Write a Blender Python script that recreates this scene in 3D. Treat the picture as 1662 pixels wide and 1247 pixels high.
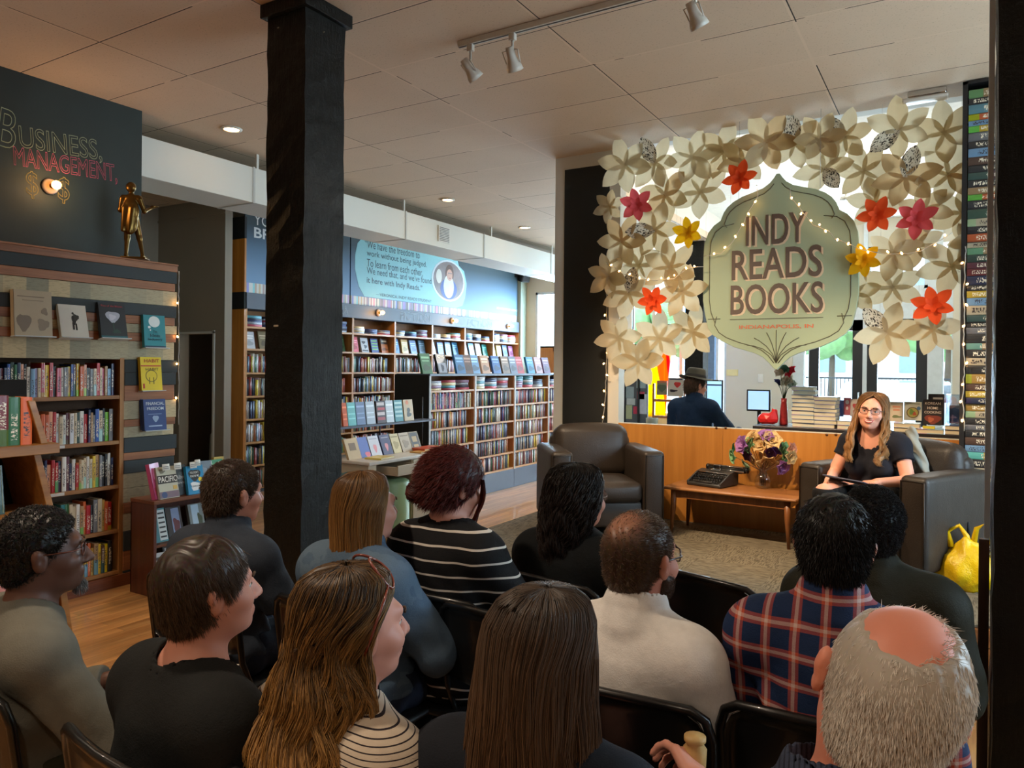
import bpy, bmesh, math, random
import numpy as np
from mathutils import Vector, Matrix
R = math.radians
rnd = random.Random(7)
for o in list(bpy.data.objects): bpy.data.objects.remove(o)
SC = bpy.context.scene
COL = SC.collection

# ------------------------------------------------------------------ camera
EYE = 1.6
AR = ((0.8558, 0.5170, 0.0095), (0.0093, 0.0030, -1.0), (-0.5170, 0.8560, -0.0023))
cam_d = bpy.data.cameras.new('camera'); cam = bpy.data.objects.new('camera', cam_d); COL.objects.link(cam)
cam_d.sensor_width = 36; cam_d.lens = 1201 / 1662 * 36; cam_d.shift_y = -24.5 / 1662; cam_d.clip_start = .05
r_, d_, f_ = [Vector(v) for v in AR]
f_.normalize(); r_ = (r_ - f_ * r_.dot(f_)).normalized(); u_ = r_.cross(f_)
cam.matrix_world = Matrix(((r_.x, u_.x, -f_.x, 0), (r_.y, u_.y, -f_.y, 0), (r_.z, u_.z, -f_.z, EYE), (0, 0, 0, 1)))
SC.camera = cam

# ------------------------------------------------------------------ colour management and daylight
SC.view_settings.view_transform = 'Standard'; SC.view_settings.look = 'None'
SC.view_settings.gamma = 1; SC.view_settings.use_curve_mapping = False
SC.view_settings.exposure = 1.0
W = bpy.data.worlds.new('world'); SC.world = W; W.use_nodes = True
bg = W.node_tree.nodes['Background']; bg.inputs[0].default_value = (.66, .84, 1, 1); bg.inputs[1].default_value = 3.4

def area(name, loc, direction, sx, sy, power, col, portal=False, spread=180):
    l = bpy.data.lights.new(name, 'AREA'); l.shape = 'RECTANGLE'; l.size = sx; l.size_y = sy; l.energy = power; l.color = col
    l.cycles.is_portal = portal; l.spread = R(spread)
    o = bpy.data.objects.new(name, l); COL.objects.link(o); o.location = loc
    o.rotation_euler = Vector(direction).to_track_quat('-Z', 'Y').to_euler(); return o
def spot(name, loc, target, power, col, ang=70, blend=.6, rad=.04):
    l = bpy.data.lights.new(name, 'SPOT'); l.energy = power; l.color = col; l.spot_size = R(ang); l.spot_blend = blend; l.shadow_soft_size = rad
    o = bpy.data.objects.new(name, l); COL.objects.link(o); o.location = loc
    o.rotation_euler = (Vector(target) - Vector(loc)).to_track_quat('-Z', 'Y').to_euler(); return o
CEIL = 3.56; PL = .305; WY = 6.15; FY = 12.9     # ceiling, platform top, partition wall, street facade
# daylight falling in through the shop front (just outside its panes)
area('daylight_shop_window', (-5.4, FY + .5, 1.95), (.05, -1, -.12), 5.6, 2.6, 760, (.58, .80, 1))
area('daylight_doors', (-.7, FY + .5, 1.9), (-.25, -1, -.12), 3.6, 2.6, 520, (.72, .88, 1))
area('daylight_side_window', (2.95, 4.2, 2.0), (-1, -.1, -.15), 3.0, 2.0, 60, (.66, .85, 1))
WARM = (1, .80, .60)
# recessed ceiling lamps (those over and behind the audience are unseen, added for light)
DOWN = [(-5.19, 4.05), (-5.15, 7.03), (-5.22, 8.94), (-5.0, .6), (-2.2, .9), (-2.4, -1.2), (.9, -1.0), (-5.0, -1.6), (-7.3, 3.0)]
for i, (x, y) in enumerate(DOWN):
    spot('downlight_and_fill_beam', (x, y, CEIL - .03), (x + (.5 if i < 3 else 0), y, 0), 55 if i < 3 else 80, WARM, 75 if i < 3 else 130, .9, .06)

# lamps added to brighten the front room (high, behind the paper flowers)
for x, y in ((-2.2, 8.4), (-.4, 8.9), (-1.8, 11.0), (.6, 11.0)):
    l = bpy.data.lights.new('front_fill_lamp', 'POINT'); l.energy = 20; l.color = (1, .93, .84); l.shadow_soft_size = .12
    o = bpy.data.objects.new('front_fill_lamp', l); COL.objects.link(o); o.location = (x, y, 3.6)

# ------------------------------------------------------------------ pixel rays on real planes (measuring only)
def ray(x, y):
    c = ((x - 831) / 1201, (y - 599) / 1201, 1)
    return Vector([sum(AR[k][i] * c[k] for k in range(3)) for i in range(3)])
def PZ(x, y, z): d = ray(x, y); return d * ((z - EYE) / d.z) + Vector((0, 0, EYE))
def PY(x, y, Y): d = ray(x, y); return d * (Y / d.y) + Vector((0, 0, EYE))
def PX(x, y, X): d = ray(x, y); return d * (X / d.x) + Vector((0, 0, EYE))

# ------------------------------------------------------------------ materials
def srgb(r, g=None, b=None):
    if g is None: r, g, b = r
    return tuple((v / 255 / 12.92) if v / 255 <= .04045 else ((v / 255 + .055) / 1.055) ** 2.4 for v in (r, g, b))
MATS = {}
class NT:
    def __init__(s, name):
        s.m = bpy.data.materials.new(name); s.m.use_nodes = True; s.t = s.m.node_tree; s.b = s.t.nodes['Principled BSDF']
    def n(s, typ, **kw):
        nd = s.t.nodes.new(typ)
        for k, v in kw.items():
            if k.startswith('i_'): nd.inputs[int(k[2:]) if k[2:].isdigit() else k[2:].replace('_', ' ')].default_value = v
            else: setattr(nd, k, v)
        return nd
    def l(s, a, b): s.t.links.new(a, b)
    def coord(s, kind='Object'): return s.n('ShaderNodeTexCoord').outputs[kind]
    def math(s, op, a, b=None, clamp=False):
        nd = s.n('ShaderNodeMath', operation=op, use_clamp=clamp)
        for i, v in enumerate((a, b)):
            if v is None: continue
            if hasattr(v, 'links'): s.l(v, nd.inputs[i])
            else: nd.inputs[i].default_value = v
        return nd.outputs[0]
    def mix(s, f, a, b, blend='MIX'):
        nd = s.n('ShaderNodeMix', data_type='RGBA', blend_type=blend)
        for i, v in ((0, f), (6, a), (7, b)):
            if hasattr(v, 'links'): s.l(v, nd.inputs[i])
            elif i == 0: nd.inputs[0].default_value = v
            else: nd.inputs[i].default_value = (*v, 1)
        return nd.outputs[2]
    def noise(s, vec, scale, detail=4, rough=.55):
        nd = s.n('ShaderNodeTexNoise'); nd.inputs['Scale'].default_value = scale; nd.inputs['Detail'].default_value = detail; nd.inputs['Roughness'].default_value = rough
        if vec is not None: s.l(vec, nd.inputs['Vector'])
        return nd.outputs[0]
    def mapping(s, vec, scale=(1, 1, 1), rot=(0, 0, 0)):
        nd = s.n('ShaderNodeMapping'); s.l(vec, nd.inputs[0]); nd.inputs['Scale'].default_value = scale; nd.inputs['Rotation'].default_value = rot
        return nd.outputs[0]
    def bump(s, h, strength=.3, dist=.005):
        nd = s.n('ShaderNodeBump'); nd.inputs['Strength'].default_value = strength; nd.inputs['Distance'].default_value = dist
        s.l(h, nd.inputs['Height']); s.l(nd.outputs[0], s.b.inputs['Normal'])
    def base(s, c):
        if hasattr(c, 'links'): s.l(c, s.b.inputs['Base Color'])
        else: s.b.inputs['Base Color'].default_value = (*c, 1)
    def rough(s, r):
        if hasattr(r, 'links'): s.l(r, s.b.inputs['Roughness'])
        else: s.b.inputs['Roughness'].default_value = r
def M(name, rgb=(128, 128, 128), rough=.6, metal=0, vary=.12, nscale=14, bump=.1, bdist=.003, spec=.5, emit=None, estr=1, coat=0, trans=0, sheen=0):
    """plain surface with a little procedural unevenness"""
    if name in MATS: return MATS[name]
    t = NT(name); c = srgb(rgb); co = t.coord()
    n = t.noise(co, nscale)
    t.base(t.mix(n, tuple(v * (1 - vary) for v in c), tuple(min(1, v * (1 + vary)) for v in c)))
    t.rough(rough); t.b.inputs['Metallic'].default_value = metal; t.b.inputs['Specular IOR Level'].default_value = spec
    t.b.inputs['Coat Weight'].default_value = coat; t.b.inputs['Transmission Weight'].default_value = trans
    t.b.inputs['Sheen Weight'].default_value = sheen
    if bump: t.bump(t.noise(co, nscale * 3), bump, bdist)
    if emit: t.b.inputs['Emission Color'].default_value = (*srgb(emit), 1); t.b.inputs['Emission Strength'].default_value = estr
    MATS[name] = t.m; return t.m
def wood(name, c1, c2, axis='Y', rough=.45, scale=1, plank=None, coat=.1):
    """straight-grained wood; plank=(width, length) lays it as boards along the axis"""
    if name in MATS: return MATS[name]
    t = NT(name); co = t.coord(); st = {'X': (.8, 14, 14), 'Y': (14, .8, 14), 'Z': (14, 14, .8)}[axis]
    v = t.mapping(co, tuple(s * scale for s in st)); n = t.noise(v, 3.2, 6, .65)
    ramp = t.n('ShaderNodeValToRGB'); t.l(n, ramp.inputs[0]); ramp.color_ramp.elements[0].position = .32; ramp.color_ramp.elements[1].position = .7
    ramp.color_ramp.elements[0].color = (*srgb(c1), 1); ramp.color_ramp.elements[1].color = (*srgb(c2), 1)
    col = ramp.outputs[0]
    if plank:
        br = t.n('ShaderNodeTexBrick'); br.offset = .37; br.inputs['Scale'].default_value = 1
        br.inputs['Mortar Size'].default_value = .0012; br.inputs['Brick Width'].default_value = plank[1]; br.inputs['Row Height'].default_value = plank[0]
        br.inputs['Color1'].default_value = (.78, .78, .78, 1); br.inputs['Color2'].default_value = (1.12, 1.05, 1, 1); br.inputs['Mortar'].default_value = (.35, .3, .25, 1)
        t.l(t.mapping(co, (1, 1, 1), (0, 0, 0 if axis == 'X' else R(90))), br.inputs[0])
        col = t.mix(1, col, br.outputs[0], 'MULTIPLY')
    t.base(col); t.rough(rough); t.b.inputs['Coat Weight'].default_value = coat; t.bump(n, .12, .002)
    MATS[name] = t.m; return t.m
def glass(name='pane_glass', tint=(.93, .98, 1), refl=.12, rough=.02):
    if name in MATS: return MATS[name]
    m = bpy.data.materials.new(name); m.use_nodes = True; nt = m.node_tree; nt.nodes.clear()
    o = nt.nodes.new('ShaderNodeOutputMaterial'); mx = nt.nodes.new('ShaderNodeMixShader'); tr = nt.nodes.new('ShaderNodeBsdfTransparent'); gl = nt.nodes.new('ShaderNodeBsdfGlossy')
    fr = nt.nodes.new('ShaderNodeLayerWeight'); fr.inputs[0].default_value = .12; ad = nt.nodes.new('ShaderNodeMath'); ad.operation = 'MULTIPLY_ADD'; ad.inputs[1].default_value = .5; ad.inputs[2].default_value = refl * .3
    tr.inputs[0].default_value = (*tint, 1); gl.inputs['Roughness'].default_value = rough; nt.links.new(fr.outputs[1], ad.inputs[0]); nt.links.new(ad.outputs[0], mx.inputs[0])
    nt.links.new(tr.outputs[0], mx.inputs[1]); nt.links.new(gl.outputs[0], mx.inputs[2]); nt.links.new(mx.outputs[0], o.inputs[0])
    MATS[name] = m; return m
def paper(name, rgb, trans=.35, print_=False):
    """thin paper: light passes through it"""
    if name in MATS: return MATS[name]
    t = NT(name); co = t.coord('Object'); c = srgb(rgb)
    n = t.noise(t.mapping(co, (4, 60, 4)), 3, 3)
    col = t.mix(n, tuple(v * .86 for v in c), c)
    if print_:
        vo = t.noise(t.mapping(co, (11, 22, 11)), 1.2, 4); k = t.math('GREATER_THAN', vo, .45); col = t.mix(k, srgb(58, 52, 46), srgb(196, 186, 164))
    t.base(col); t.rough(.75); t.b.inputs['Specular IOR Level'].default_value = .2
    tl = t.n('ShaderNodeBsdfTranslucent'); t.l(col, tl.inputs[0]); mx = t.n('ShaderNodeMixShader'); mx.inputs[0].default_value = trans
    out = t.t.nodes['Material Output']; t.l(t.b.outputs[0], mx.inputs[1]); t.l(tl.outputs[0], mx.inputs[2]); t.l(mx.outputs[0], out.inputs[0])
    MATS[name] = t.m; return t.m

# ------------------------------------------------------------------ objects
def tag(o, label=None, cat=None, group=None, kind=None):
    if label: o['label'] = label
    if cat: o['category'] = cat
    if group: o['group'] = group
    if kind: o['kind'] = kind
    return o
def empty(name, loc=(0, 0, 0), rz=0, label=None, cat=None, group=None):
    o = bpy.data.objects.new(name, None); COL.objects.link(o); o.location = loc; o.rotation_euler = (0, 0, rz); o.empty_display_size = .1
    return tag(o, label, cat, group)
def link(name, me, parent=None, mat=None):
    o = bpy.data.objects.new(name, me); COL.objects.link(o)
    if parent is not None: o.parent = parent
    if mat is not None:
        for m in (mat if isinstance(mat, (list, tuple)) else [mat]): me.materials.append(m)
    return o
def np_mesh(name, V, F, mi=None, smooth=True, cols=None):
    """V (n,3), F (m,k) arrays"""
    me = bpy.data.meshes.new(name); V = np.asarray(V, np.float32); F = np.asarray(F, np.int32); m, k = F.shape
    me.vertices.add(len(V)); me.vertices.foreach_set('co', V.ravel()); me.loops.add(m * k); me.loops.foreach_set('vertex_index', F.ravel())
    me.polygons.add(m); me.polygons.foreach_set('loop_start', np.arange(0, m * k, k, dtype=np.int32)); me.polygons.foreach_set('loop_total', np.full(m, k, np.int32))
    if smooth: me.polygons.foreach_set('use_smooth', np.ones(m, bool))
    if mi is not None: me.polygons.foreach_set('material_index', np.asarray(mi, np.int32))
    me.update(calc_edges=True)
    if cols is not None:
        a = me.color_attributes.new('tint', 'FLOAT_COLOR', 'POINT'); a.data.foreach_set('color', np.asarray(cols, np.float32).ravel())
    return me
class MB:
    """collects shapes, then links them as one mesh object"""
    def __init__(s): s.v = []; s.f = []; s.m = []; s.s = []; s.mats = []
    def mat(s, m):
        if m is None: return 0
        if m not in s.mats: s.mats.append(m)
        return s.mats.index(m)
    def add(s, vs, fs, m=None, smooth=False, M_=None):
        b = len(s.v); k = s.mat(m)
        s.v += [tuple((M_ @ Vector(v)) if M_ is not None else v) for v in vs]
        for f in fs: s.f.append([i + b for i in f]); s.m.append(k); s.s.append(smooth)
        return s
    def box(s, a, b, m=None, M_=None, taper=None):
        x0, y0, z0 = a; x1, y1, z1 = b
        vs = [(x0, y0, z0), (x1, y0, z0), (x1, y1, z0), (x0, y1, z0), (x0, y0, z1), (x1, y0, z1), (x1, y1, z1), (x0, y1, z1)]
        if taper:
            cx, cy = (x0 + x1) / 2, (y0 + y1) / 2
            vs = [(cx + (v[0] - cx) * taper, cy + (v[1] - cy) * taper, v[2]) if v[2] == z0 else v for v in vs]
        return s.add(vs, [(0, 3, 2, 1), (4, 5, 6, 7), (0, 1, 5, 4), (1, 2, 6, 5), (2, 3, 7, 6), (3, 0, 4, 7)], m, False, M_)
    def rbox(s, a, b, r=.01, seg=3, m=None, M_=None, puff=0):
        bm = bmesh.new(); bmesh.ops.create_cube(bm, size=1)
        sx, sy, sz = (b[i] - a[i] for i in range(3)); c = [(a[i] + b[i]) / 2 for i in range(3)]
        for v in bm.verts: v.co = Vector((v.co.x * sx, v.co.y * sy, v.co.z * sz))
        bmesh.ops.bevel(bm, geom=list(bm.edges), offset=min(r, sx * .49, sy * .49, sz * .49), segments=seg, affect='EDGES', profile=.5)
        if puff:
            bmesh.ops.subdivide_edges(bm, edges=[e for e in bm.edges if e.calc_length() > .15], cuts=5, use_grid_fill=True)
            for v in bm.verts:
                q = [abs(v.co[i]) / (d / 2) for i, d in enumerate((sx, sy, sz))]
                ax = q.index(max(q)); o_ = [q[i] for i in range(3) if i != ax]
                v.co[ax] += math.copysign(puff * (1 - o_[0] ** 2) * (1 - o_[1] ** 2), v.co[ax])
        bm.verts.index_update()
        vs = [(v.co.x + c[0], v.co.y + c[1], v.co.z + c[2]) for v in bm.verts]; fs = [[v.index for v in f.verts] for f in bm.faces]; bm.free()
        return s.add(vs, fs, m, True, M_)
    def tube(s, pts, r, n=8, m=None, M_=None, closed=False, cap=True):
        pts = [Vector(p) for p in pts]; rr = r if isinstance(r, (list, tuple)) else [r] * len(pts); k = len(pts)
        vs = []; up = None
        for i, p in enumerate(pts):
            if closed: t = pts[(i + 1) % k] - pts[i - 1]
            else: t = pts[min(i + 1, k - 1)] - pts[max(i - 1, 0)]
            if t.length < 1e-9: t = Vector((0, 0, 1))
            t.normalize()
            if up is None: up = t.orthogonal().normalized()
            up = (up - t * up.dot(t)); up = up.normalized() if up.length > 1e-6 else t.orthogonal().normalized()
            w = t.cross(up)
            for j in range(n): a = 2 * math.pi * j / n; vs.append(tuple(p + (up * math.cos(a) + w * math.sin(a)) * rr[i]))
        fs = []
        for i in range(k if closed else k - 1):
            for j in range(n): a, b = i * n, ((i + 1) % k) * n; fs.append((a + j, a + (j + 1) % n, b + (j + 1) % n, b + j))
        if cap and not closed: fs.append(tuple(range(n))[::-1]); fs.append(tuple(range((k - 1) * n, k * n)))
        return s.add(vs, fs, m, True, M_)
    def lathe(s, prof, n=24, m=None, M_=None, c=(0, 0, 0)):
        vs = []; k = len(prof)
        for r, z in prof:
            for j in range(n): a = 2 * math.pi * j / n; vs.append((c[0] + r * math.cos(a), c[1] + r * math.sin(a), c[2] + z))
        fs = [(i * n + j, i * n + (j + 1) % n, (i + 1) * n + (j + 1) % n, (i + 1) * n + j) for i in range(k - 1) for j in range(n)]
        return s.add(vs, fs, m, True, M_)
    def ell(s, c, r, m=None, M_=None, n=14, rings=9):
        pr = [(max(1e-4, math.sin(math.pi * i / rings)), -math.cos(math.pi * i / rings)) for i in range(rings + 1)]
        vs = []
        for q, z in pr:
            for j in range(n): a = 2 * math.pi * j / n; vs.append((c[0] + r[0] * q * math.cos(a), c[1] + r[1] * q * math.sin(a), c[2] + r[2] * z))
        fs = [(i * n + j, i * n + (j + 1) % n, (i + 1) * n + (j + 1) % n, (i + 1) * n + j) for i in range(rings) for j in range(n)]
        return s.add(vs, fs, m, True, M_)
    def prism(s, pts, d0, d1, m=None, M_=None):
        """pts 2-D outline in the local x,y plane, thickness from d0 to d1 along local z"""
        k = len(pts); vs = [(x, y, d0) for x, y in pts] + [(x, y, d1) for x, y in pts]
        fs = [tuple(range(k))[::-1], tuple(range(k, 2 * k))] + [(i, (i + 1) % k, k + (i + 1) % k, k + i) for i in range(k)]
        return s.add(vs, fs, m, False, M_)
    def build(s, name, m=None, parent=None, bevel=0, seg=2):
        me = bpy.data.meshes.new(name); me.from_pydata(s.v, [], s.f); me.update()
        mats = s.mats if s.mats else ([m] if m else [])
        for q in mats: me.materials.append(q)
        me.polygons.foreach_set('material_index', s.m); me.polygons.foreach_set('use_smooth', s.s)
        o = link(name, me, parent)
        if bevel:
            b = o.modifiers.new('bevel', 'BEVEL'); b.width = bevel; b.segments = seg; b.limit_method = 'ANGLE'; b.angle_limit = R(40)
        return o
def struct(o): o['kind'] = 'structure'; return o
def copy_tree(o, parent=None):
    c = o.copy(); COL.objects.link(c)
    if parent is not None: c.parent = parent
    for ch in o.children: copy_tree(ch, c)
    return c
FX = Matrix(((0, 0, 1, 0), (1, 0, 0, 0), (0, 1, 0, 0), (0, 0, 0, 1)))     # local (x,y,z) -> on a plane facing +X: x->Y, y->Z
FYm = Matrix(((1, 0, 0, 0), (0, 0, -1, 0), (0, 1, 0, 0), (0, 0, 0, 1)))   # plane facing -Y: x->X, y->Z
def T(v): return Matrix.Translation(Vector(v))
def text_mesh(s, w, h, depth=.002, outline=0, bold=0, fit=True):
    c = bpy.data.curves.new('lettering', 'FONT'); c.body = s; c.size = 1; c.extrude = 0; c.align_x = 'CENTER'; c.resolution_u = 4
    if outline: c.fill_mode = 'NONE'; c.bevel_depth = outline; c.bevel_resolution = 0
    if bold: c.offset = bold
    o = bpy.data.objects.new('lettering', c); COL.objects.link(o)
    dg = bpy.context.evaluated_depsgraph_get(); me = bpy.data.meshes.new_from_object(o.evaluated_get(dg)); bpy.data.objects.remove(o)
    n = len(me.vertices); co = np.zeros(n * 3, np.float32); me.vertices.foreach_get('co', co); co = co.reshape(-1, 3)
    lo, hi = co.min(0), co.max(0); ext = np.maximum(hi - lo, 1e-6)
    if not fit: w = ext[0] * h / ext[1]
    co[:, 0] = (co[:, 0] - (lo[0] + hi[0]) / 2) * w / ext[0]; co[:, 1] = (co[:, 1] - (lo[1] + hi[1]) / 2) * h / ext[1]
    co[:, 2] = (co[:, 2] * depth / max(ext[2], 1e-6)) if outline else depth
    me.vertices.foreach_set('co', co.ravel()); me.update(); me.materials.clear(); return me
def text(s, w, h, mat, parent, M_, depth=.0015, outline=0, bold=0, name='lettering', label=None, fit=True):
    o = link(name, text_mesh(s, w, h, depth, outline, bold, fit), parent, mat); o.matrix_local = M_
    if label: o['label'] = label
    return o
ORD = ['first', 'second', 'third', 'fourth', 'fifth', 'sixth', 'seventh', 'eighth', 'ninth', 'tenth', 'eleventh', 'twelfth', 'thirteenth', 'fourteenth', 'fifteenth', 'sixteenth', 'seventeenth', 'eighteenth', 'nineteenth', 'twentieth']
def nth(i):
    if i < 20: return ORD[i]
    a, b = divmod(i + 1, 10); t_ = {2: 'twenty', 3: 'thirty', 4: 'forty', 5: 'fifty'}[a]
    return ({2: 'twentieth', 3: 'thirtieth', 4: 'fortieth', 5: 'fiftieth'}[a]) if b == 0 else t_ + '-' + ORD[b - 1]
# ================================================================== THE ROOM
def ceiling_mat(name, rgb, vy=True):
    t = NT(name); co = t.coord(); sp = t.n('ShaderNodeSeparateXYZ'); t.l(co, sp.inputs[0])
    def line(axis, pitch, off, w):
        u = t.math('FRACT', t.math('DIVIDE', t.math('SUBTRACT', sp.outputs[axis], off), pitch)); return t.math('LESS_THAN', t.math('ABSOLUTE', t.math('SUBTRACT', u, .5)), w / pitch)
    gx = line(0, 1.235, -3.283 + 1.235 / 2, .008); gy = line(1, .6, 6.15 + .3, .006)
    gx2 = line(0, 1.235, -3.283 + 1.235 / 2 + .011, .0035); gy2 = line(1, .6, 6.15 + .3 + .008, .0035)
    sag = t.noise(co, 1.1, 2); dk = t.math('MULTIPLY', t.math('MAXIMUM', gx2, gy2), t.math('GREATER_THAN', sag, .44))  # shade of the tile gaps, painted as dark lines beside the bars
    n = t.noise(co, 3.0, 5); c = srgb(rgb)
    # each tile a touch different
    fl = t.n('ShaderNodeVectorMath', operation='FLOOR'); dv = t.n('ShaderNodeVectorMath', operation='DIVIDE'); ad = t.n('ShaderNodeVectorMath', operation='ADD')
    t.l(co, ad.inputs[0]); ad.inputs[1].default_value = (3.283, -6.15, 0); t.l(ad.outputs[0], dv.inputs[0]); dv.inputs[1].default_value = (1.235, .6, 5); t.l(dv.outputs[0], fl.inputs[0])
    wn = t.n('ShaderNodeTexWhiteNoise'); t.l(fl.outputs[0], wn.inputs[0])
    f = t.math('ADD', t.math('MULTIPLY', n, .5), t.math('MULTIPLY', wn.outputs[0], .5))
    col = t.mix(f, tuple(v * .86 for v in c), tuple(min(1, v * 1.08) for v in c))
    speck = t.math('GREATER_THAN', t.noise(co, 95, 1), .67); col = t.mix(t.math('MULTIPLY', speck, .35), col, tuple(v * .45 for v in c))
    col = t.mix(t.math('MAXIMUM', gx, gy), col, tuple(min(1, v * 1.06) for v in c)); col = t.mix(dk, col, (.02, .015, .012))
    t.base(col); t.rough(.85); t.bump(t.math('ADD', t.math('MULTIPLY', t.noise(co, 60, 4), .3), t.math('MULTIPLY', sag, 2)), .35, .006); return t.m
m_ceil = ceiling_mat('mineral_fibre_tiles', (207, 184, 157))
m_white = M('white_paint', (205, 202, 190), .6, vary=.05, nscale=3, bump=.05)
m_cream = M('cream_wall_paint', (196, 190, 172), .7, vary=.05, nscale=3, bump=.05)
m_greige = M('greige_wall_paint', (142, 130, 112), .75, vary=.06, nscale=2, bump=.08)
m_black = M('black_wall_paint', (20, 22, 20), .7, vary=.25, nscale=6, bump=.08)
m_floor = wood('floor_boards', (148, 98, 52), (208, 156, 96), 'Y', .28, .5, plank=(.082, 1.3), coat=.35)
MB().box((-9.2, -3.4, -.12), (3.1, 13.0, 0), m_floor).build('floor'); struct(bpy.data.objects['floor'])
c = MB(); c.box((-9.2, -3.4, CEIL), (3.1, WY, CEIL + .1), m_ceil); c.box((-9.2, WY, CEIL), (-3.25, 13.0, CEIL + .1), m_ceil)
c.box((-3.25, WY + .12, 3.98), (3.1, 13.0, 4.08), M('front_ceiling_paint', (232, 230, 222), .8)); c.box((-3.25, WY, CEIL), (3.1, WY + .12, 4.08), m_white)
c.box((-3.35, WY + .1, CEIL + .1), (-3.25, 13, 4.08), m_white)
struct(c.build('ceiling'))
# partition wall between the room and the till area: a stub with a black panel, the rest is open
w = MB(); w.box((-3.257, WY, 0), (-2.60, WY + .13, CEIL), m_white); w.box((-3.157, WY - .006, PL), (-2.705, WY, 3.44), m_black)
struct(w.build('wall_front')); struct(MB().box((.30, WY, 0), (3.1, WY + .13, CEIL), m_white).build('wall_front_right'))
w = MB(); w.box((3.0, -3.4, 0), (3.1, 2.6, CEIL), m_cream); w.box((3.0, 5.8, 0), (3.1, 13, 4.0), m_cream); w.box((3.0, 2.6, 0), (3.1, 5.8, .9), m_cream); w.box((3.0, 2.6, 3.1), (3.1, 5.8, CEIL), m_cream)
struct(w.build('wall_right'))
struct(MB().box((-9.2, -3.4, 0), (3.1, -3.3, CEIL), m_greige).build('wall_back'))
# left wall: chalkboard bulkhead above the bookcase, then the alcove and the far side wall
m_chalk = NT('chalkboard'); co = m_chalk.coord(); n1 = m_chalk.noise(co, 1.6, 5); m_chalk.base(m_chalk.mix(n1, srgb(16, 26, 22), srgb(38, 52, 48))); m_chalk.rough(.65)
m_chalk.bump(m_chalk.noise(co, 30, 3), .1); m_chalk = m_chalk.m
w = MB(); w.box((-5.56, -3.3, 2.30), (-5.443, 3.425, CEIL), m_chalk); w.box((-5.60, -3.3, 0), (-5.53, 3.40, 2.35), m_greige)
wl = struct(w.build('wall_left'))
w = MB(); w.box((-9.2, -3.3, 0), (-9.1, 13.0, CEIL), m_greige); w.box((-8.7, 3.4, 0), (-8.6, 5.64, CEIL), m_greige); w.box((-9.1, 3.3, 0), (-5.6, 3.4, CEIL), m_greige)
struct(w.build('wall_far_left'))
AY = 5.64
w = MB(); w.box((-8.65, AY, 0), (-8.147, AY + .1, CEIL), m_greige); w.box((-7.497, AY, 0), (-7.32, AY + .1, CEIL), m_greige); w.box((-8.147, AY, 1.975), (-7.497, AY + .1, CEIL), m_greige)
struct(w.build('wall_alcove'))
w = MB()   # wall joint moulding and the door casing
w.box((-8.60, AY - .012, 3.36), (-7.33, AY, 3.385), m_greige); w.box((-7.515, AY - .015, 0), (-7.485, AY + .11, 2.0), m_white); w.box((-8.16, AY - .015, 0), (-8.13, AY + .11, 2.0), m_greige); w.box((-8.16, AY - .015, 1.965), (-7.485, AY + .11, 1.99), m_white)
struct(w.build('door_1'))
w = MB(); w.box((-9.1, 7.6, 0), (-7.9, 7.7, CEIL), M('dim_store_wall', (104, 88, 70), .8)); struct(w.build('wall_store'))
# street facade
def fx(px): return PY(px, 600, FY).x
def fz(py, px=1450): return PY(px, py, FY).z
m_frame = M('dark_door_frame', (30, 30, 32), .45); m_pale = M('pale_frame_paint', (196, 204, 206), .5)
w = MB(); Z = 4.0
w.box((-9.2, FY, 0), (fx(868), FY + .12, CEIL), m_cream); w.box((fx(868), FY, 0), (-5.2, FY + .12, .8), m_cream); w.box((fx(868), FY, 3.10), (-5.2, FY + .12, Z), m_cream)
w.box((-5.2, FY, 0), (fx(1012), FY + .12, Z), m_pale)
w.box((fx(1012), FY, 0), (fx(1180), FY + .12, .75), m_cream); w.box((fx(1012), FY, 3.35), (fx(1180), FY + .12, Z), m_cream)
w.box((fx(1180), FY - .05, 0), (fx(1287), FY + .12, Z), m_cream); w.box((fx(1287), FY - .02, 0), (fx(1305), FY + .12, Z), m_pale)
w.box((fx(1305), FY, 3.55), (3.1, FY + .12, Z), m_cream); w.box((fx(1305), FY, fz(518)), (fx(1560), FY + .12, fz(470)), m_pale)
w.box((fx(1400), FY - .02, 0), (fx(1407), FY + .12, Z), m_pale); w.box((fx(1505), FY - .02, 0), (fx(1529), FY + .12, Z), m_pale); w.box((fx(1546), FY - .02, 0), (3.1, FY + .12, Z), m_cream)
struct(w.build('wall_street'))
def window(n, x0, x1, z0, z1, bars=(), m=m_pale, fw=.05, y=FY):
    e = empty('window_%d' % n, ((x0 + x1) / 2, y + .05, z0)); e['kind'] = 'structure'; W_ = x1 - x0; H_ = z1 - z0
    f = MB()
    for a, b in (((-W_ / 2, -.04, 0), (W_ / 2, .04, fw)), ((-W_ / 2, -.04, H_ - fw), (W_ / 2, .04, H_)), ((-W_ / 2, -.04, 0), (-W_ / 2 + fw, .04, H_)), ((W_ / 2 - fw, -.04, 0), (W_ / 2, .04, H_))): f.box(a, b, m)
    for b in bars: f.box((b - (x0 + x1) / 2 - .03, -.045, 0), (b - (x0 + x1) / 2 + .03, .045, H_), m)
    f.build('window_frame', None, e); MB().box((-W_ / 2 + .01, -.004, .01), (W_ / 2 - .01, .004, H_ - .01), glass()).build('pane', None, e); return e
window(1, fx(868), -5.2, .8, 3.10, (-6.3,)); window(2, fx(1012), fx(1180), .75, 3.35, (fx(1060), fx(1105), fx(1163)))
window(3, fx(1305), fx(1400), fz(470), 3.55); window(4, fx(1407), fx(1505), fz(470), 3.55)
window(5, fx(1305), fx(1313), 0, fz(518), fw=.01); window(6, fx(1529), fx(1546), 0, fz(518), fw=.02)
window(7, 2.62, 5.78, .9, 3.1)
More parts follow.
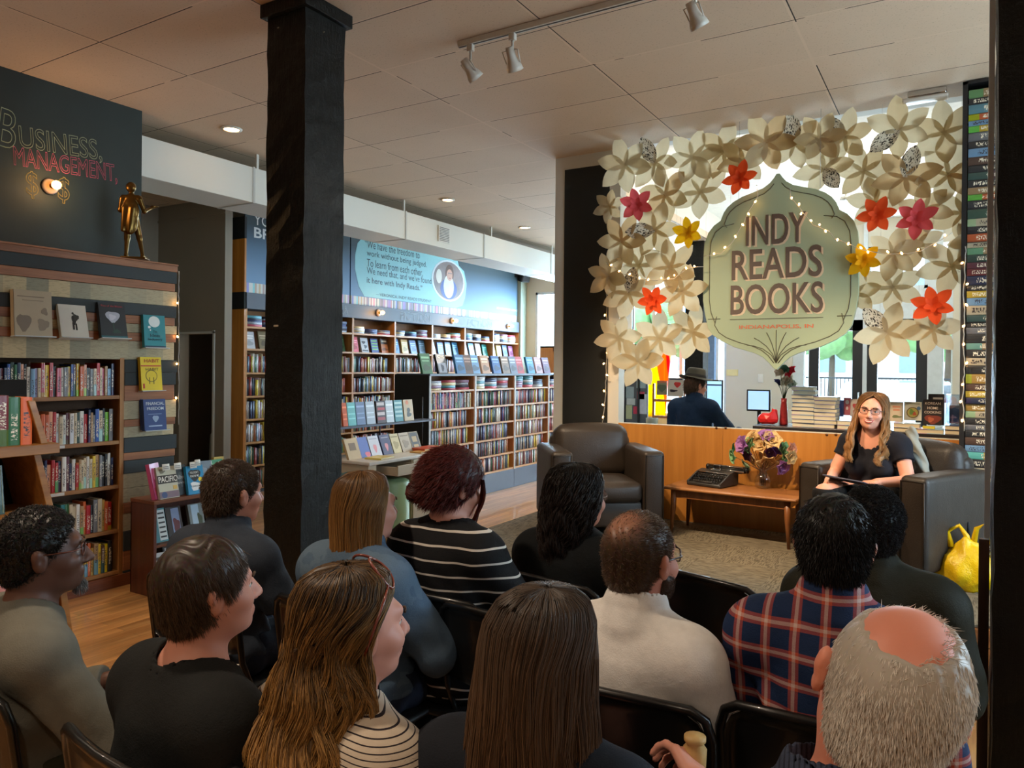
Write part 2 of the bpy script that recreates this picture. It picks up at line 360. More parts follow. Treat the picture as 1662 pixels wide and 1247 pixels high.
w7 = bpy.data.objects['window_7']; w7.location = (3.05, 4.2, .9); w7.rotation_euler = (0, 0, R(90))
def gdoor(n, px0, px1, handle):
    x0, x1 = fx(px0), fx(px1); W_ = x1 - x0; H_ = fz(518); e = empty('door_%d' % n, ((x0 + x1) / 2, FY + .04, 0)); e['kind'] = 'structure'; f = MB(); s = .15
    for a, b in (((-W_ / 2, -.03, 0), (W_ / 2, .03, .25)), ((-W_ / 2, -.03, H_ - .17), (W_ / 2, .03, H_)), ((-W_ / 2, -.03, 0), (-W_ / 2 + s, .03, H_)), ((W_ / 2 - s, -.03, 0), (W_ / 2, .03, H_))): f.box(a, b, m_frame)
    f.build('door_frame', None, e); MB().box((-W_ / 2 + .1, -.004, .2), (W_ / 2 - .1, .004, H_ - .1), glass()).build('pane', None, e)
    MB().tube([(handle, -.03, .95), (handle, -.09, .95), (handle, -.09, 1.25), (handle, -.03, 1.25)], .012, 8, M('brushed_steel', (150, 150, 150), .3, 1)).build('door_handle', None, e)
gdoor(2, 1313, 1400, .35); gdoor(3, 1407, 1505, -.38)
# raised stage: grey-brown carpet over a plank front
t = NT('stage_carpet'); co = t.coord(); va = t.noise(t.mapping(co, (16, 130, 9)), 1, 3); vb = t.noise(t.mapping(co, (130, 16, 9)), 1, 3); ck = t.n('ShaderNodeTexChecker'); ck.inputs['Scale'].default_value = 2; t.l(co, ck.inputs[0])
n = t.mix(ck.outputs[1], va, vb); nn = t.n('ShaderNodeValToRGB'); t.l(n, nn.inputs[0]); nn.color_ramp.elements[0].position = .36; nn.color_ramp.elements[1].position = .56; nn.color_ramp.elements[0].color = (*srgb(78, 72, 60), 1); nn.color_ramp.elements[1].color = (*srgb(118, 109, 92), 1)
t.base(nn.outputs[0]); t.rough(.95); t.b.inputs['Specular IOR Level'].default_value = .1; t.bump(n, .5, .004); m_carpet = t.m
m_riser = wood('stage_riser_boards', (100, 58, 26), (156, 98, 48), 'X', .45, .6, coat=.2)
P4 = [(-3.23, 3.44), (2.98, 5.37), (2.98, WY + .0), (-3.23, WY + .0)]
st = MB(); st.prism(P4, .0, PL - .012, m_riser); st.prism([(-3.235, 3.433), (2.98, 5.365), (2.98, WY), (-3.235, WY)], PL - .012, PL, m_carpet)
dx, dy = Vector((6.21, 1.93)).normalized()
for k in range(3):     # horizontal planks on the front face
    z0 = .005 + k * .096; Mx = Matrix(((dx, -dy, 0, -3.24), (dy, dx, 0, 3.435), (0, 0, 1, 0), (0, 0, 0, 1))); st.box((0, -.018, z0), (6.45, .0, z0 + .09), m_riser, Mx)
stage = struct(st.build('trim_stage')); stage['kind'] = 'structure'
MB().box((-3.25, WY + .13, 0), (3.0, 12.88, .004), M('front_floor_tile', (150, 140, 126), .5, bump=.02)).build('floor_front'); struct(bpy.data.objects['floor_front'])

# the black timber post beside the audience and the one at the right of the frame
t = NT('rough_black_timber'); co = t.coord(); g = t.noise(t.mapping(co, (9, 9, 1.1)), 3, 8, .7); h = t.noise(co, 16, 6, .7)
sc_ = t.math('GREATER_THAN', t.noise(t.mapping(co, (50, 50, 7)), 2.2, 5, .8), .72); t.base(t.mix(sc_, t.mix(g, srgb(7, 8, 7), srgb(19, 21, 17)), srgb(70, 72, 62)))
t.rough(t.math('ADD', t.math('MULTIPLY', h, .5), .2)); t.b.inputs['Specular IOR Level'].default_value = .3; t.bump(t.math('ADD', g, h), .8, .012); m_timber = t.m
def post(label, x0, y0, wx, wy, capz, seed):
    e = empty('timber_post', (x0 + wx / 2, y0 + wy / 2, 0), 0, label, 'post'); r = random.Random(seed); b = MB(); n = 40
    ring = []
    for k in range(n + 1):
        z = CEIL * k / n; row = []
        for (sx, sy) in ((-1, -1), (-.3, -1), (.3, -1), (1, -1), (1, -.3), (1, .3), (1, 1), (-1, 1)):
            row.append((sx * wx / 2 + r.uniform(-.004, .004), sy * wy / 2 + r.uniform(-.004, .004), z))
        ring += row
    b.add(ring, [(k * 8 + j, k * 8 + (j + 1) % 8, k * 8 + 8 + (j + 1) % 8, k * 8 + 8 + j) for k in range(n) for j in range(8)] + [tuple(range(7, -1, -1)), tuple(n * 8 + j for j in range(8))], m_timber, False)
    o = b.build('shaft', None, e)
    q = MB(); s = .03; q.box((-wx / 2 - s, -wy / 2 - s, capz), (wx / 2 + s, wy / 2 + s, CEIL - .002), m_timber); q.build('cap', None, e, .004)
    return e
p1 = post('tall rough black timber post standing among the audience, behind the fair-haired person in denim', -3.245, 2.762, .29, .29, CEIL - .075, 3)
MB().rbox((-.018, -.005, 0), (.018, .0, .011), .003, 2, M('pale_tape', (200, 192, 172), .6)).build('sticker', None, p1).matrix_local = T((-.055, -.147, 1.805)); bpy.data.objects['sticker']['label'] = 'small cream tape patch'
for (a, b_) in ((-.06, 3.42), (.149, 3.40)):
    k = MB().ell((0, 0, 0), (.008, .004, .004), M('screw_head', (150, 150, 140), .4, .6), None, 8, 5).build('screw_head', None, p1); k.location = (a, -.148 if a < 0 else -.02, b_)
post('black timber post filling the right edge of the view', .098, 2.762, .32, .29, CEIL - .075, 5)
b = MB(); b.box((0, 0, 0), (.016, .025, CEIL - .002 - 1.05), m_pale); o = b.build('trim_board'); o.location = (.076, 2.90, 1.05); tag(o, 'narrow pale grey upright trim board along the left side of the right-hand black post', 'trim board')
b = MB(); b.box((0, 0, 0), (.03, .028, 1.045), wood('dark_brown_stile', (56, 34, 18), (84, 52, 28), 'Z', .5)); o = b.build('wooden_stile'); o.location = (.062, 2.90, 0); tag(o, 'dark brown wooden upright below the pale trim board beside the right-hand post', 'upright board')

# boxed duct under the ceiling
D = empty('ceiling_duct', (-5.6, 3.5, 3.1), 0, 'long white boxed air duct running under the ceiling above the fiction bookcases', 'duct')
d = MB(); m_duct = M('white_duct', (206, 207, 198), .5, vary=.04, nscale=2, bump=.03)
d.box((-.5, -.06, 0), (0, 9.35, .325), m_duct); d.build('duct_body', None, D, .004)
for y in (1.12, 3.32, 5.0, 6.95):
    k = MB().box((-.505, -.012, -.004), (.006, .012, .33), M('duct_seam', (178, 180, 174), .5)).build('joint_strip', None, D); k.location = (0, y, 0)
for y in (1.17, 3.3, 5.2, 7.0):
    k = MB().box((-.01, -.012, 0), (.012, .012, .14), m_duct).build('hanger', None, D); k.location = (-.02, y, .322)
g = MB(); g.box((0, -.12, -.1), (.012, .12, .1), M('grille_white', (214, 212, 204), .5))
for i in range(9): g.box((.012, -.1, -.085 + i * .02), (.018, .1, -.076 + i * .02), M('grille_grey', (120, 118, 112), .5))
q = PX(720, 380, -5.6); k = g.build('air_vent', None, D); k.location = (0, q.y - 3.5, .17)

# alcove things: folded brown table and a white folding table leaning in the store room
t_ = wood('brown_table_top', (70, 42, 22), (98, 60, 32), 'Z', .4)
b = MB(); b.rbox((-.28, -.02, 0), (.28, .02, .98), .02, 2, t_); o = b.build('folded_table'); o.location = (-8.22, 6.6, 0); o.rotation_euler = (R(-5), 0, R(30)); tag(o, 'dark brown folded table top leaning in the store room doorway', 'folded table')
b = MB(); b.rbox((-.22, -.03, 0), (.22, .03, .72), .03, 3, M('grey_plastic', (150, 138, 118), .5)); o = b.build('folding_chair'); o.location = (-8.0, 6.2, 0); o.rotation_euler = (R(-5), 0, R(35)); tag(o, 'beige plastic board leaning in front of the brown table top in the doorway', 'board')
bpy.data.objects['folding_chair'].name = 'leaning_board'

# ------------------------------------------------------------------ outside
OUT = MB(); OUT.box((-40, FY + .12, -.14), (40, 60, -.1), M('pavement', (176, 176, 172), .8)); struct(OUT.build('floor_street'))
e = empty('building', (0, 44, 0), 0, 'pale brick building across the street seen through the shop doors', 'building'); m_br = M('far_brick', (196, 190, 186), .8)
MB().box((-40, 0, -.1), (2, 4, 9), m_br).build('wall', None, e)
for i in range(10):
    for z in (1.5, 5):
        k = MB().box((-.7, -.05, 0), (.7, .02, 1.8), M('far_window', (120, 136, 150), .2)).build('window', None, e); k.location = (-38 + i * 4, 0, z)
def car(label, x, y, rz, col, g=None):
    e = empty('car', (x, y, -.1), rz, label, 'car'); b = MB(); pr = [(-2.2, .35), (-2.25, .75), (-2.0, .95), (-1.3, 1.02), (-.7, 1.45), (.6, 1.48), (1.35, 1.02), (2.1, .9), (2.25, .6), (2.2, .35)]
    FM = Matrix(((1, 0, 0, 0), (0, 0, 1, 0), (0, 1, 0, 0), (0, 0, 0, 1)))
    b.prism(pr, -.85, .85, M('car_paint_' + col[0], col[1], .2, .4, vary=.02, bump=0, coat=1), FM); b.build('body', None, e, .06, 3)
    q = MB(); q.prism([(-1.2, 1.02), (-.68, 1.38), (.56, 1.4), (1.2, 1.03)], -.86, .86, M('car_glass', (30, 36, 42), .1, bump=0), FM); q.build('side_window', None, e)
    for wx in (-1.4, 1.4):
        for wy in (-.8, .8): k = MB().tube([(0, -.1, 0), (0, .1, 0)], .33, 16, M('tyre', (20, 20, 20), .8)).build('wheel', None, e); k.location = (wx, wy, .33)
q = PY(1452, 640, 19); car('silver car parked outside the right-hand shop door', q.x + .1, 18.4, R(70), ('silver', (170, 184, 190)))
q = PY(1537, 640, 22); car('red car parked outside beyond the side light', q.x + 2.0, 23.5, R(5), ('red', (170, 30, 34)))
e = empty('street_fence', (0, 24, -.1), 0, 'black iron railing fence along the street outside', 'fence'); b = MB()
for i in range(100): b.box((-6 + i * .11, -.01, 0), (-5.98 + i * .11, .01, 1.5), m_frame)
b.box((-6, -.02, 1.45), (5, .02, 1.5), m_frame); b.box((-6, -.02, .15), (5, .02, .2), m_frame); b.build('railing', None, e)
m_leaf = M('leaves', (120, 156, 96), .8, vary=.5, nscale=6, bump=.8); m_bark = M('bark', (86, 70, 54), .9)
def tree(label, x, y, h, r, seed):
    e = empty('street_tree', (x, y, -.1), 0, label, 'tree'); MB().tube([(0, 0, 0), (.05, 0, h * .5), (0, 0, h * .8)], [.14, .1, .05], 8, m_bark).build('trunk', None, e); q = random.Random(seed); b = MB()
    for i in range(26):
        a = q.uniform(0, 6.28); s = q.uniform(.2, 1) * r; b.ell((math.cos(a) * s, math.sin(a) * s, h * .7 + q.uniform(-.5, .6) * r), (q.uniform(.3, .5) * r,) * 3, m_leaf, None, 8, 6)
    b.build('crown', None, e)
q = PY(1538, 560, 27); tree('leafy green tree outside beyond the side light', q.x, 27, 4.5, 1.5, 1); q = PY(1362, 580, 26); tree('green tree outside behind the left-hand shop door', q.x - .8, 30, 4.2, 1.2, 2)
q = PY(1100, 560, 27); tree('green tree outside behind the wide shop window', q.x - 2.5, 31, 4.5, 1.6, 3)
# ================================================================== BOOKS
def book_mat():
    t = NT('book_cover'); oi = t.n('ShaderNodeObjectInfo'); co = t.coord('Generated'); sp = t.n('ShaderNodeSeparateXYZ'); t.l(co, sp.inputs[0]); z = sp.outputs[2]; rn = oi.outputs['Random']
    sc = t.n('ShaderNodeCombineXYZ'); t.l(t.math('MULTIPLY', sp.outputs[0], 2.2), sc.inputs[0]); t.l(t.math('MULTIPLY', z, 26), sc.inputs[2]); t.l(t.math('MULTIPLY', rn, 90), sc.inputs[1])
    ltr = t.math('GREATER_THAN', t.noise(sc.outputs[0], 1.6, 2), .52)
    inx = t.math('LESS_THAN', t.math('ABSOLUTE', t.math('SUBTRACT', sp.outputs[0], .5)), .27)
    zc = t.math('ADD', .5, t.math('MULTIPLY', t.math('SUBTRACT', rn, .5), .3))
    inz = t.math('LESS_THAN', t.math('ABSOLUTE', t.math('SUBTRACT', z, zc)), .27)
    k = t.math('MULTIPLY', t.math('MULTIPLY', ltr, inx), inz)
    sr = t.n('ShaderNodeSeparateColor'); t.l(oi.outputs['Color'], sr.inputs[0]); lum = t.math('ADD', t.math('ADD', sr.outputs[0], sr.outputs[1]), sr.outputs[2])
    lt = t.math('LESS_THAN', lum, .75); lc = t.mix(lt, srgb(52, 44, 44), srgb(226, 216, 190))
    bd = t.math('GREATER_THAN', t.math('ABSOLUTE', t.math('SUBTRACT', z, t.math('MULTIPLY', rn, .9))), .42); bd = t.math('MULTIPLY', bd, t.math('GREATER_THAN', rn, .55))
    hs = t.n('ShaderNodeHueSaturation'); t.l(oi.outputs['Color'], hs.inputs['Color']); t.l(t.math('MULTIPLY', rn, .98), hs.inputs['Hue']); hs.inputs['Saturation'].default_value = 1.1
    col = t.mix(t.math('MULTIPLY', bd, .75), oi.outputs['Color'], hs.outputs[0]); col = t.mix(k, col, lc)
    t.base(col); t.rough(.38); t.b.inputs['Coat Weight'].default_value = .15; return t.m
m_book = book_mat()
t = NT('book_pages'); co = t.coord('Object'); n = t.noise(t.mapping(co, (200, 3, 3)), 2, 2); t.base(t.mix(n, srgb(186, 172, 140), srgb(224, 214, 186))); t.rough(.85); m_page = t.m
def book_mesh(name='book_mesh', hard=True):
    """unit book: x thickness, y depth (spine at y=0, fore edge at y=1), z height"""
    b = MB(); c = .085
    b.box((0, 0, 0), (c, 1, 1), m_book); b.box((1 - c, 0, 0), (1, 1, 1), m_book)
    sp = [(0, .0), (0, .03), (.5, .03), (1, .03), (1, 0), (.82, -.012), (.5, -.018), (.18, -.012)]
    b.prism(sp, 0, 1, m_book)
    b.box((c, .03, .012), (1 - c, .975, .988), m_page)
    me = bpy.data.meshes.new(name); me.from_pydata(b.v, [], b.f); me.materials.append(m_book); me.materials.append(m_page); me.polygons.foreach_set('material_index', b.m); me.update(); return me
BOOK = book_mesh()
PAL = {'red': (176, 30, 34), 'dark red': (112, 22, 28), 'orange': (214, 96, 30), 'yellow': (222, 184, 40), 'white': (222, 218, 206), 'cream': (214, 196, 160), 'tan': (178, 140, 92), 'brown': (92, 58, 36),
       'green': (46, 110, 62), 'lime green': (120, 190, 50), 'dark green': (24, 60, 44), 'teal': (32, 124, 128), 'blue': (38, 82, 160), 'light blue': (128, 172, 208), 'navy': (26, 36, 74),
       'black': (26, 24, 26), 'grey': (120, 120, 122), 'pink': (214, 110, 130), 'purple': (92, 58, 118), 'gold': (190, 146, 60), 'lavender': (160, 152, 190), 'maroon': (92, 26, 44), 'peach': (222, 158, 120)}
BOOKS = []       # (object, row description, index, colour)
def put_book(col, w, d, h, M_, row=None, i=0, n=1, group=None, parent=None):
    o = link('book', BOOK, parent); c = PAL[col]; j = rnd.uniform(.85, 1.1); o.color = (*[min(1, v * j) for v in srgb(c)], 1)
    o.matrix_world = M_ @ Matrix.Diagonal((w, d, h, 1)); BOOKS.append((o, row, i, n, col, w, h, group)); return o
def book_row(cols, M_, length, rowname, group, hr=(.19, .24), wr=(.018, .042), dr=(.13, .16), tilt=True, gap=.0006, start=0):
    """stand books along local +x starting at 0; M_ maps local (x along, y into shelf, z up)"""
    x = start; i = 0; out = []
    ws = [rnd.uniform(*wr) for _ in cols]; s = (length - start) / (sum(ws) + gap * len(ws)); s = min(max(s, .75), 1.35)
    for c, w in zip(cols, ws):
        w *= s; h = rnd.uniform(*hr); d = rnd.uniform(*dr)
        if x + w > length: break
        out.append((c, w, d, h, M_ @ T((x, rnd.uniform(0, .012), 0)))); x += w + gap
    for i, (c, w, d, h, m) in enumerate(out): put_book(c, w, d, h, m, rowname, i, len(out), group)
def shade(c): return c
def label_books():
    key = {}; lab = {}
    rows = {}
    for b in BOOKS: rows.setdefault(b[1], []).append(b)
    first = []
    for rn_, bs in rows.items():
        for b in bs:
            o, row, i, n, col, w, h, g = b
            th = 'thick' if w > .036 else ('slim' if w < .024 else '')
            lc = bs[i - 1][4] if i > 0 else None; rc = bs[i + 1][4] if i < n - 1 else None
            if lc is None: nb = 'at the left end of'
            elif rc is None: nb = 'at the right end of'
            else: nb = 'between %s and %s on' % (lc, rc)
            first.append((b, ('%s %s book %s %s' % (th, col, nb, row)).strip()))
    from collections import Counter
    cnt = Counter(f for _, f in first)
    for b, f in first:
        o, row, i, n, col, w, h, g = b
        if cnt[f] > 1 or len(f.split()) > 16: f = '%s book, %s from the left on %s' % (col, nth(i), row)
        tag(o, f, 'book', g)
def mixed(n, pool, seed):
    q = random.Random(seed); out = []
    for _ in range(n):
        c = q.choice(pool)
        while out and out[-1] == c: c = q.choice(pool)
        out.append(c)
    return out
def MX(X, y0, z):   # frame for shelves facing +X: local x -> +Y, local y -> -X, z up
    return Matrix(((0, -1, 0, X), (1, 0, 0, y0), (0, 0, 1, z), (0, 0, 0, 1)))

# ---- face-out books: slab with a cover made of shapes
def M2(name, rgb, rough=.4): return M('cover_' + name, rgb, rough, vary=.06, bump=0, coat=.15)
def face_book(label, loc, w, h, th, cover, frame, lean=12, arts=(), texts=(), group=None, ledge=False, spin=0, name='book'):
    """frame: 3x3-ish matrix mapping local x (right), y (into the wall), z (up); art boxes in cover units 0..1"""
    e = empty(name, (0, 0, 0)); Mx = frame @ Matrix.Rotation(R(spin), 4, 'Z') @ Matrix.Rotation(R(-lean), 4, 'X'); e.matrix_world = T(loc) @ Mx
    tag(e, label, 'book', group)
    b = MB(); m = M2(''.join('%02x' % int(v) for v in cover), cover)
    b.box((-w / 2, 0, 0), (w / 2, .003, h), m); b.box((-w / 2, th - .003, 0), (w / 2, th, h), m); b.box((-w / 2, 0, 0), (-w / 2 + .003, th, h), m)
    b.box((-w / 2 + .003, .003, .003), (w / 2 - .004, th - .003, h - .003), m_page); b.build('cover', None, e)
    if arts:
        a = MB()
        for k, (kind, x, y, sx, sy, c) in enumerate(arts):
            mm = M2(''.join('%02x' % int(v) for v in c), c); z0 = -.0004 - .0003 * k; X_, Y_ = (x - .5) * w, y * h
            if kind == 'r': a.prism([(X_ - sx * w / 2, Y_ - sy * h / 2), (X_ + sx * w / 2, Y_ - sy * h / 2), (X_ + sx * w / 2, Y_ + sy * h / 2), (X_ - sx * w / 2, Y_ + sy * h / 2)], z0 * -1, .0, mm, FYm)
            else:
                seg = 18; rr = random.Random(k); pts = []
                for q in range(seg):
                    an = 2 * math.pi * q / seg; f = 1 if kind == 'e' else 1 + .18 * math.sin(3 * an + k) + rr.uniform(-.1, .1); pts.append((X_ + sx * w / 2 * f * math.cos(an), Y_ + sy * h / 2 * f * math.sin(an)))
                a.prism(pts, z0 * -1, .0, mm, FYm)
        a.build('cover_picture', None, e)
    for s, x, y, sw, sh, c in texts: text(s, sw * w, sh * h, M2(''.join('%02x' % int(v) for v in c), c), e, T(((x - .5) * w, -.0026, y * h)) @ FYm, .0006, bold=.01, name='title')
    if ledge: MB().box((-w / 2 - .01, -.03, -.006), (w / 2 + .01, .03, 0), M('clear_ledge', (190, 196, 196), .15, bump=0)).build('ledge', None, e)
    return e
FRX = Matrix(((0, -1, 0, 0), (1, 0, 0, 0), (0, 0, 1, 0), (0, 0, 0, 1)))    # facing +X
FRY = Matrix.Identity(4)                                                  # facing -Y

# ================================================================== BUSINESS BOOKCASE (left wall)
BX = -5.15
m_shelf = wood('shelf_wood', (130, 84, 40), (174, 122, 66), 'Y', .45, .6); m_shelfz = wood('shelf_wood_upright', (130, 84, 40), (174, 122, 66), 'Z', .45, .6)
m_shelfb = M('shelf_back', (86, 56, 30), .7)
m_char = M('charcoal_paint', (46, 52, 52), .7, vary=.2, nscale=4, bump=.2); m_slatw = wood('slat_wood', (120, 72, 40), (168, 108, 66), 'Y', .5, .8)
t = NT('book_page_collage'); co = t.coord(); sp = t.n('ShaderNodeSeparateXYZ'); t.l(co, sp.inputs[0]); fl = t.math('FLOOR', t.math('MULTIPLY', sp.outputs[1], 7.3)); wn = t.n('ShaderNodeTexWhiteNoise', noise_dimensions='1D'); t.l(fl, wn.inputs['W'])
pc = t.mix(wn.outputs[0], srgb(150, 144, 120), srgb(206, 184, 140)); ln = t.math('GREATER_THAN', t.noise(t.mapping(co, (1, 20, 150)), 1.2, 2), .56); t.base(t.mix(t.math('MULTIPLY', ln, .25), pc, srgb(96, 84, 66))); t.rough(.7); t.bump(wn.outputs[0], .3, .002); m_coll = t.m
BC = empty('bookcase', (BX, 2.0, 0), 0, 'tall wall bookcase of business books with a striped plank front and end panel', 'bookcase')
def bc(b, name): o = b.build(name, None, BC, .002); o.matrix_local = T((-BX, -2.0, 0)); return o
Y0, YD, YE = 1.2, 3.11, 3.54; SH = [1.372, 1.048, .730, .412, .115]
for y in (Y0, 2.16, YD): bc(MB().box((BX - .28, y - .02, .0), (BX, y + .012, 1.64), m_shelfz), 'upright')
for i, z in enumerate(SH): bc(MB().box((BX - .28, Y0, z - .026), (BX - .002, YD - .02, z), m_shelf), 'shelf')
bc(MB().box((BX - .30, Y0 - .02, 0), (BX - .28, YE, 2.36), m_shelfb), 'back_panel')
bc(MB().box((BX - .28, Y0, 0), (BX + .015, YE, .085), wood('plinth_wood', (92, 44, 20), (130, 70, 34), 'Y', .45)), 'plinth')
# stripes: (px y at px x=272, material), read down the end panel
ST = [(428.5, 'w'), (441, 'c'), (460, 'w'), (473, 'p'), (497, 'c'), (516, 'w'), (529, 'p'), (543, 'w'), (556, 'p'), (585, 'c'), (605, 'c'), (625, 'w'), (649, 'p'), (678, 'w'), (689, 'p'), (706, 'c'), (729, 'w'), (741, 'c'), (761, 'p'), (784, 'p'), (806, 'w'), (822, 'p'), (850, 'c'), (880, 'w'), (910, 'c')]
zz = [PX(272, y, BX).z for y, _ in ST] + [.085]; b = MB(); mm = {'w': m_slatw, 'c': m_char, 'p': m_coll}
for i, (y, k) in enumerate(ST):
    th = {'w': .012, 'c': .016, 'p': .006}[k] + (i % 3) * .002; y0 = Y0 if zz[i + 1] > 1.62 else YD + .012; e_ = YE - (.012 * ((i * 7) % 3))
    b.box((BX - .02, y0, zz[i + 1] + .002), (BX + th - .012, e_, zz[i]), mm[k])
bc(b, 'striped_planks')
bc(MB().box((BX - .28, YE - .03, 0), (BX - .02, YE - .012, 2.34), m_greige), 'end_panel'); bc(MB().box((BX - .31, Y0, 2.35), (BX + .01, YE, 2.362), m_slatw), 'top_board')
rows = [(['grey', 'red', 'red', 'green', 'maroon', 'navy', 'blue', 'dark green', 'green', 'navy', 'peach', 'black', 'white', 'light blue', 'lavender', 'cream', 'red', 'yellow', 'red', 'black', 'pink', 'white', 'grey', 'gold', 'blue', 'maroon', 'yellow', 'orange', 'peach', 'black', 'grey', 'cream', 'red', 'cream', 'pink', 'tan', 'light blue', 'navy', 'black'], 'the top shelf of the business bookcase', 0),
        (['black', 'cream', 'white', 'orange', 'tan', 'white', 'brown', 'grey', 'white', 'orange', 'orange', 'peach', 'red', 'white', 'cream', 'white', 'maroon', 'white', 'cream', 'dark green', 'white', 'red', 'navy', 'tan', 'grey', 'blue', 'cream', 'black', 'lime green', 'grey', 'dark green'], 'the second shelf of the business bookcase', 0),
        (['tan', 'grey', 'cream', 'navy', 'peach', 'white', 'maroon', 'light blue', 'navy', 'peach', 'red', 'red', 'navy', 'white', 'maroon', 'navy', 'white', 'red', 'tan', 'cream', 'cream', 'white', 'cream', 'yellow', 'tan', 'grey', 'black', 'black', 'white', 'navy', 'blue'], 'the third shelf of the business bookcase', 0),
        (['white', 'cream', 'grey', 'tan', 'red', 'white', 'white', 'navy', 'teal', 'green', 'cream', 'cream', 'white', 'tan', 'orange', 'red', 'black', 'grey', 'cream', 'gold', 'orange', 'red', 'blue', 'light blue'], 'the fourth shelf of the business bookcase', 0),
        (['tan', 'gold', 'cream', 'black', 'orange', 'tan', 'yellow', 'cream', 'yellow', 'gold', 'yellow', 'orange', 'gold', 'tan', 'yellow', 'brown', 'yellow', 'black', 'black'], 'the bottom shelf of the business bookcase', 0)]
for (cols, rn_, s_), z, y0 in zip(rows, SH, (2.24, 2.36, 2.40, 2.52, 2.62)):
    book_row(cols, MX(BX - .02, y0, z + .0005), YD - .035 - y0, rn_, 'books on the business bookcase', (.185, .235), wr=(.02, .036) if z > .5 else (.024, .04))
for k, z in enumerate(SH[:4]): 
    o = MB().box((-.0005, 0, -.022), (.0015, .16, -.002), M('label_card', (214, 212, 204), .5)).build('shelf_label', None, BC); o.matrix_local = T((0, (.55 if k else .35), z))
# chalk writing and the little lamp on the chalkboard wall
m_c1 = M('white_chalk', (140, 150, 122), .9); m_c2 = M('pink_chalk', (190, 86, 112), .9); m_c3 = M('gold_chalk', (140, 124, 66), .9); XW = -5.4425
def on_wall(x0, y0, x1, y1): a = PX(x0, y0, XW); b_ = PX(x1, y1, XW); return a, b_
def chalk(s, x0, ya, x1, yb, h, m, **kw):
    a, b_ = on_wall(x0, ya, x1, yb); c_ = (a + b_) / 2; tilt = math.atan2(b_.z - a.z, b_.y - a.y)
    text(s, (b_ - a).length, h, m, wl, T((XW, c_.y, c_.z)) @ FX @ Matrix.Rotation(tilt, 4, 'Z'), name='chalk_lettering', **kw)
chalk('B', -2, 204, 27, 214, .26, m_c1, outline=.009); chalk('USINESS,', 31, 224, 165, 247, .17, m_c1, outline=.011)
chalk('MANAGEMENT,', 22, 255, 190, 284, .15, m_c2, outline=.012)
chalk('$', 42, 299, 62, 302, .19, m_c3, outline=.012); chalk('$', 94, 307, 113, 311, .19, m_c3, outline=.012)
def bulb_lamp(p, frame, label, power=2.2):
    e = empty('wall_lamp', (0, 0, 0), 0, label, 'lamp', 'bare bulb wall lamps'); e.matrix_world = T(p) @ frame
    MB().lathe([(.0, 0), (.052, 0), (.056, .012), (.046, .028), (.026, .034), (.0, .034)], 20, M('porcelain', (214, 190, 172), .3)).build('holder', None, e)
    MB().lathe([(.018, .034), (.019, .06), (.0, .06)], 14, M('brass', (140, 100, 50), .3, .8)).build('socket', None, e)
    MB().lathe([(.001, .06), (.018, .062), (.03, .085), (.03, .1), (.02, .122), (.001, .132)], 16, M('lit_bulb', (255, 190, 110), .2, emit=(255, 168, 74), estr=9, bump=0)).build('bulb', None, e)
    l = bpy.data.lights.new('bulb_light', 'POINT'); l.energy = power; l.color = (1, .6, .28); l.shadow_soft_size = .03; o = bpy.data.objects.new('bulb_light', l); COL.objects.link(o); o.parent = e; o.location = (0, 0, .16); return e
q = PX(80, 303, XW); bulb_lamp(q, FX, 'bare glowing bulb on a round holder between the chalked dollar signs')

# face-out books on the striped front
def fo(label, px0, px1, py0, py1, X, cover, arts=(), texts=(), lean=10, ledge=True, group='books displayed face out on the striped planks', th=.03, spin=0, dx=.02):
    a = PX(px0, py1, X + dx); b_ = PX(px1, py1, X + dx); tz = PX((px0 + px1) / 2, py0, X + dx).z; bz = (a.z + b_.z) / 2; w = abs(b_.y - a.y); h = (tz - bz) / math.cos(R(lean))
    return face_book(label, (X + dx + th + h * math.sin(R(lean)) * .55, (a.y + b_.y) / 2, bz), w, h, th, cover, FRX, lean, arts, texts, group, ledge, spin)
GF = 'books displayed face out on the striped planks'
fo('large beige book with faint brown pencil sketches, leftmost on the striped planks', 16, 78, 472, 546, BX, (176, 156, 124), [('b', .25, .3, .36, .36, (120, 100, 76)), ('b', .75, .26, .3, .26, (136, 116, 90)), ('r', .45, .86, .7, .02, (128, 108, 84)), ('r', .5, .78, .55, .015, (140, 120, 92)), ('b', .8, .55, .16, .16, (130, 110, 84))], th=.045, lean=4)
fo('white book with a small black walking figure on its cover', 92, 137, 495, 549, BX, (206, 200, 186), [('b', .52, .55, .16, .28, (40, 38, 34)), ('b', .6, .62, .2, .2, (52, 48, 42)), ('r', .48, .36, .07, .22, (40, 38, 34)), ('r', .58, .34, .06, .2, (40, 38, 34)), ('e', .5, .74, .08, .07, (40, 38, 34))], lean=14)
fo('dark book with a pale flower on the cover', 157, 200, 492, 550, BX, (34, 40, 44), [('b', .5, .62, .5, .3, (168, 170, 180)), ('b', .48, .6, .26, .16, (198, 196, 204)), ('r', .5, .3, .04, .3, (40, 70, 56)), ('b', .6, .2, .3, .12, (32, 62, 52)), ('r', .5, .04, 1, .07, (30, 90, 96))], [('Rise of the Bloom', .5, .91, .8, .05, (170, 50, 56))], lean=12)
fo('teal book with white thought bubbles on the cover', 229, 264, 512, 565, BX, (34, 132, 140), [('e', .5, .8, .52, .34, (214, 222, 218)), ('e', .26, .63, .13, .08, (214, 222, 218)), ('e', .3, .54, .07, .045, (214, 222, 218)), ('r', .5, .04, .95, .05, (20, 60, 80))], [('The', .5, .5, .2, .07, (10, 60, 70)), ('Ideas', .5, .38, .45, .1, (10, 50, 60)), ('Industry', .5, .25, .66, .1, (10, 50, 60))], lean=6)
